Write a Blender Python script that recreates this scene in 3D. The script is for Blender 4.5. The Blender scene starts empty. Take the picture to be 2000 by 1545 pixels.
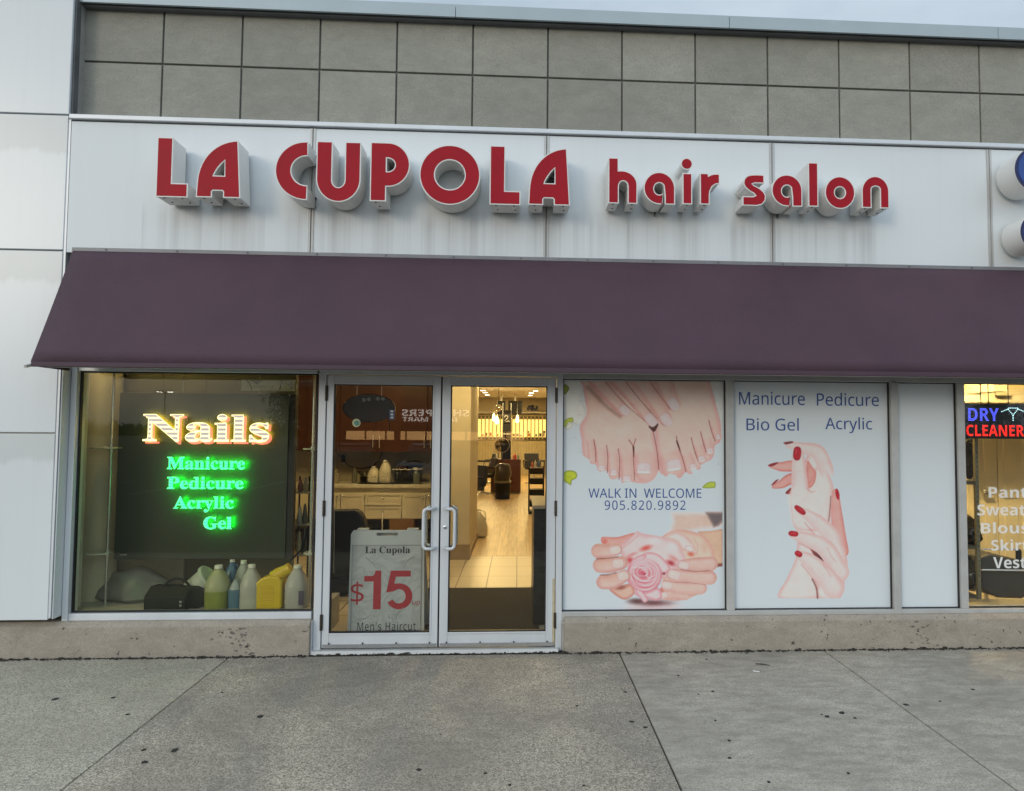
import bpy, math, random
import numpy as np
from mathutils import Vector, Matrix
R = math.radians
random.seed(7)
SC = bpy.context.scene
COL = SC.collection

# ---------------------------------------------------------------- camera
F, PX, PY = 1350.0, 1089.75, 772.5           # focal length and principal point in pixels of a 2000 px wide frame
YAW, PITCH, ROLL = R(3.2734), R(2.8015), R(0.391)
CAM = np.array([0.0, -5.6, 1.765])
def _rot(y, p, r):
    cy, sy, cp, sp, cr, sr = math.cos(y), math.sin(y), math.cos(p), math.sin(p), math.cos(r), math.sin(r)
    f = np.array([sy*cp, cy*cp, sp]); rt = np.array([cy, -sy, 0.0]); up = np.cross(rt, f)
    return cr*rt + sr*up, -sr*rt + cr*up, f
RT, UP, FW = _rot(YAW, PITCH, ROLL)
cd = bpy.data.cameras.new('camera'); cam = bpy.data.objects.new('camera', cd); COL.objects.link(cam)
M4 = Matrix(((RT[0], UP[0], -FW[0], CAM[0]), (RT[1], UP[1], -FW[1], CAM[1]), (RT[2], UP[2], -FW[2], CAM[2]), (0, 0, 0, 1)))
cam.matrix_world = M4
cd.sensor_fit = 'HORIZONTAL'; cd.sensor_width = 36.0; cd.lens = F/2000*36.0
cd.shift_x = -(PX-1000)/2000.0; cd.shift_y = (PY-772.5)/2000.0
cd.clip_start = 0.05; cd.clip_end = 3000
SC.camera = cam

# ---------------------------------------------------------------- sky, sun, exposure
SUN_AZ, SUN_EL = R(-37.5), R(13.5)               # sun low behind the camera, to its left
W = bpy.data.worlds.new('World'); SC.world = W; W.use_nodes = True
nt = W.node_tree; nt.nodes.clear()
out = nt.nodes.new('ShaderNodeOutputWorld'); bg = nt.nodes.new('ShaderNodeBackground')
sky = nt.nodes.new('ShaderNodeTexSky'); sky.sky_type = 'NISHITA'; sky.sun_disc = False
sky.sun_elevation = SUN_EL; sky.sun_rotation = R(180)+SUN_AZ*-1; sky.air_density = 1.0; sky.dust_density = 4.0; sky.ozone_density = 2.0
tc = nt.nodes.new('ShaderNodeTexCoord'); mp = nt.nodes.new('ShaderNodeMapping'); mp.inputs['Scale'].default_value = (1.2, 1.2, 3.2)
nz = nt.nodes.new('ShaderNodeTexNoise'); nz.inputs['Scale'].default_value = 2.6; nz.inputs['Detail'].default_value = 7; nz.inputs['Roughness'].default_value = .55
rp = nt.nodes.new('ShaderNodeValToRGB')
rp.color_ramp.elements[0].position = .32; rp.color_ramp.elements[0].color = (4.15, 5.05, 5.85, 1)
rp.color_ramp.elements[1].position = .7; rp.color_ramp.elements[1].color = (5.95, 6.75, 7.5, 1)
mx = nt.nodes.new('ShaderNodeMixRGB'); mx.inputs[0].default_value = .84   # cloud cover over the clear sky
nt.links.new(tc.outputs['Generated'], mp.inputs['Vector']); nt.links.new(mp.outputs['Vector'], nz.inputs['Vector'])
nt.links.new(nz.outputs['Fac'], rp.inputs['Fac']); nt.links.new(sky.outputs[0], mx.inputs[1]); nt.links.new(rp.outputs['Color'], mx.inputs[2])
sz = nt.nodes.new('ShaderNodeSeparateXYZ'); nt.links.new(tc.outputs['Generated'], sz.inputs[0])   # an overcast sky is brighter overhead
mr = nt.nodes.new('ShaderNodeMapRange'); mr.inputs['From Min'].default_value = 0.0; mr.inputs['From Max'].default_value = 1.0; mr.inputs['To Min'].default_value = .72; mr.inputs['To Max'].default_value = 1.75
nt.links.new(sz.outputs['Z'], mr.inputs['Value'])
mg = nt.nodes.new('ShaderNodeMixRGB'); mg.blend_type = 'MULTIPLY'; mg.inputs[0].default_value = 1.0
nt.links.new(mx.outputs[0], mg.inputs[1]); nt.links.new(mr.outputs[0], mg.inputs[2])
my = nt.nodes.new('ShaderNodeMapRange'); my.inputs['From Min'].default_value = -1.0; my.inputs['From Max'].default_value = 1.0; my.inputs['To Min'].default_value = 1.22; my.inputs['To Max'].default_value = .62
nt.links.new(sz.outputs['Y'], my.inputs['Value'])                     # and brighter on the side of the low sun
mh = nt.nodes.new('ShaderNodeMixRGB'); mh.blend_type = 'MULTIPLY'; mh.inputs[0].default_value = 1.0
nt.links.new(mg.outputs[0], mh.inputs[1]); nt.links.new(my.outputs[0], mh.inputs[2])
nt.links.new(mh.outputs[0], bg.inputs['Color']); bg.inputs['Strength'].default_value = 0.145
nt.links.new(bg.outputs[0], out.inputs[0])
sl = bpy.data.lights.new('sun', 'SUN'); sl.energy = 0.5; sl.angle = R(15); sl.color = (1.0, .9, .76)
so = bpy.data.objects.new('sun', sl); COL.objects.link(so)
sd = Vector((math.sin(SUN_AZ)*math.cos(SUN_EL), -math.cos(SUN_AZ)*math.cos(SUN_EL), math.sin(SUN_EL)))
so.rotation_euler = sd.to_track_quat('Z', 'Y').to_euler(); so.location = (-20, -30, 20)
SC.view_settings.view_transform = 'Standard'; SC.view_settings.look = 'None'; SC.view_settings.exposure = 0.0; SC.view_settings.gamma = 1.0
SC.cycles.max_bounces = 8; SC.cycles.transparent_max_bounces = 16; SC.cycles.caustics_reflective = False; SC.cycles.caustics_refractive = False
SC.cycles.sample_clamp_indirect = 4.0

# ---------------------------------------------------------------- survey: a point seen at pixel (px, py) on the plane y = Y, or on level z
def ray(px, py): return RT*((px-PX)/F) - UP*((py-PY)/F) + FW
def at(px, py, Y=0.0):
    d = ray(px, py); return CAM + d*((Y-CAM[1])/d[1])
def gz(px, py, z=0.0):
    d = ray(px, py); return CAM + d*((z-CAM[2])/d[2])
def X(px, py=1000, Y=0.0): return float(at(px, py, Y)[0])
def Z(px, py, Y=0.0): return float(at(px, py, Y)[2])

# ---------------------------------------------------------------- mesh builder
class MB:
    def __init__(s): s.v = []; s.f = []; s.m = []; s.mi = 0
    def add(s, vs, fs):
        o = len(s.v); s.v += [tuple(float(c) for c in p) for p in vs]; s.f += [tuple(i+o for i in f) for f in fs]; s.m += [s.mi]*len(fs); return s
    def box(s, x0, x1, y0, y1, z0, z1):
        if x0 > x1: x0, x1 = x1, x0
        if y0 > y1: y0, y1 = y1, y0
        if z0 > z1: z0, z1 = z1, z0
        return s.add([(x0,y0,z0),(x1,y0,z0),(x1,y1,z0),(x0,y1,z0),(x0,y0,z1),(x1,y0,z1),(x1,y1,z1),(x0,y1,z1)],
                     [(0,3,2,1),(4,5,6,7),(0,1,5,4),(1,2,6,5),(2,3,7,6),(3,0,4,7)])
    def prism(s, pts, y0, y1):                       # outline in x, z pushed along y
        n = len(pts); a = sum(pts[i][0]*pts[(i+1)%n][1]-pts[(i+1)%n][0]*pts[i][1] for i in range(n))
        if a < 0: pts = pts[::-1]
        vs = [(p[0], y0, p[1]) for p in pts]+[(p[0], y1, p[1]) for p in pts]
        return s.add(vs, [tuple(range(n)), tuple(range(2*n-1, n-1, -1))]+[(i, i+n, (i+1)%n+n, (i+1)%n) for i in range(n)])
    def prism_z(s, pts, z0, z1):                     # outline in x, y pushed along z
        n = len(pts); a = sum(pts[i][0]*pts[(i+1)%n][1]-pts[(i+1)%n][0]*pts[i][1] for i in range(n))
        if a < 0: pts = pts[::-1]
        vs = [(p[0], p[1], z0) for p in pts]+[(p[0], p[1], z1) for p in pts]
        return s.add(vs, [tuple(range(n-1, -1, -1)), tuple(range(n, 2*n))]+[(i, (i+1)%n, (i+1)%n+n, i+n) for i in range(n)])
    def prism_x(s, pts, x0, x1):                     # outline in y, z pushed along x
        n = len(pts); a = sum(pts[i][0]*pts[(i+1)%n][1]-pts[(i+1)%n][0]*pts[i][1] for i in range(n))
        if a < 0: pts = pts[::-1]
        vs = [(x0, p[0], p[1]) for p in pts]+[(x1, p[0], p[1]) for p in pts]
        return s.add(vs, [tuple(range(n-1, -1, -1)), tuple(range(n, 2*n))]+[(i, (i+1)%n, (i+1)%n+n, i+n) for i in range(n)])
    def tube(s, pts, r, n=8, closed=False):
        P = [Vector(p) for p in pts]; k = len(P); rings = []
        rr = r if isinstance(r, (list, tuple)) else [r]*k
        ref = None
        for i in range(k):
            a = P[(i-1) % k] if (closed or i > 0) else P[i]; b = P[(i+1) % k] if (closed or i < k-1) else P[i]
            t = (b-a).normalized()
            if ref is None: ref = Vector((0,0,1)) if abs(t.z) < .9 else Vector((1,0,0))
            u = t.cross(ref); u = u.normalized() if u.length > 1e-6 else t.orthogonal().normalized(); w = u.cross(t); ref = w
            rings.append([P[i]+(u*math.cos(2*math.pi*j/n)+w*math.sin(2*math.pi*j/n))*rr[i] for j in range(n)])
        vs = [v for q in rings for v in q]; fs = []
        for i in range(k if closed else k-1):
            a, b = i*n, ((i+1) % k)*n
            fs += [(a+j, a+(j+1)%n, b+(j+1)%n, b+j) for j in range(n)]
        if not closed: fs += [tuple(range(n-1, -1, -1)), tuple(range((k-1)*n, k*n))]
        return s.add(vs, fs)
    def lathe(s, prof, c=(0,0,0), n=20, sx=1, sy=1, rot=None):          # profile of (radius, z), closed at both ends
        vs = []; fs = []
        for (r, z) in prof:
            for j in range(n):
                p = Vector((r*sx*math.cos(2*math.pi*j/n), r*sy*math.sin(2*math.pi*j/n), z))
                if rot is not None: p = rot @ p
                vs.append((p.x+c[0], p.y+c[1], p.z+c[2]))
        for i in range(len(prof)-1):
            a, b = i*n, (i+1)*n
            fs += [(a+j, a+(j+1)%n, b+(j+1)%n, b+j) for j in range(n)]
        fs += [tuple(range(n-1, -1, -1)), tuple(range((len(prof)-1)*n, len(prof)*n))]
        return s.add(vs, fs)
    def ball(s, c, rx, ry=None, rz=None, n=14, m=9):
        ry = ry or rx; rz = rz or rx
        prof = [(math.sin(math.pi*i/m), -math.cos(math.pi*i/m)) for i in range(m+1)]
        prof = [(max(a, .02), b) for a, b in prof]
        return s.lathe([(a, b*rz) for a, b in prof], c, n, rx, ry)
    def disc(s, c, r, n=20, axis='y', d=.005):
        ring = [(math.cos(2*math.pi*j/n)*r, math.sin(2*math.pi*j/n)*r) for j in range(n)]
        if axis == 'y': return s.prism([(c[0]+a, c[2]+b) for a, b in ring], c[1], c[1]+d)
        if axis == 'x': return s.prism_x([(c[1]+a, c[2]+b) for a, b in ring], c[0], c[0]+d)
        return s.prism_z([(c[0]+a, c[1]+b) for a, b in ring], c[2], c[2]+d)
    def xform(s, fn): s.v = [tuple(fn(Vector(p))) for p in s.v]; return s

ORG = {}
def tag(o, label=None, cat=None, group=None, kind=None):
    if label: o['label'] = label
    if cat: o['category'] = cat
    if group: o['group'] = group
    if kind: o['kind'] = kind
    return o
def empty(name, loc, label, cat, group=None, rz=0):
    o = bpy.data.objects.new(name, None); COL.objects.link(o); o.empty_display_size = .1
    o.location = loc; o.rotation_euler = (0, 0, rz); ORG[o.name] = Vector(loc)
    return tag(o, label, cat, group)
SEP = {'joint_trim','scuff_mark','spalled_patch','screw','drain_hole','post','hanging_wire','suspension_wire','hinge_clip','hanging_cord','price_slot','blade','spout_ring','hair_tools','slot','black_cable'}
def pieces(mb):
    f = list(range(len(mb.v)))
    def root(i):
        while f[i] != i: f[i] = f[f[i]]; i = f[i]
        return i
    for q in mb.f:
        for i in q[1:]: f[root(i)] = root(q[0])
    g = {}
    for q in mb.f: g.setdefault(root(q[0]), []).append(q)
    out = []
    for k, fs in g.items():
        ids = sorted({i for q in fs for i in q}); mp = {i: n for n, i in enumerate(ids)}; m = MB(); m.add([mb.v[i] for i in ids], [tuple(mp[i] for i in q) for q in fs]); out.append(m)
    return out
def obj(name, mb, mat, parent=None, loc=None, bevel=0, smooth=None, seg=2):
    if name in SEP and parent is not None:
        ps = pieces(mb)
        if len(ps) > 1:
            for p in ps: o = obj(name, p, mat, parent, loc, bevel, smooth, seg)
            return o
    org = ORG[parent.name] if parent is not None else Vector(loc if loc is not None else (0,0,0))
    me = bpy.data.meshes.new(name); me.from_pydata([tuple(Vector(v)-org) for v in mb.v], [], mb.f)
    mats = mat if isinstance(mat, (list, tuple)) else [mat]
    for q in mats: me.materials.append(q)
    if len(mats) > 1: me.polygons.foreach_set('material_index', mb.m)
    me.validate(); me.update()
    o = bpy.data.objects.new(name, me); COL.objects.link(o)
    if parent is not None: o.parent = parent
    else: o.location = org
    ORG[o.name] = org
    if bevel:
        b = o.modifiers.new('bevel', 'BEVEL'); b.width = bevel; b.segments = seg; b.limit_method = 'ANGLE'; b.angle_limit = R(40)
    if smooth:
        for p in me.polygons: p.use_smooth = True
        if smooth == 'auto' or bevel == 0:
            es = o.modifiers.new('edges', 'EDGE_SPLIT'); es.split_angle = R(38)
    return o
def children(o): return [c for c in bpy.data.objects if c.parent == o]
def dup(root, loc, rz=None, label=None):
    def rec(o, par):
        c = o.copy(); COL.objects.link(c)
        if par is not None: c.parent = par
        for ch in children(o): rec(ch, c)
        return c
    c = rec(root, None); c.location = loc; ORG[c.name] = Vector(loc)
    if rz is not None: c.rotation_euler = (0, 0, rz)
    if label: c['label'] = label
    return c

# ---------------------------------------------------------------- materials
MATS = {}
def newmat(name):
    m = bpy.data.materials.new(name); m.use_nodes = True; n = m.node_tree; n.nodes.clear()
    o = n.nodes.new('ShaderNodeOutputMaterial'); b = n.nodes.new('ShaderNodeBsdfPrincipled'); n.links.new(b.outputs[0], o.inputs[0])
    return m, n, b
def nd(n, t, **kw):
    q = n.nodes.new(t)
    for k, v in kw.items():
        if k in q.inputs: q.inputs[k].default_value = v
        else: setattr(q, k, v)
    return q
def c4(c): return (c[0], c[1], c[2], 1)
def mat(name, col, rough=.6, metal=0, var=.12, vs=6.0, bump=0, bs=60.0, spec=.5, coat=0, sheen=0, stretch=(1,1,1), trans=0):
    if name in MATS: return MATS[name]
    m, n, b = newmat(name)
    tcn = nd(n, 'ShaderNodeTexCoord'); mpn = nd(n, 'ShaderNodeMapping'); mpn.inputs['Scale'].default_value = stretch
    n.links.new(tcn.outputs['Object'], mpn.inputs['Vector'])
    a = nd(n, 'ShaderNodeTexNoise', Scale=vs, Detail=6.0, Roughness=.6); n.links.new(mpn.outputs[0], a.inputs['Vector'])
    r = nd(n, 'ShaderNodeValToRGB'); r.color_ramp.elements[0].position = .3; r.color_ramp.elements[1].position = .7
    r.color_ramp.elements[0].color = c4([x*(1-var) for x in col]); r.color_ramp.elements[1].color = c4([min(1, x*(1+var)) for x in col])
    n.links.new(a.outputs['Fac'], r.inputs['Fac']); n.links.new(r.outputs['Color'], b.inputs['Base Color'])
    rr = nd(n, 'ShaderNodeMapRange'); rr.inputs['To Min'].default_value = max(.03, rough-.08); rr.inputs['To Max'].default_value = min(1, rough+.08)
    n.links.new(a.outputs['Fac'], rr.inputs['Value']); n.links.new(rr.outputs[0], b.inputs['Roughness'])
    b.inputs['Metallic'].default_value = metal; b.inputs['Specular IOR Level'].default_value = spec
    if coat: b.inputs['Coat Weight'].default_value = coat
    if sheen: b.inputs['Sheen Weight'].default_value = sheen; b.inputs['Sheen Roughness'].default_value = .4
    if trans: b.inputs['Transmission Weight'].default_value = trans
    if bump:
        nb = nd(n, 'ShaderNodeTexNoise', Scale=bs, Detail=4.0); n.links.new(mpn.outputs[0], nb.inputs['Vector'])
        bp = nd(n, 'ShaderNodeBump', Strength=bump, Distance=.01); n.links.new(nb.outputs['Fac'], bp.inputs['Height']); n.links.new(bp.outputs[0], b.inputs['Normal'])
    MATS[name] = m; return m
def emit(name, col, strength, base=(.5,.5,.5)):
    if name in MATS: return MATS[name]
    m, n, b = newmat(name); b.inputs['Base Color'].default_value = c4(base); b.inputs['Emission Color'].default_value = c4(col); b.inputs['Emission Strength'].default_value = strength*1.34
    MATS[name] = m; return m
def glassmat(name, tint=(.95,.965,.95), f0=.032, rough=0.0):
    m = bpy.data.materials.new(name); m.use_nodes = True; n = m.node_tree; n.nodes.clear()
    o = nd(n, 'ShaderNodeOutputMaterial'); lw = nd(n, 'ShaderNodeLayerWeight', Blend=.5); pw = nd(n, 'ShaderNodeMath', operation='POWER'); pw.inputs[1].default_value = 5.0
    ma = nd(n, 'ShaderNodeMath', operation='MULTIPLY_ADD'); ma.inputs[1].default_value = 1-f0; ma.inputs[2].default_value = f0; ma.use_clamp = True
    t = nd(n, 'ShaderNodeBsdfTransparent'); t.inputs['Color'].default_value = c4(tint); g = nd(n, 'ShaderNodeBsdfGlossy'); g.inputs['Roughness'].default_value = rough
    mxs = nd(n, 'ShaderNodeMixShader'); n.links.new(lw.outputs['Facing'], pw.inputs[0]); n.links.new(pw.outputs[0], ma.inputs[0]); n.links.new(ma.outputs[0], mxs.inputs[0]); n.links.new(t.outputs[0], mxs.inputs[1]); n.links.new(g.outputs[0], mxs.inputs[2]); n.links.new(mxs.outputs[0], o.inputs[0])
    return m
GLASS = glassmat('window glass'); GLOWGLASS = glassmat('glow-tinted window glass', (.945,.95,.87))  # left pane's tint stands in for the coloured light behind it
CLEARPLASTIC = glassmat('clear plastic', (.80,.83,.81), .06, .15)

def concrete(name, lo, mid, hi, sc, bump=.35, patch=.5, patchcol=(.16,.155,.15), pit=0.0, mott=.10):
    m, n, b = newmat(name)
    t = nd(n, 'ShaderNodeTexCoord')
    v = nd(n, 'ShaderNodeTexVoronoi', Scale=sc, feature='F1'); v.inputs['Randomness'].default_value = 1
    a = nd(n, 'ShaderNodeTexNoise', Scale=sc*1.1, Detail=5.0, Roughness=.75)
    big = nd(n, 'ShaderNodeTexNoise', Scale=1.15, Detail=9.0, Roughness=.68, Distortion=.5)
    for q in (v, a, big): n.links.new(t.outputs['Object'], q.inputs['Vector'])
    sep = nd(n, 'ShaderNodeSeparateColor'); n.links.new(v.outputs['Color'], sep.inputs[0])
    mxv = nd(n, 'ShaderNodeMix', data_type='FLOAT'); mxv.inputs[0].default_value = .55; n.links.new(sep.outputs[0], mxv.inputs[2]); n.links.new(a.outputs['Fac'], mxv.inputs[3])
    r = nd(n, 'ShaderNodeValToRGB'); e = r.color_ramp.elements; e[0].position = .27; e[0].color = c4(lo); e[1].position = .74; e[1].color = c4(hi); k = e.new(.47); k.color = c4(mid)
    n.links.new(mxv.outputs[0], r.inputs['Fac'])
    br = nd(n, 'ShaderNodeValToRGB'); br.color_ramp.elements[0].position = .38; br.color_ramp.elements[0].color = (patch,)*3+(1,); br.color_ramp.elements[1].position = .68; br.color_ramp.elements[1].color = (0,0,0,1)
    n.links.new(big.outputs['Fac'], br.inputs['Fac'])
    mm = nd(n, 'ShaderNodeMixRGB'); n.links.new(br.outputs['Color'], mm.inputs[0]); n.links.new(r.outputs['Color'], mm.inputs[1]); mm.inputs[2].default_value = c4(patchcol)
    mpd = nd(n, 'ShaderNodeMapping'); mpd.inputs['Rotation'].default_value = (0, 0, R(35)); mpd.inputs['Scale'].default_value = (1, 2.6, 2); n.links.new(t.outputs['Object'], mpd.inputs[0])
    mid = nd(n, 'ShaderNodeTexNoise', Scale=5.5, Detail=7.0, Roughness=.7, Distortion=.3); n.links.new(mpd.outputs[0], mid.inputs['Vector'])
    mrr = nd(n, 'ShaderNodeMapRange'); mrr.inputs['From Min'].default_value = .3; mrr.inputs['From Max'].default_value = .72; mrr.inputs['To Min'].default_value = 1-mott; mrr.inputs['To Max'].default_value = 1+mott*1.25; n.links.new(mid.outputs['Fac'], mrr.inputs['Value'])
    mot = nd(n, 'ShaderNodeMixRGB', blend_type='MULTIPLY'); mot.inputs[0].default_value = 1; n.links.new(mm.outputs[0], mot.inputs[1]); n.links.new(mrr.outputs[0], mot.inputs[2])
    last = mot.outputs[0]
    h = mxv.outputs[0]
    if pit:
        pv = nd(n, 'ShaderNodeTexNoise', Scale=26.0, Detail=2.0); n.links.new(t.outputs['Object'], pv.inputs['Vector'])
        pr = nd(n, 'ShaderNodeValToRGB'); pr.color_ramp.elements[0].position = .70; pr.color_ramp.elements[0].color = (0,0,0,1); pr.color_ramp.elements[1].position = .735; pr.color_ramp.elements[1].color = (pit,pit,pit,1)
        n.links.new(pv.outputs['Fac'], pr.inputs['Fac'])
        m2 = nd(n, 'ShaderNodeMixRGB'); n.links.new(pr.outputs['Color'], m2.inputs[0]); n.links.new(last, m2.inputs[1]); m2.inputs[2].default_value = (.06,.05,.045,1); last = m2.outputs[0]
        s2 = nd(n, 'ShaderNodeMath', operation='SUBTRACT'); n.links.new(h, s2.inputs[0]); n.links.new(pr.outputs['Color'], s2.inputs[1]); h = s2.outputs[0]
    n.links.new(last, b.inputs['Base Color']); b.inputs['Roughness'].default_value = .85; b.inputs['Specular IOR Level'].default_value = .3
    bp = nd(n, 'ShaderNodeBump', Strength=bump, Distance=.004); n.links.new(h, bp.inputs['Height']); n.links.new(bp.outputs[0], b.inputs['Normal'])
    MATS[name] = m; return m
def panelmat(name, col, streak=.25, rough=.38, drips=None, metal=.0):
    """painted metal cladding with rain streaks: noise stretched down the wall"""
    m, n, b = newmat(name); t = nd(n, 'ShaderNodeTexCoord')
    m1 = nd(n, 'ShaderNodeMapping'); m1.inputs['Scale'].default_value = (9, 1, .35); n.links.new(t.outputs['Object'], m1.inputs['Vector'])
    s1 = nd(n, 'ShaderNodeTexNoise', Scale=1.6, Detail=6.0, Roughness=.6); n.links.new(m1.outputs[0], s1.inputs['Vector'])
    big = nd(n, 'ShaderNodeTexNoise', Scale=.8, Detail=5.0); n.links.new(t.outputs['Object'], big.inputs['Vector'])
    r1 = nd(n, 'ShaderNodeValToRGB'); r1.color_ramp.elements[0].position = .50; r1.color_ramp.elements[0].color = (0,0,0,1); r1.color_ramp.elements[1].position = .8; r1.color_ramp.elements[1].color = (streak,)*3+(1,)
    n.links.new(s1.outputs['Fac'], r1.inputs['Fac'])
    mm = nd(n, 'ShaderNodeMixRGB'); n.links.new(r1.outputs['Color'], mm.inputs[0]); mm.inputs[1].default_value = c4(col); mm.inputs[2].default_value = (.30,.31,.31,1)
    mb2 = nd(n, 'ShaderNodeMapRange'); mb2.inputs['To Min'].default_value = .93; mb2.inputs['To Max'].default_value = 1.05; n.links.new(big.outputs['Fac'], mb2.inputs['Value'])
    mu = nd(n, 'ShaderNodeMixRGB', blend_type='MULTIPLY'); mu.inputs[0].default_value = 1; n.links.new(mm.outputs[0], mu.inputs[1]); n.links.new(mb2.outputs[0], mu.inputs[2])
    last = mu.outputs[0]
    if drips:                      # rain-washed dirt below the letters: fades down from z = drips[0] to drips[1]
        sp = nd(n, 'ShaderNodeSeparateXYZ'); n.links.new(t.outputs['Object'], sp.inputs[0])
        g1 = nd(n, 'ShaderNodeMapRange'); g1.inputs['From Min'].default_value = drips[1]; g1.inputs['From Max'].default_value = drips[0]; g1.inputs['To Min'].default_value = .45; n.links.new(sp.outputs['Z'], g1.inputs['Value'])
        g2 = nd(n, 'ShaderNodeMapRange'); g2.inputs['From Min'].default_value = drips[0]+.04; g2.inputs['From Max'].default_value = drips[0]-.10; n.links.new(sp.outputs['Z'], g2.inputs['Value'])
        gx = nd(n, 'ShaderNodeMath', operation='COMPARE'); n.links.new(sp.outputs['X'], gx.inputs[0]); gx.inputs[1].default_value = drips[2]; gx.inputs[2].default_value = drips[3]
        m3 = nd(n, 'ShaderNodeMapping'); m3.inputs['Scale'].default_value = (6.5, 0, .03); n.links.new(t.outputs['Object'], m3.inputs['Vector'])
        s3 = nd(n, 'ShaderNodeTexNoise', Scale=1.0, Detail=5.0, Roughness=.7); n.links.new(m3.outputs[0], s3.inputs['Vector'])
        r3 = nd(n, 'ShaderNodeValToRGB'); r3.color_ramp.elements[0].position = .46; r3.color_ramp.elements[0].color = (0,0,0,1); r3.color_ramp.elements[1].position = .66; r3.color_ramp.elements[1].color = (.62,.62,.62,1); n.links.new(s3.outputs['Fac'], r3.inputs['Fac'])
        q1 = nd(n, 'ShaderNodeMath', operation='MULTIPLY'); n.links.new(g1.outputs[0], q1.inputs[0]); n.links.new(g2.outputs[0], q1.inputs[1])
        q2 = nd(n, 'ShaderNodeMath', operation='MULTIPLY'); n.links.new(q1.outputs[0], q2.inputs[0]); n.links.new(r3.outputs['Color'], q2.inputs[1])
        q3 = nd(n, 'ShaderNodeMath', operation='MULTIPLY'); n.links.new(q2.outputs[0], q3.inputs[0]); n.links.new(gx.outputs[0], q3.inputs[1])
        m4 = nd(n, 'ShaderNodeMixRGB'); n.links.new(q3.outputs[0], m4.inputs[0]); n.links.new(last, m4.inputs[1]); m4.inputs[2].default_value = (.36,.35,.34,1); last = m4.outputs[0]
    n.links.new(last, b.inputs['Base Color']); b.inputs['Roughness'].default_value = rough; b.inputs['Metallic'].default_value = metal
    MATS[name] = m; return m

M = dict(
    alu=mat('brushed aluminium', (.66,.69,.72), .42, .2, .07, 3, .03, 40, stretch=(1,1,.2)),
    alu2=mat('worn aluminium', (.50,.50,.48), .5, .2, .10, 5, .05, 40),
    gasket=mat('black rubber gasket', (.012,.012,.014), .55, 0, .1),
    hinge=mat('bronze hinge', (.07,.055,.04), .45, .5, .3, 30),
    steel=mat('polished steel', (.66,.68,.70), .22, .85, .05),
    block=concrete('split concrete block', (.275,.268,.230), (.335,.325,.278), (.395,.382,.328), 170, .35, .75, (.285,.285,.24)),
    joint=mat('block joint', (.12,.117,.103), .9, 0, .2, 20),
    coping=mat('grey coping metal', (.40,.47,.50), .42, .15, .05, 2),
    darkflash=mat('dark flashing', (.10,.105,.11), .6, 0, .2),
    fascia=panelmat('white sign band', (.60,.645,.69), .20, .5, None),
    pillar=panelmat('white cladding panel', (.69,.73,.75), .06, .3),
    retwhite=panelmat('white letter return', (.74,.735,.71), .25, .45),
    whiteedge=mat('white trim cap', (.78,.77,.74), .45, 0, .05),
    red=mat('red acrylic face', (.37,.009,.020), .5, 0, .10, 4, .02, 30, .18),
    blue=mat('blue acrylic face', (.02,.07,.30), .35, 0, .08),
    blue2=mat('pale blue acrylic face', (.16,.28,.55), .35, 0, .08),
    bluedark=mat('navy trim', (.012,.018,.10), .4, 0, .08),
    awning=mat('purple awning fabric', (.080,.045,.063), .6, 0, .15, 1.0, .5, 150, .22, 0, .08),
    lip=mat('awning hem', (.064,.034,.050), .65, 0, .15, 4),
    plinth=concrete('plinth concrete', (.28,.245,.20), (.365,.322,.265), (.44,.39,.32), 210, .35, .5, (.30,.265,.22), .85, .14),
    aggr=concrete('exposed aggregate pavement', (.135,.118,.093), (.36,.32,.253), (.68,.61,.49), 155, .7, .7, (.19,.172,.150)),
    smooth=concrete('smooth pavement concrete', (.25,.228,.19), (.40,.366,.303), (.545,.50,.418), 180, .4, .8, (.275,.252,.214), 0, .22),
    aggr2=concrete('pale exposed aggregate pavement', (.17,.154,.122), (.395,.36,.287), (.64,.59,.47), 165, .6, .5, (.265,.245,.20)),
    asphalt=concrete('car park asphalt', (.02,.02,.02), (.05,.05,.05), (.10,.10,.10), 120, .4, .3, (.04,.04,.04)),
    soil=mat('dark joint soil', (.045,.038,.03), .95, 0, .5, 40, .6, 90),
    gum=mat('old chewing gum', (.018,.017,.016), .8, 0, .3, 40),
    black=mat('black plastic', (.008,.008,.009), .5, 0, .2, 6, 0, 60, .25),
    blackm=mat('matt black', (.015,.015,.015), .7, 0, .2),
    leather=mat('black vinyl', (.008,.008,.009), .55, 0, .2, 8, .1, 60),
    cream=mat('cream painted wall', (.58,.52,.40), .7, 0, .05, 2),
    white=mat('white paint', (.74,.73,.70), .5, 0, .04, 3),
    whitefilm=mat('white window film', (.723,.780,.809), .45, 0, .0, 1),
    cab=mat('cream cabinet paint', (.62,.57,.46), .45, 0, .04),
    counter=mat('pale stone counter', (.60,.56,.47), .3, 0, .15, 14),
    redcab=mat('dark red cabinet', (.068,.025,.017), .35, 0, .15, 3),
    signgrey=mat('pale grey sign plastic', (.50,.49,.45), .5, 0, .05),
    redink=mat('red print', (.38,.022,.03), .55, 0, .03),
    blackink=mat('black print', (.02,.02,.022), .6, 0, .05),
    blueink=mat('blue vinyl lettering', (.030,.085,.31), .5, 0, .03),
    whiteink=mat('white vinyl lettering', (.80,.80,.78), .5, 0, .03),
)

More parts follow.
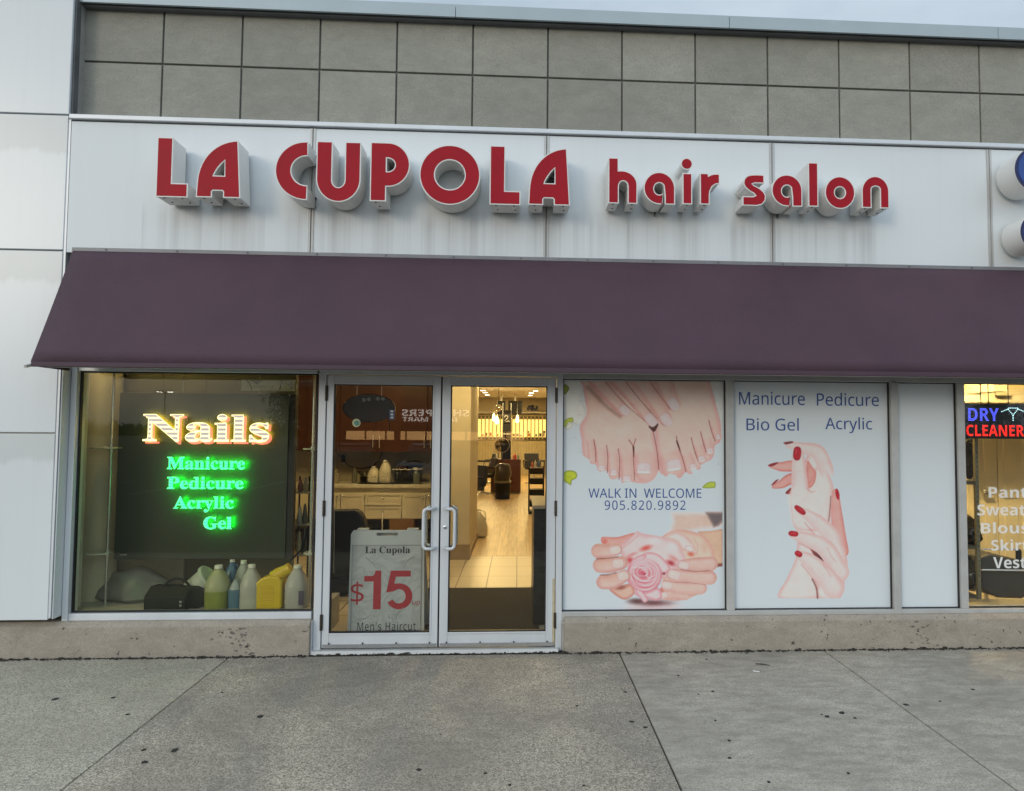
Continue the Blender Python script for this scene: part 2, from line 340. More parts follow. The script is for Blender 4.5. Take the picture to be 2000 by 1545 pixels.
# each block panel differs a little in tone
_n = M['block'].node_tree; _b = [q for q in _n.nodes if q.type == 'BSDF_PRINCIPLED'][0]; _src = _b.inputs['Base Color'].links[0].from_socket
_g = nd(_n, 'ShaderNodeNewGeometry'); _r = nd(_n, 'ShaderNodeMapRange'); _r.inputs['To Min'].default_value = .92; _r.inputs['To Max'].default_value = 1.07; _n.links.new(_g.outputs['Random Per Island'], _r.inputs['Value'])
_m = nd(_n, 'ShaderNodeMixRGB', blend_type='MULTIPLY'); _m.inputs[0].default_value = 1; _n.links.new(_src, _m.inputs[1]); _n.links.new(_r.outputs[0], _m.inputs[2]); _n.links.new(_m.outputs[0], _b.inputs['Base Color'])
# ================================================================ GROUND
YF = -0.06                                    # face of the concrete plinth
def sheet(name, x0, x1, y0, y1, z, m, n=1, kind='structure'):
    mb = MB()
    for i in range(n):
        for j in range(n):
            a0 = x0+(x1-x0)*i/n; a1 = x0+(x1-x0)*(i+1)/n; b0 = y0+(y1-y0)*j/n; b1 = y0+(y1-y0)*(j+1)/n
            mb.add([(a0,b0,z),(a1,b0,z),(a1,b1,z),(a0,b1,z)], [(0,1,2,3)])
    return tag(obj(name, mb, m), kind=kind)
sheet('ground', -600, 600, -900, 300, -.20, MATS['car park asphalt'])
tag(obj('ground_bed', MB().box(-30, 30, -4.3, YF+.02, -.19, -.012), M['soil']), kind='structure')
jx = [gz(447,1283)[0], gz(1210,1272)[0], gz(1614,1274)[0]]
jd = [gz(118,1545)[0], gz(1330,1545)[0], gz(1989,1545)[0]]
jx = [(a+b)/2 for a, b in zip(jx, jd)]        # the joints run square to the wall
edges = [-30, jx[0]-2.4, jx[0], jx[1], jx[2], jx[2]+1.6, 30]
PAVE = []
for i in range(6):
    g = .0045
    mb = MB().box(edges[i]+g, edges[i+1]-g, -4.25, YF-.012, -.12, 0.0)
    PAVE.append(tag(obj('pavement', mb, (M['aggr2'], M['aggr2'], M['aggr'], M['smooth'], M['smooth'], M['smooth'])[i], bevel=.006), kind='structure'))
tag(obj('kerb', MB().box(-30, 30, -4.42, -4.262, -.19, 0.0), M['smooth'], bevel=.015), kind='structure')
# chewing gum trodden into the slabs
gum = [(108,1366,9),(221,1363,6),(249,1396,6),(508,1400,10),(281,1465,7),(341,1466,10),(283,1489,9),(434,1353,4),(1127,1379,5),(1222,1352,6),
       (1234,1410,8),(1260,1421,7),(1325,1320,4),(1645,1393,9),(1616,1400,7),(1605,1396,3),(1670,1403,5),(1770,1377,7),(1424,1447,6),(1425,1481,6),
       (1657,1511,5),(1392,1351,5),(1364,1357,3),(818,1504,8),(948,1511,6),(996,1534,6),(1140,1535,5),(1900,1347,5),(1836,1370,4),(1380,1288,4),(1502,1528,6),(1397,1408,4),(706,1345,2),(860,1435,3)]
for (px, py, w) in gum:
    p = gz(px, py); r = w*.5/1350*2.2*3.0
    d = math.hypot(p[0]-CAM[0], p[1]-CAM[1]); r = w*.5*d*1.05/1350
    ang = random.random()*3; pts = []
    for k in range(12):
        a = 2*math.pi*k/12; q = r*(.75+.45*random.random()); dx, dy = math.cos(a)*q*1.15, math.sin(a)*q
        pts.append((p[0]+dx*math.cos(ang)-dy*math.sin(ang), p[1]+dx*math.sin(ang)+dy*math.cos(ang)))
    i = max(k for k in range(6) if edges[k] < p[0])
    obj('gum_spot', MB().prism_z(pts, .001, .0035), M['gum'], PAVE[i])
# grit and dead leaves swept against the wall
mb = MB()
for k in range(4200):
    x = random.uniform(-6, 6); s = random.uniform(.003, .013)*(1.7 if random.random() < .12 else 1)
    if X(612) < x < X(1098): y = random.uniform(-.075, -.035)
    else: y = YF-.004-abs(random.gauss(0, .016))
    dens = .5+.5*math.sin(x*3.1+1)*math.sin(x*7.7)
    if random.random() > .35+.65*dens: continue
    a = random.random()*3.1; h = s*random.uniform(.3, .9)
    q = [(x+math.cos(a+t)*s*(1 if t in (0, 3.14) else .5), y+math.sin(a+t)*s*.6) for t in (0, 1.2, 3.14, 4.5)]
    mb.prism_z(q, .0005, h)
tag(obj('grit_strip', mb, M['soil']), 'dark line of grit and leaf bits along the foot of the wall', 'grit', kind='stuff')
t = at(1476, 1313, -1); p = gz(1477, 1313)
tag(obj('cigarette_end', MB().tube([(p[0]-.02, p[1]+.012, .006), (p[0]+.02, p[1]-.012, .006)], .004, 8), M['white'], loc=(p[0], p[1], 0), smooth=1), 'white cigarette end lying on the right-hand pavement slab', 'cigarette end')
p = gz(1490, 1299)
tag(obj('twig', MB().tube([(p[0]-.05, p[1]+.02, .004), (p[0], p[1]+.004, .006), (p[0]+.05, p[1]-.02, .004)], [.003,.004,.002], 6), M['soil'], loc=(p[0], p[1], 0), smooth=1), 'thin dark twig on the pavement near the cigarette end', 'twig')

# ================================================================ BUILDING
B = empty('salon_building', (0, 0, 0), 'single-storey shop building with grey block parapet and white sign band', 'building')
ZF = .03                                       # shop floor level
ZT = Z(1000, 39, .02)                          # underside of the coping
YB = .02                                       # face of the block wall
YS = -.12                                      # face of the sign band
zs1 = Z(1070, 262, YS); zs0 = Z(1066, 512, YS) # sign band top and bottom
# --- block parapet
bx_ = [X(p, q, YB) for p, q in ((163,70),(318,75),(472,80),(622,85),(773,90),(920,95),(1070,100),(1214,105),(1357,110),(1499,116),(1640,123),(1777,130),(1913,137))]
ZT = Z(1000, 39, .02); st = (bx_[-1]-bx_[0])/12
bx_ = [bx_[0]+st*i for i in range(-8, 25)]
zj = Z(1070, 152, YB); zh = ZT-zj
mb = MB()
for i in range(8, len(bx_)-1):
    for (a, b) in ((zj, ZT), (zj-zh, zj), (zj-2*zh, zj-zh)):
        mb.box(bx_[i]+.007, bx_[i+1]-.007, YB, YB+.08, a+.008, b-.008)
obj('block_cladding', mb, M['block'], B, bevel=.004)
obj('backing_wall', MB().box(bx_[8]-.06, 9, YB+.014, YB+.25, zs0-.9, ZT+.02), M['joint'], B)
obj('concrete_return', MB().box(bx_[8]-.019, bx_[8]-.008, YB-.03, YB+.012, zs1-.1, ZT), M['block'], B, bevel=.004)
# scuffs on the block face
mb = MB()
for (px, py) in ((318,62),(336,68),(1430,208),(1437,240),(1448,248),(1449,255),(1427,196),(1431,212),(1447,244)):
    x, z = X(px, py, YB), Z(px, py, YB)
    for k in range(2):
        dx, dz = random.uniform(-.012,.012), random.uniform(-.03,.03)
        mb.prism([(x+dx, z+dz), (x+dx+.003, z+dz+.001), (x+dx+.005, z+dz+.030), (x+dx+.003, z+dz+.027)], YB-.0015, YB+.001)
obj('scuff_mark', mb, mat('pale scuff', (.48,.48,.45), .8), B)
# --- coping
cz0, cz1 = Z(1000, 37, -.07), Z(1000, 13, -.07)
cj = [-9.2, X(890,40,-.06)-2.1, X(1424,45,-.06), X(1948,72,-.06), 9]
cj = [X(160,8,-.06)-.03, X(890,20,-.06), X(1424,45,-.06), X(1948,72,-.06), 9]
mb = MB()
for a, b in zip(cj[:-1], cj[1:]):
    mb.prism_x([(-.07, cz0), (-.07, cz1), (.40, cz1+.03), (.40, cz1+.0), (-.05, cz1-.02), (-.05, cz0)], a+.0025, b-.0025)
obj('coping', mb, M['coping'], B)
obj('coping_backing', MB().box(cj[0]+.01, 9, -.046, .38, cz0+.02, cz1-.025), M['darkflash'], B)
obj('coping_shadow_strip', MB().box(cj[0]+.02, 9, -.035, .01, cz0-.014, cz0+.015), M['darkflash'], B)  # dark strip standing in for the shadow line under the coping
# --- white sign band: panels split by narrow joints
fj = [X(134, 360, YS), X(609, 380, YS), X(1067, 385, YS), X(1508, 400, YS), X(1933, 410, YS), X(1933, 410, YS)+1.95, 9]
fas = panelmat('sign band panel', (.735,.775,.79), .05, .5, (Z(900, 415, YS), zs0+.02, (X(1020,400,YS)), 2.95))
cap = MB().box(fj[0]-.005, 9, YS-.022, YB+.02, zs1, zs1+.035)
obj('band_cap', cap, M['alu'], B, bevel=.004)
for i in range(6):
    a, b = fj[i], fj[i+1]
    mb = MB().box(a+.0035, b-.0035, YS, YS+.05, zs0, zs1-.014)
    obj('sign_band_panel', mb, fas, B, bevel=.003)
obj('band_backing', MB().box(fj[0]+.02, 9, YS+.02, YB+.01, zs0+.01, zs1-.01), M['alu2'], B)
# small dirty gap strips beside the panel joints
mb = MB()
for x in fj[1:5]: mb.box(x-.020, x-.0045, YS-.007, YS+.01, zs0, zs1-.016); mb.box(x+.0045, x+.020, YS-.007, YS+.01, zs0, zs1-.016)
obj('joint_trim', mb, M['alu2'], B)
# --- left pillar cladding
xp1 = (X(140,235,YS)+X(92,1211,YS))/2
YPL = YS
zl = [Z(60,1213,YPL), Z(50,846,YPL), Z(60,488,YPL), Z(60,222,YPL), ZT+.6]
pil = M['pillar']
def washed(m, joints):                          # rain-washed dirt hanging below the joints, ragged lower edge
    n = m.node_tree; b = [q for q in n.nodes if q.type == 'BSDF_PRINCIPLED'][0]; src = b.inputs['Base Color'].links[0].from_socket
    t = nd(n, 'ShaderNodeTexCoord'); sp_ = nd(n, 'ShaderNodeSeparateXYZ'); n.links.new(t.outputs['Object'], sp_.inputs[0])
    def noise(sx, amp):
        q = nd(n, 'ShaderNodeMapping'); q.inputs['Scale'].default_value = (sx, 0, .3); n.links.new(t.outputs['Object'], q.inputs[0]); z = nd(n, 'ShaderNodeTexNoise', Scale=1.0, Detail=4.0, Roughness=.7); n.links.new(q.outputs[0], z.inputs['Vector'])
        k = nd(n, 'ShaderNodeMath', operation='MULTIPLY'); k.inputs[1].default_value = amp; n.links.new(z.outputs['Fac'], k.inputs[0]); return k.outputs[0]
    a = nd(n, 'ShaderNodeMath', operation='ADD'); n.links.new(noise(2.2, .34), a.inputs[0]); n.links.new(noise(13, .11), a.inputs[1])
    for zj_, base in joints:
        d = nd(n, 'ShaderNodeMath', operation='SUBTRACT'); d.inputs[0].default_value = zj_; n.links.new(sp_.outputs['Z'], d.inputs[1])
        e = nd(n, 'ShaderNodeMath', operation='SUBTRACT'); n.links.new(a.outputs[0], e.inputs[0]); n.links.new(d.outputs[0], e.inputs[1])
        r = nd(n, 'ShaderNodeMapRange'); r.inputs['From Min'].default_value = base; r.inputs['From Max'].default_value = base+.045; r.inputs['To Max'].default_value = .42; n.links.new(e.outputs[0], r.inputs['Value'])
        g = nd(n, 'ShaderNodeMath', operation='GREATER_THAN'); g.inputs[1].default_value = -.005; n.links.new(d.outputs[0], g.inputs[0])
        mu = nd(n, 'ShaderNodeMath', operation='MULTIPLY'); n.links.new(r.outputs[0], mu.inputs[0]); n.links.new(g.outputs[0], mu.inputs[1])
        mx_ = nd(n, 'ShaderNodeMixRGB'); n.links.new(mu.outputs[0], mx_.inputs[0]); n.links.new(src, mx_.inputs[1]); mx_.inputs[2].default_value = (.47,.495,.48,1); src = mx_.outputs[0]
    n.links.new(src, b.inputs['Base Color'])
pil = panelmat('stained cladding panel', (.69,.73,.75), .06, .28)
washed(pil, ((zl[1], -.02), (zl[2], -.02), (zl[3], -.10)))
for i in range(4):
    obj('cladding_panel', MB().box(-9, xp1-.012, YPL, YPL+.06, zl[i]+.006, zl[i+1]-.006), pil, B, bevel=.004)
obj('cladding_backing', MB().box(-9, xp1-.014, YPL+.025, YPL+.4, zl[0]+.01, zl[-1]-.01), M['alu2'], B)
obj('pillar_edge_trim', MB().box(xp1-.011, xp1+.006, YPL+.006, YPL+.10, zl[0]+.02, zs1), M['alu'], B)
obj('pillar_edge_strip', MB().box(xp1-.010, xp1+.004, YPL+.02, YPL+.16, zs1+.04, zl[-1]), M['darkflash'], B)
obj('concrete_strip', MB().box(xp1+.0045, bx_[8]-.02, YB-.065, YB+.01, zs1+.04, ZT-.03), mat('pale concrete strip', (.30,.295,.27), .8, 0, .15, 8), B, bevel=.004)
# water stains on the panels: irregular washed edge under each joint
def stain(px0, px1, py0, py1, name='water_stain'):
    x0, x1 = X(px0, py1, YPL), xp1-.02; zt, zb = Z(60, py0, YPL)-.01, Z(60, py1, YPL)
    n = 90; top = [(x0+(x1-x0)*k/n, zt) for k in range(n+1)]; bot = []
    for k in range(n+1):
        u = k/n; d = .05*math.sin(u*9+2)+.02*math.sin(u*31)+.028*abs(math.sin(u*70+3*math.sin(u*23)))+.015*random.random()-.30*max(0, u-.80)
        bot.append((x0+(x1-x0)*u, zb+d))
    obj(name, MB().prism(top+bot[::-1], YPL-.0012, YPL+.001), mat('washed dirt film', (.47,.49,.485), .45, 0, .10, 2, stretch=(6,1,.5)), B)

# --- plinth
zpl = Z(400, 1214, YF); 
def plinth(x0, x1):
    mb = MB().prism_x([(YF, -.05), (YF, zpl-.035), (YF+.035, zpl), (.25, zpl), (.25, -.05)], x0, x1)
    return obj('plinth', mb, M['plinth'], B, bevel=.006)
xd0, xd1 = X(604, 1245, YF), X(1102, 1245, YF)
plinth(-9, xd0); plinth(xd1, 9)
# cracks and broken edge of the plinth
mb = MB()
for (px, py, n) in ((455,1232,9),(470,1250,10),(480,1270,8),(440,1240,6),(1310,1268,3),(1800,1222,9),(1812,1240,7),(1806,1254,6),(600,1225,4)):
    x, z = X(px, py, YF), Z(px, py, YF)
    for k in range(n):
        w = random.uniform(.006,.022); dx = random.gauss(0, .05); dz = random.gauss(0, .022)
        if not (.01 < z+dz < zpl-.045): continue
        mb.prism([(x+dx+w*math.cos(a)*random.uniform(.5,1.2), z+dz+w*.5*math.sin(a)*random.uniform(.5,1.2)) for a in (0,1,2,3.2,4.2,5.3)], YF-.002, YF+.004)
obj('spalled_patch', mb, mat('broken concrete', (.17,.155,.135), .9, 0, .4, 60), B)

# --- aluminium shop front
GY = .042                                       # glass plane
zsil0, zsil1 = Z(400, 1213, 0), Z(400, 1197, 0)
zhd = Z(400, 727, 0); zhd2 = zhd+.16
def bar(name, px0, px1, z0, z1, par, m='alu', y0=0.0, y1=.11, py=970, bev=.003):
    return obj(name, MB().box(X(px0, py, y0), X(px1, py, y0), y0, y1, z0, z1), M[m], par, bevel=bev)
def pane(par, x0, x1, z0, z1, name='pane', m=None):
    return obj(name, MB().box(x0, x1, GY, GY+.006, z0, z1), m or GLASS, par)
def gasket(par, x0, x1, z0, z1, w=.009, m='gasket'):
    mb = MB().box(x0, x0+w, GY-.012, GY+.012, z0, z1).box(x1-w, x1, GY-.012, GY+.012, z0, z1).box(x0+w, x1-w, GY-.012, GY+.012, z0, z0+w).box(x0+w, x1-w, GY-.012, GY+.012, z1-w, z1)
    return obj('gasket', mb, M[m], par)
# left window
xl0, xl1 = X(143, 970), X(613, 970)
lw = obj('window', MB().box(X(113,970,-.105)+.004, xl0, -.012, .11, zsil0, zhd2).box(xl0+.0, xl1, 0, .11, zsil0, zsil1).box(xl0, xl1, .0, .11, zhd, zhd2), M['alu'], B, bevel=.003)
obj('jamb_cladding', MB().box(xp1+.010, X(113,970,-.105), -.105, .1, zl[0]+.008, zhd2), M['pillar'], B, bevel=.003)
pane(lw, xl0, xl1, zsil1, zhd, m=GLOWGLASS); gasket(lw, xl0, xl1, zsil1, zhd, .012)
# entrance frame
zd0, zd1 = .035, Z(858, 735, 0)
xj0, xj1 = X(617,1000), X(632,1000); xk0, xk1 = X(1085.5,1000), X(1098.5,1000)
ef = obj('door_frame', MB().box(xj0, xj1-.003, 0, .13, .0, zhd2).box(xk0+.003, xk1, 0, .13, .0, zhd2).box(xj1-.003, xk0+.003, 0, .13, zd1+.008, zhd2), M['alu'], B, bevel=.003)
obj('threshold', MB().prism_x([(-.05, .0), (-.035, .028), (.14, .028), (.14, 0)], X(606,1265), X(1090,1265)), M['alu2'], ef, bevel=.003)
obj('frame_return', MB().box(xd0, xj0-.002, -.02, .12, 0, zsil0-.006), M['alu'], ef)
obj('frame_return', MB().box(xk1+.002, xd1, .0, .12, 0, zsil0-.006), M['alu2'], ef)
def door(px0, px1, gl0, gl1, hinge_left, lab):
    x0, x1 = X(px0,1000), X(px1,1000); g0, g1 = X(gl0,1000), X(gl1,1000)
    z0, z1 = zd0+.004, zd1; gz0, gz1 = Z(750, 1237, 0), Z(750, 751, 0)
    mb = MB().box(x0, g0, .012, .06, z0, z1).box(g1, x1, .012, .06, z0, z1).box(g0, g1, .012, .06, z0, gz0).box(g0, g1, .012, .06, gz1, z1)
    d = obj('door', mb, M['alu'], B, bevel=.003); d['label'] = lab
    obj('glazing_bead', MB().box(g0-.012, g0, .006, .04, gz0-.012, gz1+.012).box(g1, g1+.012, .006, .04, gz0-.012, gz1+.012).box(g0, g1, .006, .04, gz0-.012, gz0).box(g0, g1, .006, .04, gz1, gz1+.012), M['alu'], d, bevel=.002)
    obj('pane', MB().box(g0, g1, .032, .038, gz0, gz1), GLASS, d)
    obj('gasket', MB().box(g0, g0+.008, .018, .05, gz0, gz1).box(g1-.008, g1, .018, .05, gz0, gz1).box(g0+.008, g1-.008, .018, .05, gz0, gz0+.008).box(g0+.008, g1-.008, .018, .05, gz1-.008, gz1), M['gasket'], d)
    obj('door_sweep', MB().box(x0+.01, x1-.01, .002, .0115, z0, z0+.028), M['steel'], d)
    sc = MB()
    for k in range(4): sc.disc((x0+.06+(x1-x0-.12)*k/3, -.0015, z0+.034), .0065, 10, 'y', .006)
    obj('screw', sc, M['blackm'], d)
    hx = x0-.004 if hinge_left else x1+.004
    for py in (770, 993, 1214):
        hz = Z(858, py, 0); h = MB().tube([(hx, .0, hz-.062), (hx, .0, hz+.062)], .0085, 10)
        for k in range(5): h.tube([(hx, .0, hz-.058+k*.029), (hx, .0, hz-.058+k*.029+.003)], .0105, 10)
        h.box(hx-.013, hx+.013, .004, .011, hz-.058, hz+.058)
        obj('hinge', h, M['hinge'], d, smooth=1)
    xm = x1-.030 if hinge_left else x0+.032; sgn = -1 if hinge_left else 1
    zt, zb = Z(858, 994, -.05), Z(858, 1072, -.05)
    xo = xm+sgn*.085
    for (yo, nm) in ((-1, 'handle'), (1, 'handle')):
        yb = .012 if yo < 0 else .06; yf = yb+yo*.065
        pts = [(xm, yb, zt), (xm+sgn*.004, yb+yo*.03, zt), (xm+sgn*.028, yf, zt), (xo-sgn*.03, yf, zt)]
        for a in range(1, 7): t_ = a/6*math.pi/2; pts.append((xo-sgn*.03+sgn*.03*math.sin(t_), yf, zt-.03+.03*math.cos(t_)))
        for a in range(0, 7): t_ = a/6*math.pi/2; pts.append((xo-sgn*.03+sgn*.03*math.cos(t_), yf, zb+.03-.03*math.sin(t_)))
        pts += [(xm+sgn*.028, yf, zb), (xm+sgn*.004, yb+yo*.03, zb), (xm, yb, zb)]
        obj(nm, MB().tube(pts, .0125, 12), M['alu' if yo < 0 else 'steel'], d, smooth=1)
    return d
dl = door(632.6, 857.4, 646.5, 842, True, 'left door leaf with an A-frame board behind its glass')
dr = door(860.5, 1085, 877, 1067.5, False, 'right door leaf with a round lock below its handle top')
lx, lz = X(869, 1030), Z(868, 1030, 0)
obj('lock', MB().lathe([(.012,0),(.017,.002),(.016,.006),(.010,.009),(.009,.0095)], (lx, .012, lz), 18, 1, 1, Matrix.Rotation(R(90), 3, 'X')), M['steel'], dr, smooth=1)
obj('keyhole', MB().box(lx-.0025, lx+.0025, .0015, .004, lz-.006, lz+.006), M['black'], dr)
obj('meeting_seal', MB().box(X(857.4,1000)+.001, X(860.5,1000)-.001, .016, .05, zd0, zd1), M['black'], ef)
obj('hinge_stain', MB().box(X(1079,1180), X(1083.5,1180), .0095, .0115, Z(1083,1260), Z(1083,1130)), mat('yellowed paint', (.52,.46,.30), .6, 0, .2, 20), dr)
# right-hand windows with film, and the dry cleaner's window
zr0, zr1 = Z(1450, 1209, 0), Z(1450, 1193, 0); zrh = Z(1450, 743, 0)
bays = [(1098.5, 1416.5), (1434.5, 1738), (1757, 1868.5)]
bx2 = [(X(a, 970), X(b, 970, GY)) for a, b in bays]
xn0 = X(1888.5, 970); xn1 = xn0+1.75
obj('window_sill', MB().box(bx2[0][0], 9, -.004, .11, zr0, zr1), M['alu2'], B, bevel=.003)
obj('sill_flashing', MB().box(bx2[0][0], 9, -.03, .1, zr0-.022, zr0-.003), M['alu2'], B, bevel=.002)
obj('sill_flashing', MB().box(X(113,970,-.105)+.004, xj0-.003, -.03, .1, zsil0-.018, zsil0-.002), M['alu2'], B, bevel=.002)
obj('window_head', MB().box(bx2[0][0], 9, 0, .11, zrh, zhd2), M['alu2'], B, bevel=.003)
for a, b in ((bx2[0][1], bx2[1][0]), (bx2[2][1], xn0), (xn1, xn1+.07)):
    obj('mullion', MB().box(a, b, 0.002, .11, zr1, zrh), M['alu2'], B, bevel=.003)
a, b = bx2[1][1], bx2[2][0]
obj('mullion', MB().box(a, b, -.008, .11, zr0+.001, zrh), M['alu2'], B, bevel=.004)
FILM = []
for i, (a, b) in enumerate(bx2):
    w = obj('window', MB().box(a, b, GY+.004, GY+.02, zr1, zrh), M['whitefilm'], B)
    gasket(w, a, b, zr1, zrh, .008); FILM.append(w)
nw = obj('window', MB().box(xn0, xn1, .07, .11, zr1, zr1+.006), M['alu2'], B)
pane(nw, xn0, xn1, zr1, zrh); gasket(nw, xn0, xn1, zr1, zrh, .008)
obj('blank_wall', MB().box(xn1+.07, 9, .03, .1, zr1, zrh), M['cream'], B)
# blocking between the window heads and the sign band, behind the awning
obj('lintel_wall', MB().box(xp1+.02, 9, YS+.03, .11, zhd2+.002, zs0+.0), M['darkflash'], B)

# shell of the building
CE = 2.95
tag(obj('roof_slab', MB().box(-9, 9, .28, 23, ZT-.6, ZT-.3), M['darkflash'], B))
obj('end_wall', MB().box(-9, -8.8, .28, 23, -.1, ZT-.3), M['block'], B)
obj('end_wall', MB().box(8.8, 9, .28, 23, -.1, ZT-.3), M['block'], B)
obj('rear_wall', MB().box(-9, 9, 22.8, 23, -.1, ZT-.3), M['block'], B)

# ================================================================ AWNING
za1 = Z(1000, 507, YS-.03); YA = -.56
za0 = Z(858, 716, YA)
xa0 = (X(147, 487, YS-.03)+X(57, 706, YA))/2; xa1 = 7.5
A = empty('awning', (0, YS, za1), 'long sloping purple fabric awning above the shop windows', 'awning')
mb = MB(); n = 60; k = 10
vs = []; fs = []
for i in range(n+1):
    for j in range(k+1):
        u = i/n; v = j/k
        x = xa0+(xa1-xa0)*u; sag = .007*math.sin(v*math.pi)*(.6+.4*math.sin(x*2.7))
        vs.append((x, YS-.035+(YA-YS+.035)*v+sag*.8, za1+(za0-za1)*v-sag))
fs = [(i*(k+1)+j, (i+1)*(k+1)+j, (i+1)*(k+1)+j+1, i*(k+1)+j+1) for i in range(n) for j in range(k)]
mb.add(vs, fs)
fab = obj('fabric', mb, M['awning'], A, smooth=True); s_ = fab.modifiers.new('thick', 'SOLIDIFY'); s_.thickness = .004
obj('hem', MB().box(xa0, xa1, YA-.004, YA+.02, za0-.034, za0+.004), M['lip'], A, bevel=.006)
obj('side_panel', MB().prism_x([(YS-.03, za1-.01), (YA+.02, za0-.03), (YS-.03, za0-.03)], xa0+.004, xa0+.008), M['awning'], A)
obj('head_rail', MB().box(xa0-.005, xa1, YS-.045, YS-.001, za1-.008, za1+.022), mat('grey head rail', (.22,.22,.23), .5, .2), A, bevel=.003)
sc = MB()
for i in range(14): sc.disc((xa0+.25+i*.53, YS-.049, za1+.007), .007, 8, 'y', .006)
obj('screw', sc, M['darkflash'], A)
obj('front_bar', MB().tube([(xa0+.08, YA+.05, za0-.022), (xa1-.1, YA+.05, za0-.022)], .012, 8), M['alu2'], A, smooth=1)
for px in (90, 615, 1120, 1420, 1755, 2150):
    x = X(px, 730, -.3)
    obj('strut', MB().tube([(x, YA+.04, za0-.03), (x+.06, YS-.005, zhd+.10)], .012, 8), M['alu2'], A, smooth=1)
obj('soffit', MB().box(xa0+.02, xa1, YS+.002, YS+.028, zhd+.10, zhd+.22), M['darkflash'], A)

# ================================================================ RAISED SIGN LETTERS
def clean(s):
    o = []
    for p in s:
        if not o or math.hypot(p[0]-o[-1][0], p[1]-o[-1][1]) > 2e-4: o.append(p)
    if math.hypot(o[0][0]-o[-1][0], o[0][1]-o[-1][1]) < 2e-4: o.pop()
    return o
def inset(s, d, outer=True):                     # move an outline inwards by d (a hole outwards)
    s = clean(s); n = len(s); a = sum(s[i][0]*s[(i+1)%n][1]-s[(i+1)%n][0]*s[i][1] for i in range(n))
    if (a < 0) == outer: s = s[::-1]
    o = []
    for i in range(n):
        a, b, c = Vector(s[i-1]), Vector(s[i]), Vector(s[(i+1)%n]); e1 = (b-a).normalized(); e2 = (c-b).normalized()
        n1 = Vector((-e1.y, e1.x)); n2 = Vector((-e2.y, e2.x)); m = n1+n2
        if m.length < .2: m = n1
        m = m.normalized(); k = min(1.6, 1/max(.3, m.dot(n1)))
        o.append((b.x+m.x*d*k, b.y+m.y*d*k))
    return o
def curve_mesh(splines, ext, offset=0.0, res=1):
    splines = [inset(s, -offset, i == 0 or i >= 5) for i, s in enumerate(splines)] if offset else [clean(s) for s in splines]
    offset = 0.0
    cu = bpy.data.curves.new('tmp', 'CURVE'); cu.dimensions = '2D'; cu.fill_mode = 'BOTH'; cu.extrude = ext; cu.offset = offset
    for s in splines:
        sp = cu.splines.new('POLY'); sp.points.add(len(s)-1); sp.use_cyclic_u = True
        for q, p in zip(sp.points, s): q.co = (p[0], p[1], 0, 1)
    return bake(cu)
def bake(cu):
    o = bpy.data.objects.new('tmp', cu); COL.objects.link(o); bpy.context.view_layer.update()
    dg = bpy.context.evaluated_depsgraph_get(); e = o.evaluated_get(dg); me = e.to_mesh()
    vs = [tuple(v.co) for v in me.vertices]; fs = [tuple(p.vertices) for p in me.polygons]
    e.to_mesh_clear(); bpy.data.objects.remove(o); bpy.data.curves.remove(cu)
    return vs, fs
def arc(cx, cy, rx, ry, a0, a1, n=20):
    return [(cx+rx*math.cos(R(a0+(a1-a0)*i/n)), cy+ry*math.sin(R(a0+(a1-a0)*i/n))) for i in range(n+1)]
def g_L(): return [[(0,0),(0,1),(.5,1),(.5,.235),(1,.235),(1,0)]]
def g_A(): return [[(0,0),(.012,.22)]+[(1-.985*math.cos(R(a))**.93, .22+.78*math.sin(R(a))**.95) for a in range(8,91,6)]+[(1,0),(.61,0),(.61,.10),(.585,.118),(.385,.118),(.36,.10),(.36,0)],
                   [(.39,.38),(.625,.38),(.625,.64),(.55,.58),(.47,.50),(.41,.42)]]
def g_C(): return [arc(.94,.5,.94,.5,87,273,36)+[(1,.0),(1,.255)]+arc(.98,.5,.48,.25,271,89,26)+[(1,.745),(1,1)]]
def g_U(): return [[(0,1),(0,.40)]+arc(.5,.385,.5,.385,180,360,28)+[(1,1),(.64,1),(.64,.37)]+arc(.5,.365,.14,.12,0,-180,14)+[(.36,1)]]
def g_P(): return [[(0,0),(0,1),(.42,1)]+arc(.45,.625,.55,.375,90,-90,28)+[(.41,.25),(.41,0)], [(.415,.51)]+arc(.43,.62,.19,.112,-90,90,12)+[(.415,.732)]]
def g_O(k=.49): return [arc(.5,.5,.5,.5,0,360,48)[:-1], arc(.5,.5,.5*k,.5*k,0,360,36)[:-1]]
def g_h(): return [[(0,0),(0,1),(.355,1),(.355,.72)]+arc(.46,.42,.54,.305,100,0,16)+[(1,0),(.665,0),(.665,.37)]+arc(.515,.38,.15,.11,0,180,12)+[(.365,0)]]
def g_a(): return [[(1,0),(1,.42)]+arc(.5,.5,.5,.5,2,285,44)+[(.605,.01),(.605,.335)]+arc(.5,.48,.165,.18,-50,-325,24)+[(.668,.30),(.672,0)]]
def g_i(): return [[(0,0),(0,1),(1,1),(1,0)]]
def g_r(): return [[(0,0),(0,1),(.44,1),(.44,.92),(.56,.965),(.72,.99),(1,.995),(1,.67),(.80,.655),(.62,.57),(.51,.42),(.49,.30),(.49,0)]]
def g_s():
    p = [(1110,237),(1060,236),(1020,239),(995,248),(978,270),(974,297),(985,322),(1012,345),(1040,360),(1050,372),(1035,379),(968,379),(968,440),(1060,440),(1095,431),(1116,405),(1120,372),(1105,345),(1075,322),(1045,307),(1034,299),(1048,294),(1110,294)]
    return [[((a-968)/152, (440-b)/204) for a, b in p]]
def g_n(): return [[(0,0),(0,.40)]+arc(.5,.52,.5,.48,180,0,28)+[(1,0),(.665,0),(.665,.58)]+arc(.51,.58,.155,.10,0,180,12)+[(.355,0)]]
YL = YS-.245                                    # front face of the letters
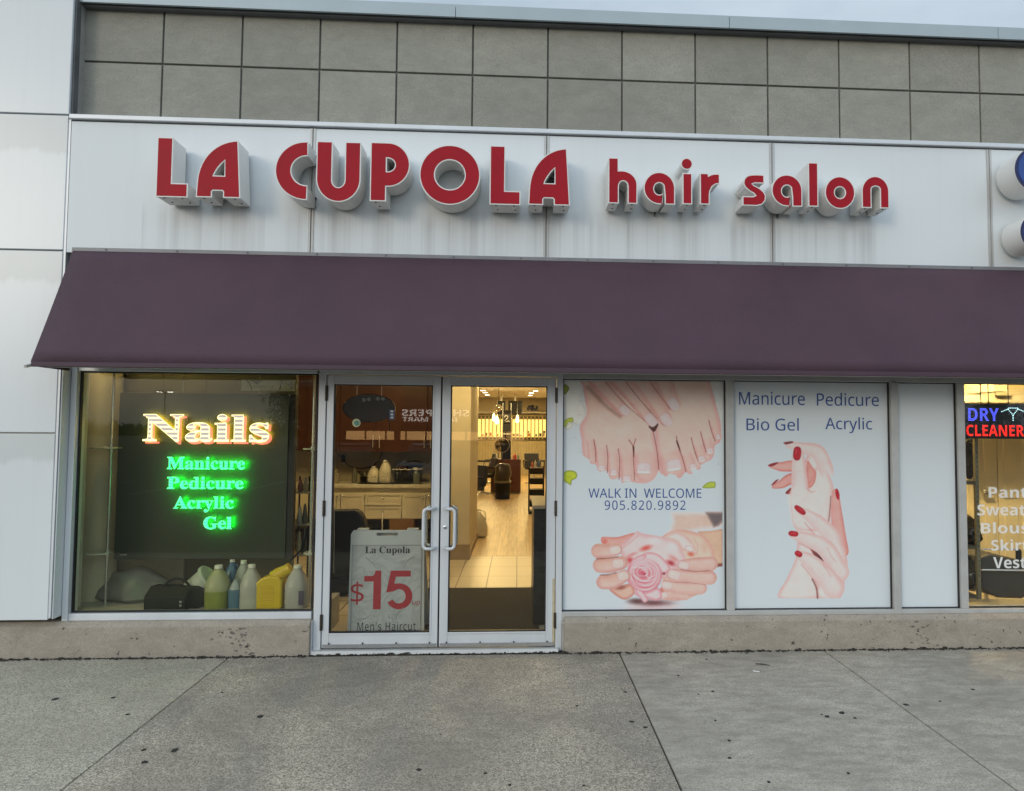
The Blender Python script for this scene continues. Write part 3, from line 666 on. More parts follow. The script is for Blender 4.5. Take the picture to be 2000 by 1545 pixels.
LET = [('L',g_L,305.5,368,268.5,385,'first raised red capital L of the salon sign'),('A',g_A,384,471,273,386,'first raised red capital A, beside the leftmost L'),
 ('C',g_C,537,601,275.5,390,'raised red capital C with the open right side'),('U',g_U,617.5,704.5,276.6,394.5,'raised red capital U between the C and the P'),
 ('P',g_P,723,800.5,278.5,393.6,'raised red capital P with a small half-round hole'),('O',g_O,819,938,283,400,'raised red capital O, the widest round letter of the sign'),
 ('L',g_L,956.5,1017,285,400,'second raised red capital L, right of the big O'),('A',g_A,1032,1113.6,288.5,400.6,'second raised red capital A, before the small letters'),
 ('h',g_h,1188,1245,308.4,397.5,'raised red small letter h with a tall stem'),('a',g_a,1257,1318.5,336,399,'raised red small letter a between the h and the dotted i'),
 ('i',g_i,1333,1352,338,399,'raised red small letter i with a round dot'),('r',g_r,1367,1406,338.4,399.6,'raised red small letter r at the end of the word hair'),
 ('s',g_s,1450,1496,340.5,402,'raised red small letter s beginning the word salon'),('a',g_a,1507,1567,341,403,'raised red small letter a between the s and the l'),
 ('l',g_i,1578.5,1598,317.4,403.5,'raised red tall narrow letter l in the word salon'),('o',lambda: g_O(.34),1611,1670,344.4,408,'raised red small letter o with a tiny round hole'),
 ('n',g_n,1683,1736.6,344,406.5,'raised red letter n ending the sign')]
def channel(name, glyph, box, lab, face, edge='whiteedge', yl=None, dep=.205, grp='raised red letters of the salon sign', dot=None):
    yl = YL if yl is None else yl
    x0, x1, z0, z1 = box
    root = empty(name, ((x0+x1)/2, YS, z0), lab, 'sign letter', grp)
    sp = [[(x0+a*(x1-x0), z0+b*(z1-z0)) for a, b in s] for s in glyph]
    dsp = arc(dot[0], dot[1], dot[2], dot[2], 0, 360, 28)[:-1] if dot else None
    def put(nm, off, ya, yb, m):
        vs, fs = curve_mesh(sp, (yb-ya)/2, off)
        mb = MB(); mb.add([(v[0], (ya+yb)/2-v[2], v[1]) for v in vs], fs)
        if dsp:
            vs, fs = curve_mesh([dsp], (yb-ya)/2, off); mb.add([(v[0], (ya+yb)/2-v[2], v[1]) for v in vs], fs)
        return obj(nm, mb, m, root)
    put('return', -.004, yl+.004, yl+.004+dep, M['retwhite'])
    put('trim', 0, yl+.000, yl+.010, M[edge])
    put('face', -.0085, yl-.002, yl+.008, face)
    put('mounting', -.02, yl+.004+dep-.002, YS+.002, M['darkflash'])
    # drain holes on the underside and lower sides
    return root
for (nm, g, a, b, c, d, lab) in LET:
    cy = (c+d)/2; x0, x1 = X(a, cy, YL), X(b, cy, YL); cx = (a+b)/2; z1, z0 = Z(cx, c, YL), Z(cx, d, YL)
    dot = None
    if nm == 'i': dot = (X(1341.3, 320, YL), Z(1341.3, 320, YL), .0475)
    t_ = channel('sign_letter', g(), (x0, x1, z0, z1), lab, M['red'], dot=dot)
    dh = MB()
    if nm in 'LAPhailrn' and nm != 'a':
        xs = [x0+.05, x1-.05] if nm in 'LA' else ([x0+.04] if nm in 'Pril' else [x0+.04, x1-.04])
        for x in xs: dh.disc((x, YL+.03, z0-.0015), .006, 8, 'z', .004); dh.disc((x+.01, YL+.13, z0-.0015), .006, 8, 'z', .004)
        obj('drain_hole', dh, M['blackm'], t_)
# neighbouring sign, cut by the edge of the picture
for (px, py, r, face, lab) in ((2024, 331, 47, 'blue', 'upper round dark blue raised sign shape at the right edge'), (2029, 453, 40, 'blue2', 'lower round pale blue raised sign shape with navy rim')):
    x, z = X(px, py, YL-.02), Z(px, py, YL-.02); rr = r*5.1/1350
    root = channel('round_sign', [arc(0,0,1,1,0,360,40)[:-1]], (x, x+1e-9, z, z+1e-9), lab, M[face]) if False else empty('round_sign', (x, YS, z), lab, 'sign', 'blue raised shapes of the neighbouring sign')
    obj('return', MB().disc((x, YL-.02, z), rr, 48, 'y', .22), M['retwhite'], root, smooth=1)
    obj('trim', MB().disc((x, YL-.028, z), rr+.002, 48, 'y', .009), M['bluedark'], root)
    obj('face', MB().disc((x, YL-.031, z), rr-.02, 48, 'y', .005), M[face], root)
# ================================================================ LETTERING
import os
_fd = bpy.utils.system_resource('DATAFILES', path='fonts') or ''
def font(fn):
    try: return bpy.data.fonts.load(os.path.join(_fd, fn))
    except Exception: return None
F_MATH = font('NotoSansMath-Regular.woff2'); F_SANS = F_MATH
def boldserif(s):
    if F_MATH is None: return s
    o = ''
    for ch in s:
        if 'A' <= ch <= 'Z': o += chr(0x1D400+ord(ch)-65)
        elif 'a' <= ch <= 'z': o += chr(0x1D41A+ord(ch)-97)
        else: o += ch
    return o
def boldsans(s):
    if F_MATH is None: return s
    o = ''
    for ch in s:
        if 'A' <= ch <= 'Z': o += chr(0x1D5D4+ord(ch)-65)
        elif 'a' <= ch <= 'z': o += chr(0x1D5EE+ord(ch)-97)
        elif '0' <= ch <= '9': o += chr(0x1D7EC+ord(ch)-48)
        else: o += ch
    return o
def text_mesh(s, fnt=None, weight=0.0, ext=0.001, spacing=1.0):
    cu = bpy.data.curves.new('tmp', 'FONT'); cu.body = s; cu.size = 1.0; cu.extrude = 0; cu.offset = weight; cu.resolution_u = 4; cu.space_character = spacing
    if fnt is not None: cu.font = fnt
    return bake(cu)
def lettering(s, x0, x1, z0, z1, y, m, par, fnt=None, weight=0.0, name='lettering', spacing=1.0, thick=.0, flip=False, depth=None):
    """text fitted to the box x0..x1, z0..z1 on the plane y, facing the street"""
    vs, fs = text_mesh(s, fnt, weight, 0, spacing)
    xs = [v[0] for v in vs]; ys = [v[1] for v in vs]; a0, a1, b0, b1 = min(xs), max(xs), min(ys), max(ys)
    fx, fz = (x1-x0)/(a1-a0), (z1-z0)/(b1-b0)
    mb = MB(); mb.add([(x0+(v[0]-a0)*fx, y, z0+(v[1]-b0)*fz) for v in vs], fs)
    o = obj(name, mb, m, par)
    if thick: q = o.modifiers.new('thick', 'SOLIDIFY'); q.thickness = thick; q.offset = 0
    return o
def lpx(s, px0, px1, py0, py1, Y, m, par, **k):
    cx, cy = (px0+px1)/2, (py0+py1)/2
    return lettering(s, X(px0, cy, Y), X(px1, cy, Y), Z(cx, py1, Y), Z(cx, py0, Y), Y, m, par, **k)

# ================================================================ INTERIOR SHELL
floor_tile, fn_, fb = newmat('floor tile')
t_ = nd(fn_, 'ShaderNodeTexCoord'); mp_ = nd(fn_, 'ShaderNodeMapping'); mp_.inputs['Location'].default_value = (.0, .12, 0); fn_.links.new(t_.outputs['Object'], mp_.inputs[0])
br = nd(fn_, 'ShaderNodeTexBrick', Scale=1.0, offset=0.0); br.inputs['Color1'].default_value = (.52,.46,.37,1); br.inputs['Color2'].default_value = (.485,.425,.335,1); br.inputs['Mortar'].default_value = (.10,.085,.065,1)
br.inputs['Mortar Size'].default_value = .006; br.inputs['Brick Width'].default_value = .335; br.inputs['Row Height'].default_value = .56
fn_.links.new(mp_.outputs[0], br.inputs['Vector']); fn_.links.new(br.outputs['Color'], fb.inputs['Base Color']); fb.inputs['Roughness'].default_value = .35
wood, wn, wb = newmat('wood floor')
t_ = nd(wn, 'ShaderNodeTexCoord'); mp_ = nd(wn, 'ShaderNodeMapping'); mp_.inputs['Rotation'].default_value = (0, 0, R(90)); wn.links.new(t_.outputs['Object'], mp_.inputs[0])
br = nd(wn, 'ShaderNodeTexBrick', Scale=1.0, offset=.37); br.inputs['Color1'].default_value = (.50,.36,.20,1); br.inputs['Color2'].default_value = (.40,.28,.15,1); br.inputs['Mortar'].default_value = (.22,.15,.08,1)
br.inputs['Mortar Size'].default_value = .003; br.inputs['Brick Width'].default_value = 1.2; br.inputs['Row Height'].default_value = .14
mp2 = nd(wn, 'ShaderNodeMapping'); mp2.inputs['Scale'].default_value = (12, .8, 1); wn.links.new(t_.outputs['Object'], mp2.inputs[0])
gr = nd(wn, 'ShaderNodeTexNoise', Scale=2.0, Detail=6.0); wn.links.new(mp2.outputs[0], gr.inputs['Vector'])
mm = nd(wn, 'ShaderNodeMixRGB', blend_type='OVERLAY'); mm.inputs[0].default_value = .6
wn.links.new(mp_.outputs[0], br.inputs['Vector']); wn.links.new(br.outputs['Color'], mm.inputs[1]); wn.links.new(gr.outputs['Fac'], mm.inputs[2]); wn.links.new(mm.outputs[0], wb.inputs['Base Color']); wb.inputs['Roughness'].default_value = .38
CEILM = mat('white ceiling', (.72,.70,.66), .8, 0, .03)
YW = 3.95                                         # tile meets wood floor
sheet('shop_floor', -4.6, 3.6, .12, YW, ZF, floor_tile)
sheet('wood_floor', -4.6, 3.6, YW, 22.6, ZF+.002, wood)
sheet('shop_ceiling', -4.6, 8.5, .12, 22.6, CE, CEILM)
tag(obj('shop_wall', MB().box(-4.7, -4.6, .12, 22.6, 0, CE), M['cream']), kind='structure')
tag(obj('shop_wall', MB().box(-4.6, 3.6, 20.9, 21.0, 0, CE), M['cream']), kind='structure')
tag(obj('shop_wall', MB().box(1.35, 1.45, 2.4, 20.9, 0, CE), M['cream']), kind='structure')
xq = X(1868, 1000, 0)+.02
tag(obj('shop_wall', MB().box(xq-.08, xq, .14, 22, 0, CE), M['cream']), kind='structure')
tag(obj('shop_wall', MB().box(.44, xq-.08, 2.3, 2.4, 0, CE), M['cream']), kind='structure')
tag(obj('shop_wall', MB().box(.36, .44, .14, 2.4, 0, CE), M['cream']), kind='structure')
# partition seen through the right door: near face, end face and baseboard
YP = 3.72; xp_ = X(917, 1000, YP)
PW = empty('partition_wall', (xp_-.7, YP, ZF), 'beige partition wall behind the meeting point of the two doors', 'wall')
obj('panel', MB().box(-1.02, xp_, YP, YP+1.75, ZF, CE), M['cream'], PW)
obj('baseboard', MB().box(-1.03, xp_+.012, YP-.014, YP-.001, ZF, ZF+.20).box(xp_+.001, xp_+.012, YP, YP+1.75, ZF, ZF+.10), mat('brown baseboard', (.30,.23,.15), .6), PW)

# ================================================================ LAMPS INSIDE (two rows seen lit, the rest out of view)
LAMPC = (1.0, .70, .29)
def downlight(x, y, e, lab, grp='round lit ceiling spots of the salon', r=.08, z=None, lamp=True, tilt=0):
    z = CE if z is None else z
    t = empty('ceiling_spot', (x, y, z), lab, 'ceiling light', grp)
    obj('trim_ring', MB().lathe([(r, 0), (r+.03, -.004), (r+.03, -.012), (r, -.014)], (x, y, z), 24), M['white'], t, smooth=1)
    obj('lens', MB().lathe([(r-.004, -.018), (r-.004, -.012)], (x, y, z), 24), emit('lit spot lens', (1, .88, .60), 9), t)
    if lamp:
        l = bpy.data.lights.new('spot_bulb', 'AREA'); l.shape = 'DISK'; l.size = .2; l.energy = e*1.34; l.color = LAMPC
        o = bpy.data.objects.new('spot_bulb', l); COL.objects.link(o); o.parent = t; o.location = (0, 0, -.03); o.rotation_euler = (tilt, 0, 0)
    return t
sp = [(905+43, 757, 17.2), (952, 767, 18.4), (955.5, 772, 20.0), (1044, 758.5, 17.2), (1036, 768.5, 18.4), (1034, 773.5, 20.0)]
pos = ['left row, nearest of three', 'left row, middle of three', 'left row, farthest of three', 'right row, nearest of three', 'right row, middle of three', 'right row, farthest of three']
for (px, py, Y), w in zip(sp, pos):
    x = X(px, py, Y)
    downlight(x, Y-1.6, 34, 'round lit spot in the salon ceiling, '+w)
for i, (x, y, e, w) in enumerate(((-.35, 8.0, 36, 'over the wood floor, outside the glimpse through the door'), (-.4, 12.2, 42, 'deep in the aisle above the chairs'), (-.45, 5.6, 26, 'just past the beige partition end'))):
    downlight(x, y, e, 'ceiling spot '+w)
downlight(-.35, 2.9, 24, 'ceiling spot above the entrance tiles')
downlight(-1.75, 3.0, 19, 'ceiling spot above the cream cabinets')
downlight(-3.1, 2.6, 7, 'ceiling spot behind the black board in the left window')

# ================================================================ AISLE BEYOND THE RIGHT DOOR
mat_y0, mat_y1 = .25, 2.05
tag(obj('door_mat', MB().box(-1.15, .20, mat_y0, mat_y1, ZF+.001, ZF+.010), mat('dark brown mat', (.018,.014,.010), .95, 0, .35, 60, .5, 220), loc=(-.45, 1.2, ZF), bevel=.004), 'large dark brown entrance mat on the tiles inside the right door', 'door mat')
# black reception desk at the right
xd, yd0, yd1 = X(1041.5, 1100, .75), .62, 1.5
zt_ = Z(1052, 987, .62)
t = empty('reception_desk', ((xd+.33)/2, 1.0, ZF), 'tall black scuffed desk end with a beige top, inside the right door', 'desk')
obj('body', MB().box(xd, .34, yd0, yd1, ZF, zt_-.03), mat('scuffed black laminate', (.014,.014,.016), .3, 0, .6, 25), t, bevel=.004)
obj('top', MB().box(xd-.012, .35, yd0-.012, yd1+.01, zt_-.03, zt_), mat('beige laminate', (.36,.30,.22), .4), t, bevel=.004)
# strip of wall post beyond the desk
# back wall: lit shelf rack
YR = 20.6
def K(px, py, Y): return X(px, py, Y), Z(px, py, Y)
t = empty('colour_rack', (X(990,830,YR), YR, Z(990,858,YR)), 'long wall rack of bright backlit panels with dark slots at the far end', 'display rack')
x0, x1 = X(915, 830, YR)-.4, X(1062, 830, YR)+.4
zt2, zb2 = Z(990, 812, YR), Z(990, 858, YR); zl1, zl0 = Z(990, 819, YR), Z(990, 853, YR)
obj('back_panel', MB().box(x0, x1, YR, YR+.05, zb2-.02, zt2+.02), mat('olive panel', (.38,.32,.17), .6), t)
pit = (X(938.5, 830, YR)-X(931, 830, YR)); nn = int((x1-x0)/pit)
lit = emit('backlit display panel', (1, .74, .22), .8, (.8,.7,.4)); gl = mat('box stickers', (.30,.16,.05), .6, 0, .9, 9)
for i in range(nn):
    xa = x0+.02+i*pit
    obj('lit_panel', MB().box(xa+pit*.14, xa+pit*.84, YR-.02, YR-.002, zl0, zl1), lit, t)
    obj('label_square', MB().box(xa+pit*.16, xa+pit*.82, YR-.02, YR-.002, zl1+.03, zt2-.01), mat('dark label', (.10,.085,.06), .6), t)
    obj('price_slot', MB().box(xa+pit*.2, xa+pit*.82, YR-.02, YR-.002, zb2, zl0-.04), mat('black slot', (.015,.012,.01), .6), t)
    for k in range(random.choice((0, 1, 1, 2))):
        zz = zl0+.02+k*.12; hh = random.uniform(.06, .14)
        obj('stacked_box', MB().box(xa+pit*.18, xa+pit*(.5+.3*random.random()), YR-.05, YR-.021, zz, zz+hh), [gl, mat('grey box', (.28,.25,.2), .6), mat('orange box', (.5,.2,.05), .6), mat('dark box', (.06,.05,.04), .6)][random.randrange(4)], t)
obj('shelf', MB().box(x0, x1, YR-.25, YR+.02, Z(990,806,YR), Z(990,806,YR)+.02), M['white'], t)
wn = mat('ribbed wainscot', (.46,.40,.25), .6)
mb = MB()
for i in range(int((x1-x0)/.11)): mb.box(x0+i*.11+.008, x0+i*.11+.102, YR+.02, YR+.05, ZF, zb2-.05)
obj('ribbed_base', mb, wn, t)
# figurine on the rack
def fpx(pts, Y, r, mb=None, n=8): return (mb or MB()).tube([(X(a, b, Y), Y, Z(a, b, Y)) for a, b in pts], r, n)
YG = 20.4
t = empty('figurine', (X(1040,802,YG), YG, Z(1040,804,YG)), 'small dark blue dragon-like figurine on the far rack shelf', 'figurine')
obj('body', fpx([(1030,800),(1034,795),(1040,798),(1045,801),(1049,797),(1048,792)], YG, [.05,.08,.09,.07,.05,.03]), mat('dark blue glaze', (.035,.045,.10), .25), t, smooth=1)
obj('head', MB().ball((X(1040,793,YG), YG, Z(1040,793,YG)), .07, .07, .05), mat('dark blue glaze', (.035,.045,.10), .25), t, smooth=1)
obj('base', MB().box(X(1030,802,YG), X(1052,802,YG), YG-.05, YG+.05, Z(1040,805,YG), Z(1040,803,YG)), mat('grey stand', (.25,.24,.22), .5), t)
# hanging screens
for (a, b, c, d, Y, lab) in ((971.5, 987, 783, 809, 17.6, 'black screen hung from the salon ceiling, left of the tower'), (993, 1019.5, 783, 809, 17.8, 'wider black screen hung from the salon ceiling, right of the tower')):
    x0, x1, z0, z1 = X(a,796,Y), X(b,796,Y), Z(a,d,Y), Z(a,c,Y)
    t = empty('hanging_screen', ((x0+x1)/2, Y, z0), lab, 'screen', 'black screens under the salon ceiling')
    obj('screen', MB().box(x0, x1, Y, Y+.07, z0, z1), mat('dark screen', (.010,.011,.015), .4, 0, .1, 6, 0, 60, .25), t, bevel=.01)
    obj('hanger', MB().box((x0+x1)/2-.03, (x0+x1)/2+.03, Y+.02, Y+.05, z1, CE), M['steel'], t)
# glass globe and pendant lamps
Y = 13.6; x, z = K(973.5, 796.5, Y)
t = empty('glass_globe', (x, Y, z), 'clear shiny glass globe hanging above the aisle', 'pendant')
obj('globe', MB().ball((x, Y, z), .098, n=20, m=12), mat('mirrored glass', (.75,.70,.60), .12, .9), t, smooth=1)
obj('cord', MB().tube([(x, Y, z+.096), (x, Y, CE)], .003, 6), M['black'], t)
for (px, py, lab) in ((964.5, 815, 'leftmost glowing bulb hanging before the rack'), (971, 821, 'glowing pendant bulb just left of the dark tower'), (1010.5, 818, 'glowing cone pendant on two cords, right of the tower')):
    Y = 15.0; x, z = K(px, py, Y); w = .055
    t = empty('pendant_lamp', (x, Y, z), lab, 'pendant lamp', 'glowing pendants in the salon')
    obj('bulb', MB().lathe([(.012, .12), (.028, .10), (.042, .02), (.058, -.06), (.048, -.10), (.015, -.115)], (x, Y, z), 16), emit('glowing bulb glass', (1, .74, .30), 3.2), t, smooth=1)
    obj('socket', MB().tube([(x, Y, z+.11), (x, Y, z+.16)], .013, 10), M['steel'], t)
    obj('cord', MB().tube([(x, Y, z+.16), (x, Y, CE)], .0035, 6), M['white'], t)
    l = bpy.data.lights.new('pendant_bulb', 'POINT'); l.energy = 8; l.color = LAMPC; l.shadow_soft_size = .05
    o = bpy.data.objects.new('pendant_bulb', l); COL.objects.link(o); o.parent = t; o.location = (0, -.16, 0)
# styling tower with mirror, plaque and red-brown cabinet
Y = 13.0
def pb(a, b, c, d, Y, dy, mb=None):
    mb = mb or MB(); m_ = (c+d)/2; return mb.box(X(a, m_, Y), X(b, m_, Y), Y, Y+dy, Z((a+b)/2, d, Y), Z((a+b)/2, c, Y))
t = empty('styling_station', (X(990,960,Y), Y, ZF), 'dark styling tower with a swirl plaque on a red-brown cabinet', 'salon station')
obj('tower', pb(982.5, 998, 801, 900, Y, .12), mat('black lacquer', (.008,.007,.007), .5, 0, .2, 6, 0, 60, .2), t, bevel=.006)
obj('post', MB().box(X(981.5,800,Y), X(983,800,Y), Y, Y+.03, Z(982,900,Y), Z(982,787,Y)).box(X(997.5,800,Y), X(999,800,Y), Y, Y+.03, Z(998,900,Y), Z(998,787,Y)), M['steel'], t)
obj('plaque', pb(983.5, 997, 808.5, 826, Y-.012, .011), mat('charcoal plaque', (.05,.05,.055), .4), t)
sw = [(985.5,815),(987.5,811.5),(991,812),(992,815.5),(989.5,818.5),(986,822),(989,823.5),(993,822),(995.5,823.5)]
obj('swirl', fpx(sw, Y-.018, .009), M['whiteink'], t, smooth=1)
obj('photo_card', pb(983.8, 996.8, 828, 846, Y-.012, .011), mat('dark photo card', (.03,.032,.035), .4), t)
obj('ledge', pb(983, 997, 846.6, 848.6, Y-.04, .035), M['white'], t)
obj('cabinet', pb(958.5, 1017, 897, 962, Y-.02, .55), mat('red-brown veneer', (.085,.028,.020), .3, 0, .25, 6, stretch=(1,1,6)), t, bevel=.008)
for i, (px, c, lab) in enumerate(((1003, (.62,.22,.18), 'pale pink bottle on the cabinet'), (1007, (.60,.06,.05), 'red bottle between the pink and the green one'), (1012.5, (.20,.34,.28), 'green bottle on the cabinet end'), (970, (.75,.68,.6), 'white bottle on the cabinet, left of the fan'))):
    x, z = X(px, 896, Y), Z(px, 897.3, Y); h = .14+.02*(i % 2)
    o = obj('hair_bottle', MB().lathe([(.026,0),(.028,.01),(.028,h*.72),(.012,h*.84),(.012,h),(.004,h)], (x, Y+.03, z), 14), mat('bottle colour %d' % i, c, .35), loc=(x, Y+.03, z), smooth=1)
    tag(o, lab, 'bottle', 'hair product bottles on the station')
# round fan standing before the tower
Y = 12.3; x, z = K(980.5, 869.5, Y)
t = empty('pedestal_fan', (x, Y, ZF), 'round pedestal fan with a pale ring guard before the tower', 'fan')
rr = 14.0/1350*(Y+5.6)
obj('guard_ring', MB().tube([(x+rr*math.cos(R(a)), Y, z+rr*math.sin(R(a))) for a in range(0, 360, 12)], .009, 8, True), mat('pale fan ring', (.55,.50,.42), .3, .3), t, smooth=1)
g_ = MB()
for k in range(24): a = R(k*15); g_.tube([(x+.03*math.cos(a), Y-.02, z+.03*math.sin(a)), (x+rr*.97*math.cos(a), Y, z+rr*.97*math.sin(a))], .0016, 4)
obj('guard_wires', g_, mat('dark wire', (.05,.045,.04), .4, .4), t)
bl = MB()
for k in range(4):
    a = R(20+k*90); bl.prism([(x+.02*math.cos(a), z+.02*math.sin(a)), (x+rr*.85*math.cos(a-.35), z+rr*.85*math.sin(a-.35)), (x+rr*.9*math.cos(a+.3), z+rr*.9*math.sin(a+.3))], Y+.02, Y+.026)
obj('blade', bl, mat('smoky blade', (.04,.035,.03), .3), t)
obj('guard_mesh', MB().disc((x, Y-.012, z), rr*.97, 32, 'y', .004), glassmat('fan guard mesh', (.62,.56,.47), .03, .3), t)
obj('motor', MB().lathe([(.03,0),(.06,.03),(.05,.12),(.02,.15)], (x, Y+.03, z), 14, 1, 1, Matrix.Rotation(R(-90), 3, 'X')), M['black'], t, smooth=1)
obj('pole', MB().tube([(x, Y+.06, ZF), (x, Y+.06, z)], .014, 10), M['black'], t, smooth=1)
obj('foot', MB().lathe([(.2, 0), (.2, .015), (.03, .04)], (x, Y+.06, ZF), 20), M['black'], t, smooth=1)
# bin with bag
Y = gz(981, 974, ZF)[1]; x = X(981.5, 960, Y); w = X(997, 960, Y)-X(965, 960, Y)
z1 = Z(981, 941, Y); z2 = Z(981, 905, Y)
t = empty('waste_bin', (x, Y, ZF), 'black waste bin with a silver rim and a puffed smoky bag', 'bin')
obj('bucket', MB().lathe([(w*.44, 0), (w*.5, z1-ZF)], (x, Y, ZF), 24), M['black'], t, smooth=1)
obj('rim', MB().lathe([(w*.52, z1-ZF-.02), (w*.535, z1-ZF-.01), (w*.535, z1-ZF+.03), (w*.5, z1-ZF+.035)], (x, Y, ZF), 24), mat('dull bin rim', (.22,.21,.19), .45, .4), t, smooth=1)
bg_ = MB().lathe([(w*.46, z1-ZF+.03), (w*.50, z1-ZF+.08), (w*.51, z1-ZF+.20), (w*.47, z2-ZF-.08), (w*.36, z2-ZF-.015), (w*.18, z2-ZF)], (x, Y, ZF), 22)
bg_.xform(lambda p: Vector((p.x+.018*math.sin(p.z*23+p.y*9), p.y+.015*math.sin(p.x*31), p.z+.012*math.sin(p.x*27))))
obj('bag', bg_, mat('smoky bag plastic', (.035,.03,.024), .3), t, smooth=True)
# salon chairs along the aisle
def salon_chair(x, y, rz, lab, back=True):
    t = empty('salon_chair', (0, 0, 0), lab, 'salon chair', 'black salon chairs along the aisle')
    obj('seat', MB().box(-.25, .25, -.24, .24, .48, .58), M['leather'], t, bevel=.03)
    obj('backrest', MB().prism_x([(.20, .56), (.28, .56), (.36, .98), (.29, 1.0)], -.24, .24), M['leather'], t, bevel=.03)
    for s in (-1, 1):
        obj('armrest', MB().tube([(s*.27, .20, .54), (s*.29, .22, .74), (s*.29, -.18, .74), (s*.27, -.22, .55)], .016, 8), M['black'], t, smooth=1)
        obj('arm_pad', MB().box(s*.29-.03, s*.29+.03, -.16, .18, .75, .785), M['leather'], t, bevel=.012)
    obj('column', MB().lathe([(.05, .06), (.045, .3), (.03, .31), (.03, .48)], (0,0,ZF), 14), M['steel'], t, smooth=1)
    b_ = MB()
    for k in range(5): a = R(k*72+18); b_.tube([(0, 0, .09), (.28*math.cos(a), .28*math.sin(a), .05)], [.024, .014], 8)
    obj('star_base', b_, M['steel'], t, smooth=1)
    obj('footrest', MB().tube([(-.15, -.2, .3), (-.15, -.42, .22), (.15, -.42, .22), (.15, -.2, .3)], .012, 8), M['steel'], t, smooth=1)
    t.location = (x, y, ZF*0); t.rotation_euler = (0, 0, rz); ORG[t.name] = Vector((x, y, 0))
    return t
y1 = gz(945, 966, ZF)[1]; ch = salon_chair(X(943, 930, y1), y1, R(-70), 'black salon chair left of the aisle with its arm to the bin')
y2 = gz(1041, 945, ZF)[1]; dup(ch, (X(1043, 910, y2), y2, 0), R(15), 'black salon chair at the right of the aisle, behind the trolley')
dup(ch, (X(950,900,16.5), 16.5, 0), R(-110), 'farthest salon chair, half hidden left of the station')
dup(ch, (X(918,975,9.3), 9.0, 0), R(-60), 'nearest salon chair, a dark edge beside the partition')
# clutter on the trolley and along the aisle
# trolley
Y = 8.6
tx0, tx1 = X(1033.5, 950, Y), X(1062, 950, Y)
t = empty('salon_trolley', ((tx0+tx1)/2, Y, ZF), 'black salon trolley with trays on casters at the right of the aisle', 'trolley')
ztt = Z(1047, 912, Y)
for (sx) in (tx0, tx1):
    for yy in (Y, Y+.32): obj('leg', MB().tube([(sx, yy, ZF+.07), (sx, yy, ztt)], .013, 8), M['black'], t, smooth=1)
for k, py in enumerate((914, 934, 956, 978, 998)):
    zz = Z(1047, py, Y); obj('tray', MB().box(tx0+.015, tx1-.015, Y-.01, Y+.33, zz-.125, zz-.004), M['black'], t, bevel=.012)
    obj('tray_rim', MB().tube([(tx0+.01, Y-.02, zz+.004), (tx1-.01, Y-.02, zz+.004)], .005, 6), M['steel'], t)
for sx in (tx0, tx1):
    for yy in (Y, Y+.32): obj('caster', MB().disc((sx-.012, yy, ZF+.035), .035, 16, 'x', .024), M['black'], t)
for k, (px, py, c, lab) in enumerate(((1040, 912.5, (.45,.10,.05), 'red-brown spray can on top of the black trolley'), (1046, 912.5, (.5,.48,.42), 'pale squeeze bottle on top of the black trolley'), (1053, 912.5, (.05,.08,.16), 'dark blue bottle on top of the black trolley'))):
    xx, zz = X(px, py, Y), Z(1047, 914, Y)-.003; h = .13+.03*k
    tag(obj('hair_bottle', MB().lathe([(.024,0),(.026,.01),(.026,h*.7),(.01,h*.82),(.01,h),(.003,h)], (xx, Y+.12, zz), 12), mat('trolley bottle %d' % k, c, .35), loc=(xx, Y+.12, zz), smooth=1), lab, 'bottle', 'bottles on the black trolley')
# plastic bag on the floor
Y = 5.6; x = X(932, 1020, Y)
bag = MB().lathe([(.10, 0), (.15, .03), (.16, .16), (.13, .30), (.06, .40), (.02, .42)], (x, Y, ZF+.004), 18, 1, .8)
bag.xform(lambda p: Vector((p.x+.016*math.sin(p.z*40+p.y*20), p.y+.014*math.sin(p.x*50+p.z*22), p.z+.01*math.sin(p.x*40))))
t = empty('plastic_bag', (x, Y, ZF), 'white plastic bag with loop handles on the floor past the partition', 'bag')
obj('bag', bag, mat('white thin plastic', (.52,.50,.45), .35), t, smooth=True)
obj('handle', MB().tube([(x+.02, Y, ZF+.36), (x+.07, Y-.02, ZF+.44), (x+.13, Y-.02, ZF+.40), (x+.14, Y, ZF+.28)], .010, 8), mat('white thin plastic', (.52,.50,.45), .35), t, smooth=True)

# ================================================================ BEHIND THE LEFT DOOR: cabinets, chair, A-frame board
YC = 4.35
cx0, cx1 = X(560, 970, YC), -1.03
zc1, zc0 = Z(745, 946, YC), Z(745, 1014, YC)
t = empty('base_cabinets', ((cx0+cx1)/2, YC, zc0), 'cream base cabinets with drawers and a pale stone counter', 'cabinets')
obj('carcass', MB().box(cx0, cx1, YC+.02, YC+.55, zc0, zc1-.05), M['cab'], t)
obj('countertop', MB().box(cx0-.02, cx1, YC-.03, YC+.58, zc1-.05, zc1), M['counter'], t, bevel=.006)
def shaker(a, b, c, d, nm):
    x0, x1, z1, z0 = X(a, 980, YC), X(b, 980, YC), Z(745, c, YC), Z(745, d, YC)
    o = obj(nm, MB().box(x0, x1, YC, YC+.018, z0, z1), M['cab'], t, bevel=.002)
    f = .045 if nm == 'door' else .03
    mb = MB().box(x0, x1, YC-.010, YC-.001, z1-f, z1).box(x0, x1, YC-.010, YC-.001, z0, z0+f).box(x0, x0+f, YC-.010, YC-.001, z0+f, z1-f).box(x1-f, x1, YC-.010, YC-.001, z0+f, z1-f)
    obj('raised_frame', mb, M['cab'], o, bevel=.003)
    return o, (x0+x1)/2, (z0+z1)/2
def knob(o, x, z): obj('knob', MB().lathe([(.005,0),(.006,.014),(.015,.018),(.015,.026),(.006,.032)], (x, YC-.010, z), 14, 1, 1, Matrix.Rotation(R(90), 3, 'X')), M['steel'], o, smooth=1)
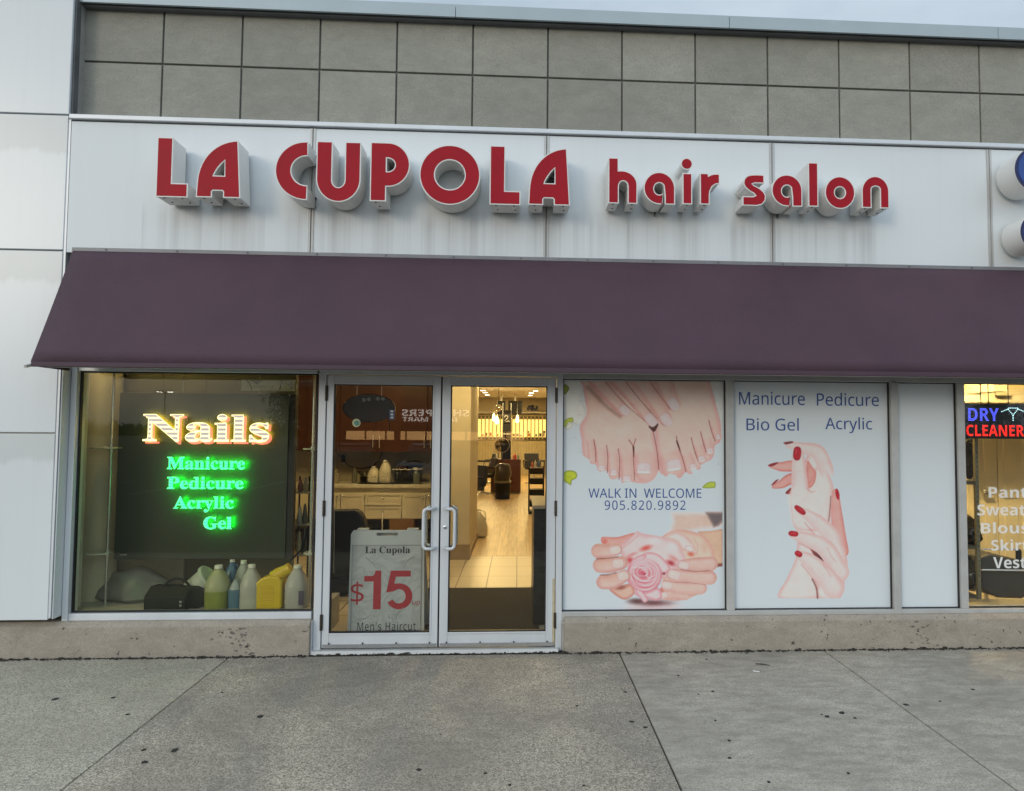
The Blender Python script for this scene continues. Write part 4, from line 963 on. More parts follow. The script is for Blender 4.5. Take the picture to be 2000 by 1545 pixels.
for (a, b, kx) in ((623, 664.5, 659), (666, 711.5, 671), (786, 831, 826), (832.5, 880, 837)):
    o, xm, zm = shaker(a, b, 964, 1013, 'door'); knob(o, X(kx, 980, YC), Z(745, 970, YC))
for (c, d) in ((964, 987), (989.5, 1013)):
    o, xm, zm = shaker(713.5, 784, c, d, 'drawer'); knob(o, xm, zm+.01)
obj('towel_bar', MB().tube([(X(748, 1000, YC), YC-.04, Z(748, 1000, YC)), (X(748, 1000, YC), YC-.04, Z(748, 1045, YC))], .008, 8), M['white'], t, smooth=1)
tag(obj('splashback', MB().box(cx0-.2, cx1, YC+.56, YC+.60, .0, CE), mat('beige splashback', (.30,.265,.19), .45, 0, .1, 3), loc=(cx0, YC, 0)), 'dull beige wall panel behind the jugs on the counter', 'wall')
# wall cabinets, dark red
zu0, zu1 = Z(745, 881, YC+.2), CE-.15
t = empty('wall_cabinets', ((cx0+cx1)/2, YC+.2, zu0), 'dark red wall cabinets with slim bar handles above the counter', 'cabinets')
obj('carcass', MB().box(cx0-.1, cx1, YC+.215, YC+.55, zu0, zu1), M['redcab'], t)
dx = [600, 664, 734, 835, 905]
for a, b in zip(dx[:-1], dx[1:]):
    x0, x1 = X(a, 830, YC+.2), X(b, 830, YC+.2); o = obj('door', MB().box(x0+.003, x1-.003, YC+.195, YC+.214, zu0-.01, zu1), M['redcab'], t, bevel=.002)
for px in (728.5, 741, 828.5, 841):
    x = X(px, 860, YC+.17); obj('bar_handle', MB().tube([(x, YC+.17, Z(745, 875, YC+.17)), (x, YC+.17, Z(745, 850, YC+.17))], .007, 8), M['steel'], t, smooth=1)
# things on the counter
def jug(name, x, y, z, w, h, body, lab, grp, level=None, liq=None, label=None, cap=True, bodym=None, handle=True):
    t = empty(name, (x, y, z), lab, 'jug', grp)
    r = w/2
    prof = [(r*.92, 0), (r, .015), (r, h*.50), (r*.96, h*.56), (r*.72, h*.72), (r*.36, h*.86), (r*.28, h*.88), (r*.28, h*.93)]
    mb = MB().lathe(prof, (x, y, z), 24); mb.xform(lambda p: Vector((x+(abs(p.x-x)**.8*(r**.2))*(1 if p.x > x else -1), y+(abs(p.y-y)**.8*(r**.2))*(1 if p.y > y else -1), p.z)))
    obj('body', mb, bodym or body, t, smooth=True)
    if cap: obj('cap', MB().lathe([(r*.33, h*.925), (r*.33, h*.995), (r*.30, h)], (x, y, z), 18), M['white'], t, smooth=1)
    if handle: obj('handle', MB().tube([(x+r*.26, y, z+h*.89), (x+r*.62, y, z+h*.86), (x+r*.84, y, z+h*.74), (x+r*.90, y, z+h*.60), (x+r*.84, y, z+h*.52)], r*.10, 8), body, t, smooth=True)
    if level: obj('liquid', MB().lathe([(r*.935, .004), (r*1.012, .016), (r*1.012, h*level), (r*.9, h*level+.002)], (x, y, z), 24).xform(lambda p: Vector((x+(abs(p.x-x)**.8*(r**.2))*(1 if p.x > x else -1), y+(abs(p.y-y)**.8*(r**.2))*(1 if p.y > y else -1), p.z))), liq, t, smooth=True)
    if label:
        ll = MB().box(x-r*.70, x+r*.70, y-r*1.035, y-r*1.012, z+h*.10, z+h*.48); obj('label', ll, label, t)
    return t
jw = mat('milky jug plastic', (.62,.58,.46), .35); lb = mat('printed label', (.56,.52,.42), .5, 0, .55, 45)
Yc = YC+.18
for (px, py0, py1, w, lab) in ((729, 914, 946.5, 21, 'duller cream jug on the counter, left of the brighter one'), (751.5, 902, 946.5, 22, 'bright cream jug with a handle on the counter')):
    x, z = X(px, 945, Yc), zc1; k = (Yc+5.6)/1350
    jug('chemical_jug', x, Yc, z, w*k, (py1-py0)*k, jw, lab, 'cream jugs on the counter', label=lb)
x = X(750, 951, YC+.06); k = (YC+5.7)/1350
tag(obj('black_tray', MB().lathe([(.33, 0), (.36, .012), (.345, .016)], (x+.02, YC+.13, zc1+.001), 32, 1.15, .40), M['blackm'], loc=(x, YC+.1, zc1), smooth=1), 'thin black oval tray lying on the counter edge', 'tray')
Yb = YC+.16
t = empty('clear_tub', (X(793,940,Yb), Yb, zc1), 'clear plastic tub filled with dark hair tools on the counter', 'tub')
x0, x1 = X(765, 935, Yb), X(822, 935, Yb); z1 = zc1+27*k
obj('tub', MB().prism([(x0+.02, zc1+.003), (x1-.02, zc1+.003), (x1, z1), (x0, z1)], Yb, Yb+.004).prism([(x0+.02, zc1+.003), (x1-.02, zc1+.003), (x1, z1), (x0, z1)], Yb+.25, Yb+.254).box(x0+.02, x1-.02, Yb+.004, Yb+.25, zc1+.003, zc1+.007), CLEARPLASTIC, t)
obj('tub_rim', MB().tube([(x0, Yb, z1), (x1, Yb, z1), (x1, Yb+.25, z1), (x0, Yb+.25, z1)], .006, 6, True), M['white'], t)
mb = MB()
for i in range(9):
    a = x0+.05+i*(x1-x0-.1)/9; mb.tube([(a, Yb+.06+.12*random.random(), zc1+.03), (a+.05*random.uniform(-1,1), Yb+.08+.1*random.random(), z1+random.uniform(.0,.05))], random.uniform(.015,.03), 8)
obj('hair_tools', mb, mat('dark tool plastic', (.03,.022,.018), .4, 0, .6, 20), t, smooth=1)
x = X(810, 915, Yb+.1)
tag(obj('hair_dryer', MB().tube([(x-.13, Yb+.1, z1+.055), (x+.0, Yb+.1, z1+.075), (x+.12, Yb+.1, z1+.065)], [.04,.055,.04], 12).tube([(x+.02, Yb+.1, z1+.06), (x+.05, Yb+.14, z1-.05)], .022, 10), M['black'], loc=(x, Yb+.1, z1), smooth=1), 'black hair dryer lying over the clear tub', 'hair dryer')
x = X(813, 940, YC+.05); k2 = (YC+5.65)/1350
t = empty('spray_bottle', (x, YC+.05, zc1), 'clear spray bottle standing before the tub on the counter', 'bottle')
obj('body', MB().lathe([(.042,0),(.046,.01),(.046,.15),(.02,.19),(.016,.2)], (x, YC+.05, zc1), 18), mat('greenish clear plastic', (.14,.16,.13), .15), t, smooth=1)
obj('sprayer', MB().box(x-.04, x+.02, YC+.035, YC+.065, zc1+.205, zc1+.235).tube([(x, YC+.05, zc1+.195), (x, YC+.05, zc1+.235)], .014, 8), M['white'], t)
for (px, h, r, c, lab, nm) in ((655, .20, .05, (.30,.27,.2), 'tall pale glass jar at the left end of the counter', 'glass_jar'), (692, .22, .04, (.12,.12,.1), 'smoky bottle on the counter behind the tray', 'bottle')):
    x = X(px, 945, YC+.25); o = obj(nm, MB().lathe([(r,0),(r,h*.7),(r*.5,h*.85),(r*.5,h),(r*.2,h)], (x, YC+.25, zc1), 18), mat(nm+' glass', c, .15), loc=(x, YC+.25, zc1), smooth=1); tag(o, lab, 'bottle' if nm == 'bottle' else 'jar')
x = X(710, 945, YC+.3)
t = empty('potted_grass', (x, YC+.3, zc1), 'small dark pot of spiky grass leaves on the counter', 'plant')
obj('pot', MB().lathe([(.04,0),(.055,.09),(.045,.09)], (x, YC+.3, zc1), 16), M['black'], t, smooth=1)
lf = MB()
for i in range(12):
    a = random.uniform(-1, 1); lf.tube([(x+a*.02, YC+.3, zc1+.08), (x+a*.09, YC+.3+random.uniform(-.05,.05), zc1+.17), (x+a*.17, YC+.3, zc1+.19-.05*abs(a))], [.006,.005,.001], 5)
obj('leaves', lf, mat('dark leaves', (.02,.03,.015), .5), t)
# cord and plug on the splashback
Yk = YC+.50
tag(obj('power_cord', fpx([(655,868),(660,885),(671,900),(683,911),(705,916),(728,911),(741,898),(746,882)], Yk, .008).box(X(667,895,Yk), X(674,895,Yk), Yk-.02, Yk+.02, Z(670,902,Yk), Z(670,888,Yk)), M['black'], loc=(X(700,900,Yk), Yk, Z(700,900,Yk)), smooth=1), 'black power cord with plug drooping across the splashback', 'cord')
# oval neon sign, its back to the street
Yo = .16; x0, x1 = X(668, 795, Yo), X(772, 795, Yo); xc, zc_ = (x0+x1)/2, Z(720, 797, Yo)
t = empty('oval_sign', (xc, Yo, zc_), 'black oval back of a sign hung inside the left door', 'sign')
obj('board', MB().prism(arc(xc, zc_, (x1-x0)/2, Z(720,769,Yo)-zc_, 0, 360, 48)[:-1], Yo, Yo+.03), mat('glossy black board', (.016,.018,.02), .18), t, bevel=.006)
for px, py in ((711,781),(720.5,780),(738,779),(748,778.5)):
    x, z = X(px, py, Yo), Z(px, py, Yo); obj('lamp_dot', MB().disc((x, Yo-.004, z), .0155, 16, 'y', .005), mat('grey dot', (.16,.17,.16), .3), t)
obj('cord', fpx([(757,815),(760,826),(761,838),(758,850)], Yo+.01, .004), M['black'], t)
obj('hanging_wire', MB().tube([(xc-.1, Yo+.015, zc_+.1), (xc-.1, Yo+.015, CE)], .0015, 5).tube([(xc+.1, Yo+.015, zc_+.1), (xc+.1, Yo+.015, CE)], .0015, 5), M['steel'], t)
o = obj('price_tag', pb(760, 771, 800, 820, Yo-.012, .004), mat('blue tag', (.06,.09,.2), .4), t)
for k in range(3): obj('tag_line', pb(763, 768, 802+k*6, 805+k*6, Yo-.0145, .002), M['whiteink'], t)
Ys = .075; x, z = X(696, 826, Ys), Z(696, 826, Ys)
t = empty('round_sticker', (x, Ys, z), 'small round pale sticker inside the glass of the left door', 'sticker')
obj('sticker', MB().disc((x, Ys, z), .033, 28, 'y', .002), mat('pale yellow sticker', (.62,.60,.36), .5), t)
obj('print', MB().disc((x+.004, Ys-.001, z-.002), .022, 20, 'y', .0009), mat('blue green print', (.12,.30,.26), .5, 0, .6, 60), t)
# black styling chair behind the A-frame
Yh = 1.9
t = empty('barber_chair', (X(668,1100,Yh), Yh, ZF), 'large black chair turned away, left behind the A-frame board', 'chair')
pts = [(620,998),(690,996),(700,999),(708,1012),(716,1035),(716,1125),(708,1133),(655,1130),(640,1115),(620,1115)]
obj('backrest', MB().prism([(X(a,1060,Yh), Z(668,b,Yh)) for a, b in pts], Yh, Yh+.16), M['leather'], t, bevel=.04)
obj('seat', MB().box(X(625,1130,Yh), X(716,1130,Yh), Yh-.1, Yh+.55, Z(668,1150,Yh), Z(668,1128,Yh)), M['leather'], t, bevel=.03)
obj('stem', MB().tube([(X(665,1150,Yh), Yh+.25, ZF+.05), (X(665,1150,Yh), Yh+.25, Z(668,1150,Yh))], .045, 14), M['steel'], t, smooth=1)
obj('base_leg', MB().tube([(X(720,1165,Yh-.2), Yh, ZF+.06), (X(625,1185,Yh-.2), Yh-.25, ZF+.04)], .045, 8), M['black'], t, smooth=1)
obj('cord', MB().tube([(X(653,995,Yh-.1), Yh-.1, Z(653,990,Yh-.1)), (X(652,1120,Yh-.1), Yh-.1, Z(652,1118,Yh-.1))], .003, 6), M['steel'], t)
# A-frame sign board
Ya = .22
sx0, sx1 = X(681, 1140, Ya), X(829, 1140, Ya); sz1 = Z(755, 1036, Ya); sz0 = ZF+.01
t = empty('sandwich_board', ((sx0+sx1)/2, Ya, ZF), 'pale grey A-frame board advertising a 15 dollar haircut behind the left door', 'sign board')
w_, h_ = sx1-sx0, sz1-sz0
hx0, hx1, hz = X(737, 1040, Ya), X(776, 1040, Ya), Z(756, 1043.5, Ya)
outl = [(sx0-.004, sz0), (sx1+.004, sz0), (sx1-.01, sz1-.03), (sx1-.03, sz1), (sx0+.03, sz1), (sx0+.01, sz1-.03)]
vs, fs = curve_mesh([outl, [(hx0, hz-.013), (hx1, hz-.013), (hx1+.008, hz), (hx1, hz+.013), (hx0, hz+.013), (hx0-.008, hz)]], .014)
mb = MB(); mb.add([(v[0], Ya-v[2]+.014, v[1]) for v in vs], fs); obj('front_panel', mb, M['signgrey'], t)
obj('back_panel', MB().prism_x([(Ya+.04, sz1-.02), (Ya+.07, sz1-.02), (Ya+.46, sz0), (Ya+.42, sz0)], sx0+.01, sx1-.01), M['signgrey'], t)
obj('hinge_clip', MB().box(sx0+.06, sx0+.15, Ya+.0, Ya+.06, sz1+.001, sz1+.014).box(sx1-.15, sx1-.06, Ya, Ya+.06, sz1+.001, sz1+.014), M['signgrey'], t, bevel=.003)
px0, px1, pz1 = X(688, 1140, Ya), X(822, 1140, Ya), Z(755, 1066, Ya)
mar, mn_, mb_ = newmat('marble print poster')
tt = nd(mn_, 'ShaderNodeTexCoord'); wv = nd(mn_, 'ShaderNodeTexNoise', Scale=3.5, Detail=8.0, Roughness=.55, Distortion=2.2); mn_.links.new(tt.outputs['Object'], wv.inputs['Vector'])
cr = nd(mn_, 'ShaderNodeValToRGB'); e = cr.color_ramp.elements; e[0].position = .40; e[0].color = (.47,.465,.43,1); e[1].position = .56; e[1].color = (.47,.465,.43,1); k_ = e.new(.485); k_.color = (.385,.38,.355,1)
mn_.links.new(wv.outputs['Fac'], cr.inputs['Fac']); mn_.links.new(cr.outputs['Color'], mb_.inputs['Base Color']); mb_.inputs['Roughness'].default_value = .5
obj('poster_frame', MB().box(px0-.008, px1+.008, Ya-.004, Ya-.0005, sz0+.03, pz1+.008), mat('grey frame', (.30,.295,.27), .5), t)
po = obj('poster', MB().box(px0, px1, Ya-.007, Ya-.0045, sz0+.04, pz1), mar, t)
Yt = Ya-.0085
for (s_, a, b, c, d, m_, kw) in (('La Cupola', 713, 801, 1067, 1084.5, 'blackink', dict(fnt=F_MATH)), ("Men's Haircut", 698, 812, 1215, 1231.5, 'blackink', dict(fnt=F_SANS, spacing=1.1)), ('$', 685, 710.5, 1136, 1181, 'redink', dict(fnt=F_SANS)), ('up', 805.5, 820, 1173.5, 1184, 'redink', dict(fnt=F_SANS))):
    if s_ == 'La Cupola': s_ = boldserif(s_)
    lpx(s_, a, b, c, d, Yt, M[m_], po, **kw)
def glyph_px(g, a, b, c, d, Y, m, par):
    cx, cy = (a+b)/2, (c+d)/2; x0, x1, z0, z1 = X(a, cy, Y), X(b, cy, Y), Z(cx, d, Y), Z(cx, c, Y)
    vs, fs = curve_mesh([[(x0+u*(x1-x0), z0+v*(z1-z0)) for u, v in s_] for s_ in g], .0005)
    mb = MB(); mb.add([(v[0], Y-v[2], v[1]) for v in vs], fs); return obj('lettering', mb, m, par)
glyph_px([[(.55,0),(1,0),(1,1),(.66,1),(.60,.90),(.48,.865),(.0,.86),(0,.72),(.55,.72)]], 711, 744, 1114.5, 1190, Yt, M['redink'], po)
glyph_px([[(.20,1),(.93,1),(.93,.845),(.385,.845),(.335,.665)]+arc(.52,.335,.48,.335,100,-152,26)+[(.26,.245)]+arc(.51,.335,.245,.185,-152,130,20)+[(.30,.465),(.045,.435)]], 752, 805.5, 1114.5, 1190, Yt, M['redink'], po)
# faint scissors drawings on the poster
def sciss(cx, cy, s, ang):
    mb = MB()
    def q(u, v): c_, n_ = math.cos(ang), math.sin(ang); return (X(cx+(u*c_-v*n_)*s, cy+(u*n_+v*c_)*s, Yt), Yt, Z(cx+(u*c_-v*n_)*s, cy+(u*n_+v*c_)*s, Yt))
    for sg in (-1, 1):
        mb.tube([q(.9*math.cos(R(a))*.5-1.2, sg*(.55+.42*math.sin(R(a)))) for a in range(0, 360, 24)], .0016, 4, True)
        mb.tube([q(-.8, sg*.45), q(.2, 0), q(2.2, -sg*.28)], .0018, 4)
    return obj('scissors_drawing', mb, mat('grey print', (.34,.34,.32), .6), po)
sciss(795, 1096, 8, -.6); sciss(718, 1206, 8, 2.8); sciss(775, 1200, 9, -.7)
mb = fpx([(713,1088),(733,1104)], Yt, .003)
obj('comb_drawing', mb, mat('grey print', (.34,.34,.32), .6), po)
tag(obj('cardboard_box', pb(760, 809, 1014, 1040, YC-.02, .3), mat('brown cardboard', (.20,.105,.045), .8), loc=(X(784,1030,YC), YC, zc0-.2), bevel=.004), 'brown cardboard box under the cream drawers, behind the board', 'box')
tag(obj('dark_shelf', MB().box(cx0, cx1, YC+.02, YC+.5, Z(745,1052,YC)-.04, Z(745,1042,YC)), M['blackm'], loc=(cx0, YC, .3)), 'dark low shelf in the gap beneath the cream cabinets', 'shelf')
# ================================================================ LEFT WINDOW DISPLAY
xwl, xwr = X(128, 970, .3), X(606, 970, 1.0)
zlg = Z(400, 1187, .3)
t = empty('display_ledge', ((xl0+xl1)/2, .4, zlg), 'low white ledge along the inside of the left window', 'ledge')
obj('ledge', MB().box(xl0-.05, xl1+.02, .12, .29, 0, zlg).box(xl0-.54, xl1+.02, .2901, .80, 0, zlg), mat('dusty white ledge', (.36,.35,.32), .5, 0, .1), t, bevel=.004)
obj('ledge_front', MB().box(xl0-.05, xl1+.02, .10, .119, 0, zlg-.006), mat('pale front trim', (.56,.55,.5), .5), t)
t = empty('added_backdrop', (-2.4, 1.02, 0), 'dark olive backdrop wall added to keep the left window display dim', 'wall')  # wall added behind the board so the display stays dark
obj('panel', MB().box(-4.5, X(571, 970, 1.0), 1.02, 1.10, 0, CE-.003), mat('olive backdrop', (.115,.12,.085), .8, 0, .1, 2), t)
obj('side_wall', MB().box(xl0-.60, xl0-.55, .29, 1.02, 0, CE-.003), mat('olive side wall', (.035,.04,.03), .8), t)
obj('white_board', MB().box(X(205, 1140, .98), X(357, 1140, .98), .985, 1.018, 0, Z(300, 1080, .98)), mat('dull white board', (.40,.40,.36), .6), t)
# column
Yc_ = .66; xc = X(193, 960, Yc_)
t = empty('round_column', (xc, Yc_, 0), 'round beige column at the left end of the window display', 'column')
obj('shaft', MB().lathe([(.155, zlg+.001), (.155, CE-.003)], (xc, Yc_, 0), 36), mat('beige column paint', (.56,.54,.40), .35, 0, .05), t, smooth=1)
# shelf poles
def pole(px, Y, lab, shelves):
    x = X(px, 960, Y); t = empty('shelf_pole', (x, Y, zlg), lab, 'shelf stand', 'slim poles with round glass shelves')
    obj('pole', MB().tube([(x, Y, zlg), (x, Y, CE-.1)], .011, 10), M['steel'], t, smooth=1)
    for (cx, py, r) in shelves:
        xs, z = X(cx, py, Y), Z(cx, py, Y); obj('shelf', MB().disc((xs, Y, z), r, 28, 'z', .012), mat('frosted shelf glass', (.44,.46,.38), .25), t)
        obj('clamp', MB().tube([(x, Y, z-.02), (x, Y, z+.03)], .018, 10), M['steel'], t)
pole(214, .42, 'slim steel pole with two round shelves in front of the column', ((207, 876, .115), (192, 1081, .10)))
pole(609, .42, 'slim steel pole with two round shelves beside the door frame', ((612, 878, .085), (611, 1081, .075)))
downlight(X(193,960,.3)+.06, .27, 15, 'small unseen ceiling spot added to brighten the round column of the window display', 'added ceiling spots of the window display')  # unseen lamp, added to brighten the column
# black board behind the lit words
Yb_ = .46
t = empty('black_board', (X(397, 930, Yb_), Yb_, Z(397, 1092, Yb_)), 'large black backing board behind the lit nail sign', 'board')
obj('board', MB().box(X(228, 930, Yb_), X(561, 930, Yb_), Yb_, Yb_+.05, Z(397, 1092, Yb_), Z(397, 768, Yb_)), mat('black board face', (.020,.028,.020), .4, 0, .08, 3), t, bevel=.004)
obj('side_return', MB().box(X(561, 930, Yb_)+.001, X(573, 930, Yb_), Yb_+.01, Yb_+.07, Z(397, 1091, Yb_), Z(397, 769, Yb_)), M['blackm'], t)
obj('maker_plate', MB().box(X(234, 1083, Yb_), X(248, 1083, Yb_), Yb_-.003, Yb_-.0005, Z(240, 1084.5, Yb_), Z(240, 1082.5, Yb_)), M['steel'], t)
sc = MB()
for px in (355, 505): x = X(px, 760, Yb_); sc.tube([(x, Yb_+.02, Z(397,768,Yb_)), (x, Yb_+.02, CE-.003)], .003, 6)
obj('suspension_wire', sc, M['steel'], t)
# lit words
def stripe(name, c1, c2, pitch, duty, e1, e2, z0):
    m, n, b = newmat(name); g = nd(n, 'ShaderNodeNewGeometry'); sp_ = nd(n, 'ShaderNodeSeparateXYZ'); n.links.new(g.outputs['Position'], sp_.inputs[0])
    a = nd(n, 'ShaderNodeMath', operation='SUBTRACT'); n.links.new(sp_.outputs['Z'], a.inputs[0]); a.inputs[1].default_value = z0
    d = nd(n, 'ShaderNodeMath', operation='DIVIDE'); n.links.new(a.outputs[0], d.inputs[0]); d.inputs[1].default_value = pitch
    f = nd(n, 'ShaderNodeMath', operation='FRACT'); n.links.new(d.outputs[0], f.inputs[0])
    r = nd(n, 'ShaderNodeValToRGB'); e = r.color_ramp.elements; e[0].position = duty; e[0].color = c4(c1); e[1].position = min(.99, duty+.14); e[1].color = c4(c2)
    k = e.new(.93); k.color = c4(c2); k = e.new(1.0); k.color = c4(c1)
    n.links.new(f.outputs[0], r.inputs['Fac']); n.links.new(r.outputs['Color'], b.inputs['Emission Color']); n.links.new(r.outputs['Color'], b.inputs['Base Color'])
    mr_ = nd(n, 'ShaderNodeMapRange'); mr_.inputs['From Min'].default_value = duty; mr_.inputs['From Max'].default_value = min(.99, duty+.14); mr_.inputs['To Min'].default_value = e1; mr_.inputs['To Max'].default_value = e2
    n.links.new(f.outputs[0], mr_.inputs['Value']); mr_.inputs['To Min'].default_value *= 1.34; mr_.inputs['To Max'].default_value *= 1.34; n.links.new(mr_.outputs[0], b.inputs['Emission Strength']); return m
YN = .402
pz = 8.4*(YN+5.6)/1350
NAILF = stripe('nail sign face', (1.0,.94,.62), (.55,.48,.56), pz, .34, 1.15, .62, 0.0)
GREENF = stripe('green sign face', (.10,.86,.62), (.06,.52,.55), 5.2*(YN+5.6)/1350, .45, .95, .75, 0.0)
EDGE_Y = emit('yellow tube edge', (1, .88, .48), 1.3); EDGE_R = emit('red glow edge', (1, .06, .045), .95); EDGE_G = emit('green tube edge', (.10, .95, .42), .85)
HALO_Y = emit('yellow added glow', (1, .66, .04), 17.0); HALO_G = emit('green added glow', (.0, 1, .03), 42.0)  # hidden emitters added behind the words to throw a glow on the board
def litword(s_, a, b, c, d, lab, face, edge, halo, nails=False):
    cx, cy = (a+b)/2, (c+d)/2
    t = empty('lit_word', (X(cx, cy, YN), YN, Z(cx, d, YN)), lab, 'lit sign', None if nails else 'green lit words under the yellow one')
    u = boldserif(s_)
    if nails:
        sh = lpx(s_ and u, a+5.5, b+5.5, c+4, d+4.5, YN+.016, EDGE_R, t, fnt=F_MATH, weight=.008, name='red_shadow')
        lpx(u, a, b, c, d, YN+.008, EDGE_Y, t, fnt=F_MATH, weight=.008, name='outline')
        lpx(u, a+1.3, b-1.3, c+1.2, d-1.2, YN, face, t, fnt=F_MATH, name='letters')
    else:
        lpx(u, a, b, c, d, YN+.008, edge, t, fnt=F_MATH, weight=.008, name='outline')
        lpx(u, a+.7, b-.7, c+.6, d-.6, YN, face, t, fnt=F_MATH, name='letters')
    h = lpx(u, a+1.5, b-1.5, c+1.5, d-1.5, YN+(.0172 if nails else .0092), halo, t, fnt=F_MATH, name='halo_strip')
    return t
litword('Nails', 279, 526, 808.5, 863.5, 'large yellow striped lit word with red shadow on the black board', NAILF, None, HALO_Y, True)
litword('Manicure', 326, 479, 892, 917.5, 'green lit word on the black board, topmost of the four green words', GREENF, EDGE_G, HALO_G)
litword('Pedicure', 326, 476, 931, 956, 'green lit word on the black board, second of the four green words', GREENF, EDGE_G, HALO_G)
litword('Acrylic', 338, 457, 969, 1001, 'green lit word on the black board, third of the four green words', GREENF, EDGE_G, HALO_G)
litword('Gel', 397, 453, 1009, 1034, 'short three-letter green lit word, lowest of the four', GREENF, EDGE_G, HALO_G)
wm = mat('thin dark wire', (.03,.03,.03), .5)
for (a, b, py0, lab_) in ((318, 487, 811, 'large yellow striped lit word with red shadow on the black board'),):
    _t = [o for o in bpy.data.objects if o.get('label') == lab_][0]
    for px in (a, 403, b): xx = X(px, 760, YN+.02); obj('hanging_wire', MB().tube([(xx, YN+.02, Z(px, py0, YN+.02)), (xx, YN+.02, CE-.003)], .0022, 5), wm, _t)
for (px, p0, p1, lab_) in ((405, 866, 893, 'topmost'), (405, 918, 932, 'second'), (405, 957, 971, 'third'), (425, 1001, 1010, 'short three')):
    _t = [o for o in bpy.data.objects if lab_ in o.get('label', '') and o.name.startswith('lit_word')][0]
    xx = X(px, p0, YN+.02); obj('hanging_wire', MB().tube([(xx, YN+.02, Z(px, p1, YN+.02)), (xx, YN+.02, Z(px, p0, YN+.02))], .0022, 5), wm, _t)
# paper strip at the top of the window
Yp = .14
t = empty('paper_strip', (X(524, 752, Yp), Yp, Z(524, 763, Yp)), 'cream printed paper strip at the top right of the left window', 'paper')
obj('sheet', MB().box(X(471,752,Yp), X(577,752,Yp), Yp, Yp+.002, Z(524,763.5,Yp), Z(524,741,Yp)), mat('cream paper', (.46,.42,.25), .7, 0, .12, 14), t)
lk = mat('grey brown line', (.13,.12,.09), .7)
obj('drawn_line', fpx([(481,741),(487,749),(491,758),(492,764)], Yp-.002, .0035), lk, t)
obj('drawn_line', fpx([(550.5,741),(549,750),(546,762)], Yp-.002, .004), lk, t)
obj('drawn_shape', MB().prism([(X(488,743,Yp),Z(488,742.5,Yp)), (X(502,751,Yp),Z(502,751,Yp)), (X(513,743,Yp),Z(513,743,Yp)), (X(508,742,Yp),Z(508,742,Yp))], Yp-.003, Yp-.001), mat('grey triangle print', (.22,.21,.16), .7), t)
for k in range(7):
    px = 495+k*6; obj('print_mark', MB().box(X(px,755,Yp), X(px+random.uniform(2,5),755,Yp), Yp-.003, Yp-.001, Z(px,757+random.uniform(-1,2),Yp), Z(px,753.5,Yp)), mat('faint print', (.34,.31,.2), .7), t)
tr = fpx([(566,744),(568,751),(571,758)], Yp-.002, .0025); 
for a in range(10): px, py = 562+random.random()*12, 744+random.random()*16; tr = fpx([(px,py),(px+random.uniform(-3,3),py+random.uniform(1,3))], Yp-.002, .0022, tr)
obj('tree_sketch', tr, lk, t)
# ---- things on the ledge (their feet stand on zlg)
def on(px, py0, py1, w, Y): k = (Y+5.6)/1350; return X(px, py0, Y), (py1-py0)*k, w*k
pl = mat('cloudy white plastic', (.40,.39,.36), .35); pl2 = mat('greyish white plastic', (.40,.39,.39), .35)
ylw = mat('pale yellow-green liquid jug', (.34,.35,.20), .35); yl2 = mat('green-yellow liquid', (.22,.25,.05), .3)
bl1 = mat('pale blue bottle', (.28,.32,.34), .3); bl2 = mat('blue liquid', (.08,.16,.25), .25)
x, h, w = on(427, 1108, 1187, 43, .30); jug('jug', x, .30, zlg, w, h, ylw, 'yellowish jug half full of green-yellow liquid on the ledge', 'plastic jugs on the window ledge', .42, yl2, None, True, None, False)
x, h, w = on(461, 1130, 1187, 24, .28); jug('jug', x, .28, zlg, w, h, bl1, 'narrow clear bottle of blue liquid between two jugs', 'plastic jugs on the window ledge', .62, bl2, None, False, None, False)
x, h, w = on(454, 1098, 1180, 28, .50); jug('jug', x, .50, zlg, w, h*.97, mat('deep blue jug', (.04,.10,.20), .3), 'dark blue jug with white cap, at the back of the row', 'plastic jugs on the window ledge')
x, h, w = on(476, 1103, 1182, 32, .46); jug('jug', x, .46, zlg, w, h, mat('dull clear jug', (.36,.37,.34), .3), 'dull clear jug whose loop handle shows at the back', 'plastic jugs on the window ledge')
x, h, w = on(492, 1106, 1187, 38, .29); jug('jug', x, .29, zlg, w, h, pl, 'cloudy white jug right of the blue bottle', 'plastic jugs on the window ledge', .24, mat('cloudy liquid', (.42,.42,.38), .3), None, True, None, False)
x, h, w = on(581, 1108, 1187, 42, .30); jug('jug', x, .30, zlg, w, h, pl2, 'white jug with a purple label beside the door frame', 'plastic jugs on the window ledge', None, None, None, True, None, False)
k = (.3+5.6)/1350; 
tag(obj('jug_label', MB().box(x+.0, x+w*.44, .30-w*.47, .30-w*.44, zlg+.035, zlg+.15), mat('dark violet label', (.07,.055,.11), .5), loc=(x+.04, .2, zlg+.03)), 'dark violet paper label on the front of the last white jug', 'label')
_lab = bpy.data.objects['jug_label']; _par = [o for o in bpy.data.objects if o.get('label') == 'white jug with a purple label beside the door frame'][0]
_lab.location = _lab.location-_par.location; _lab.parent = _par; del _lab['label']; del _lab['category']; _lab.name = 'printed_label'
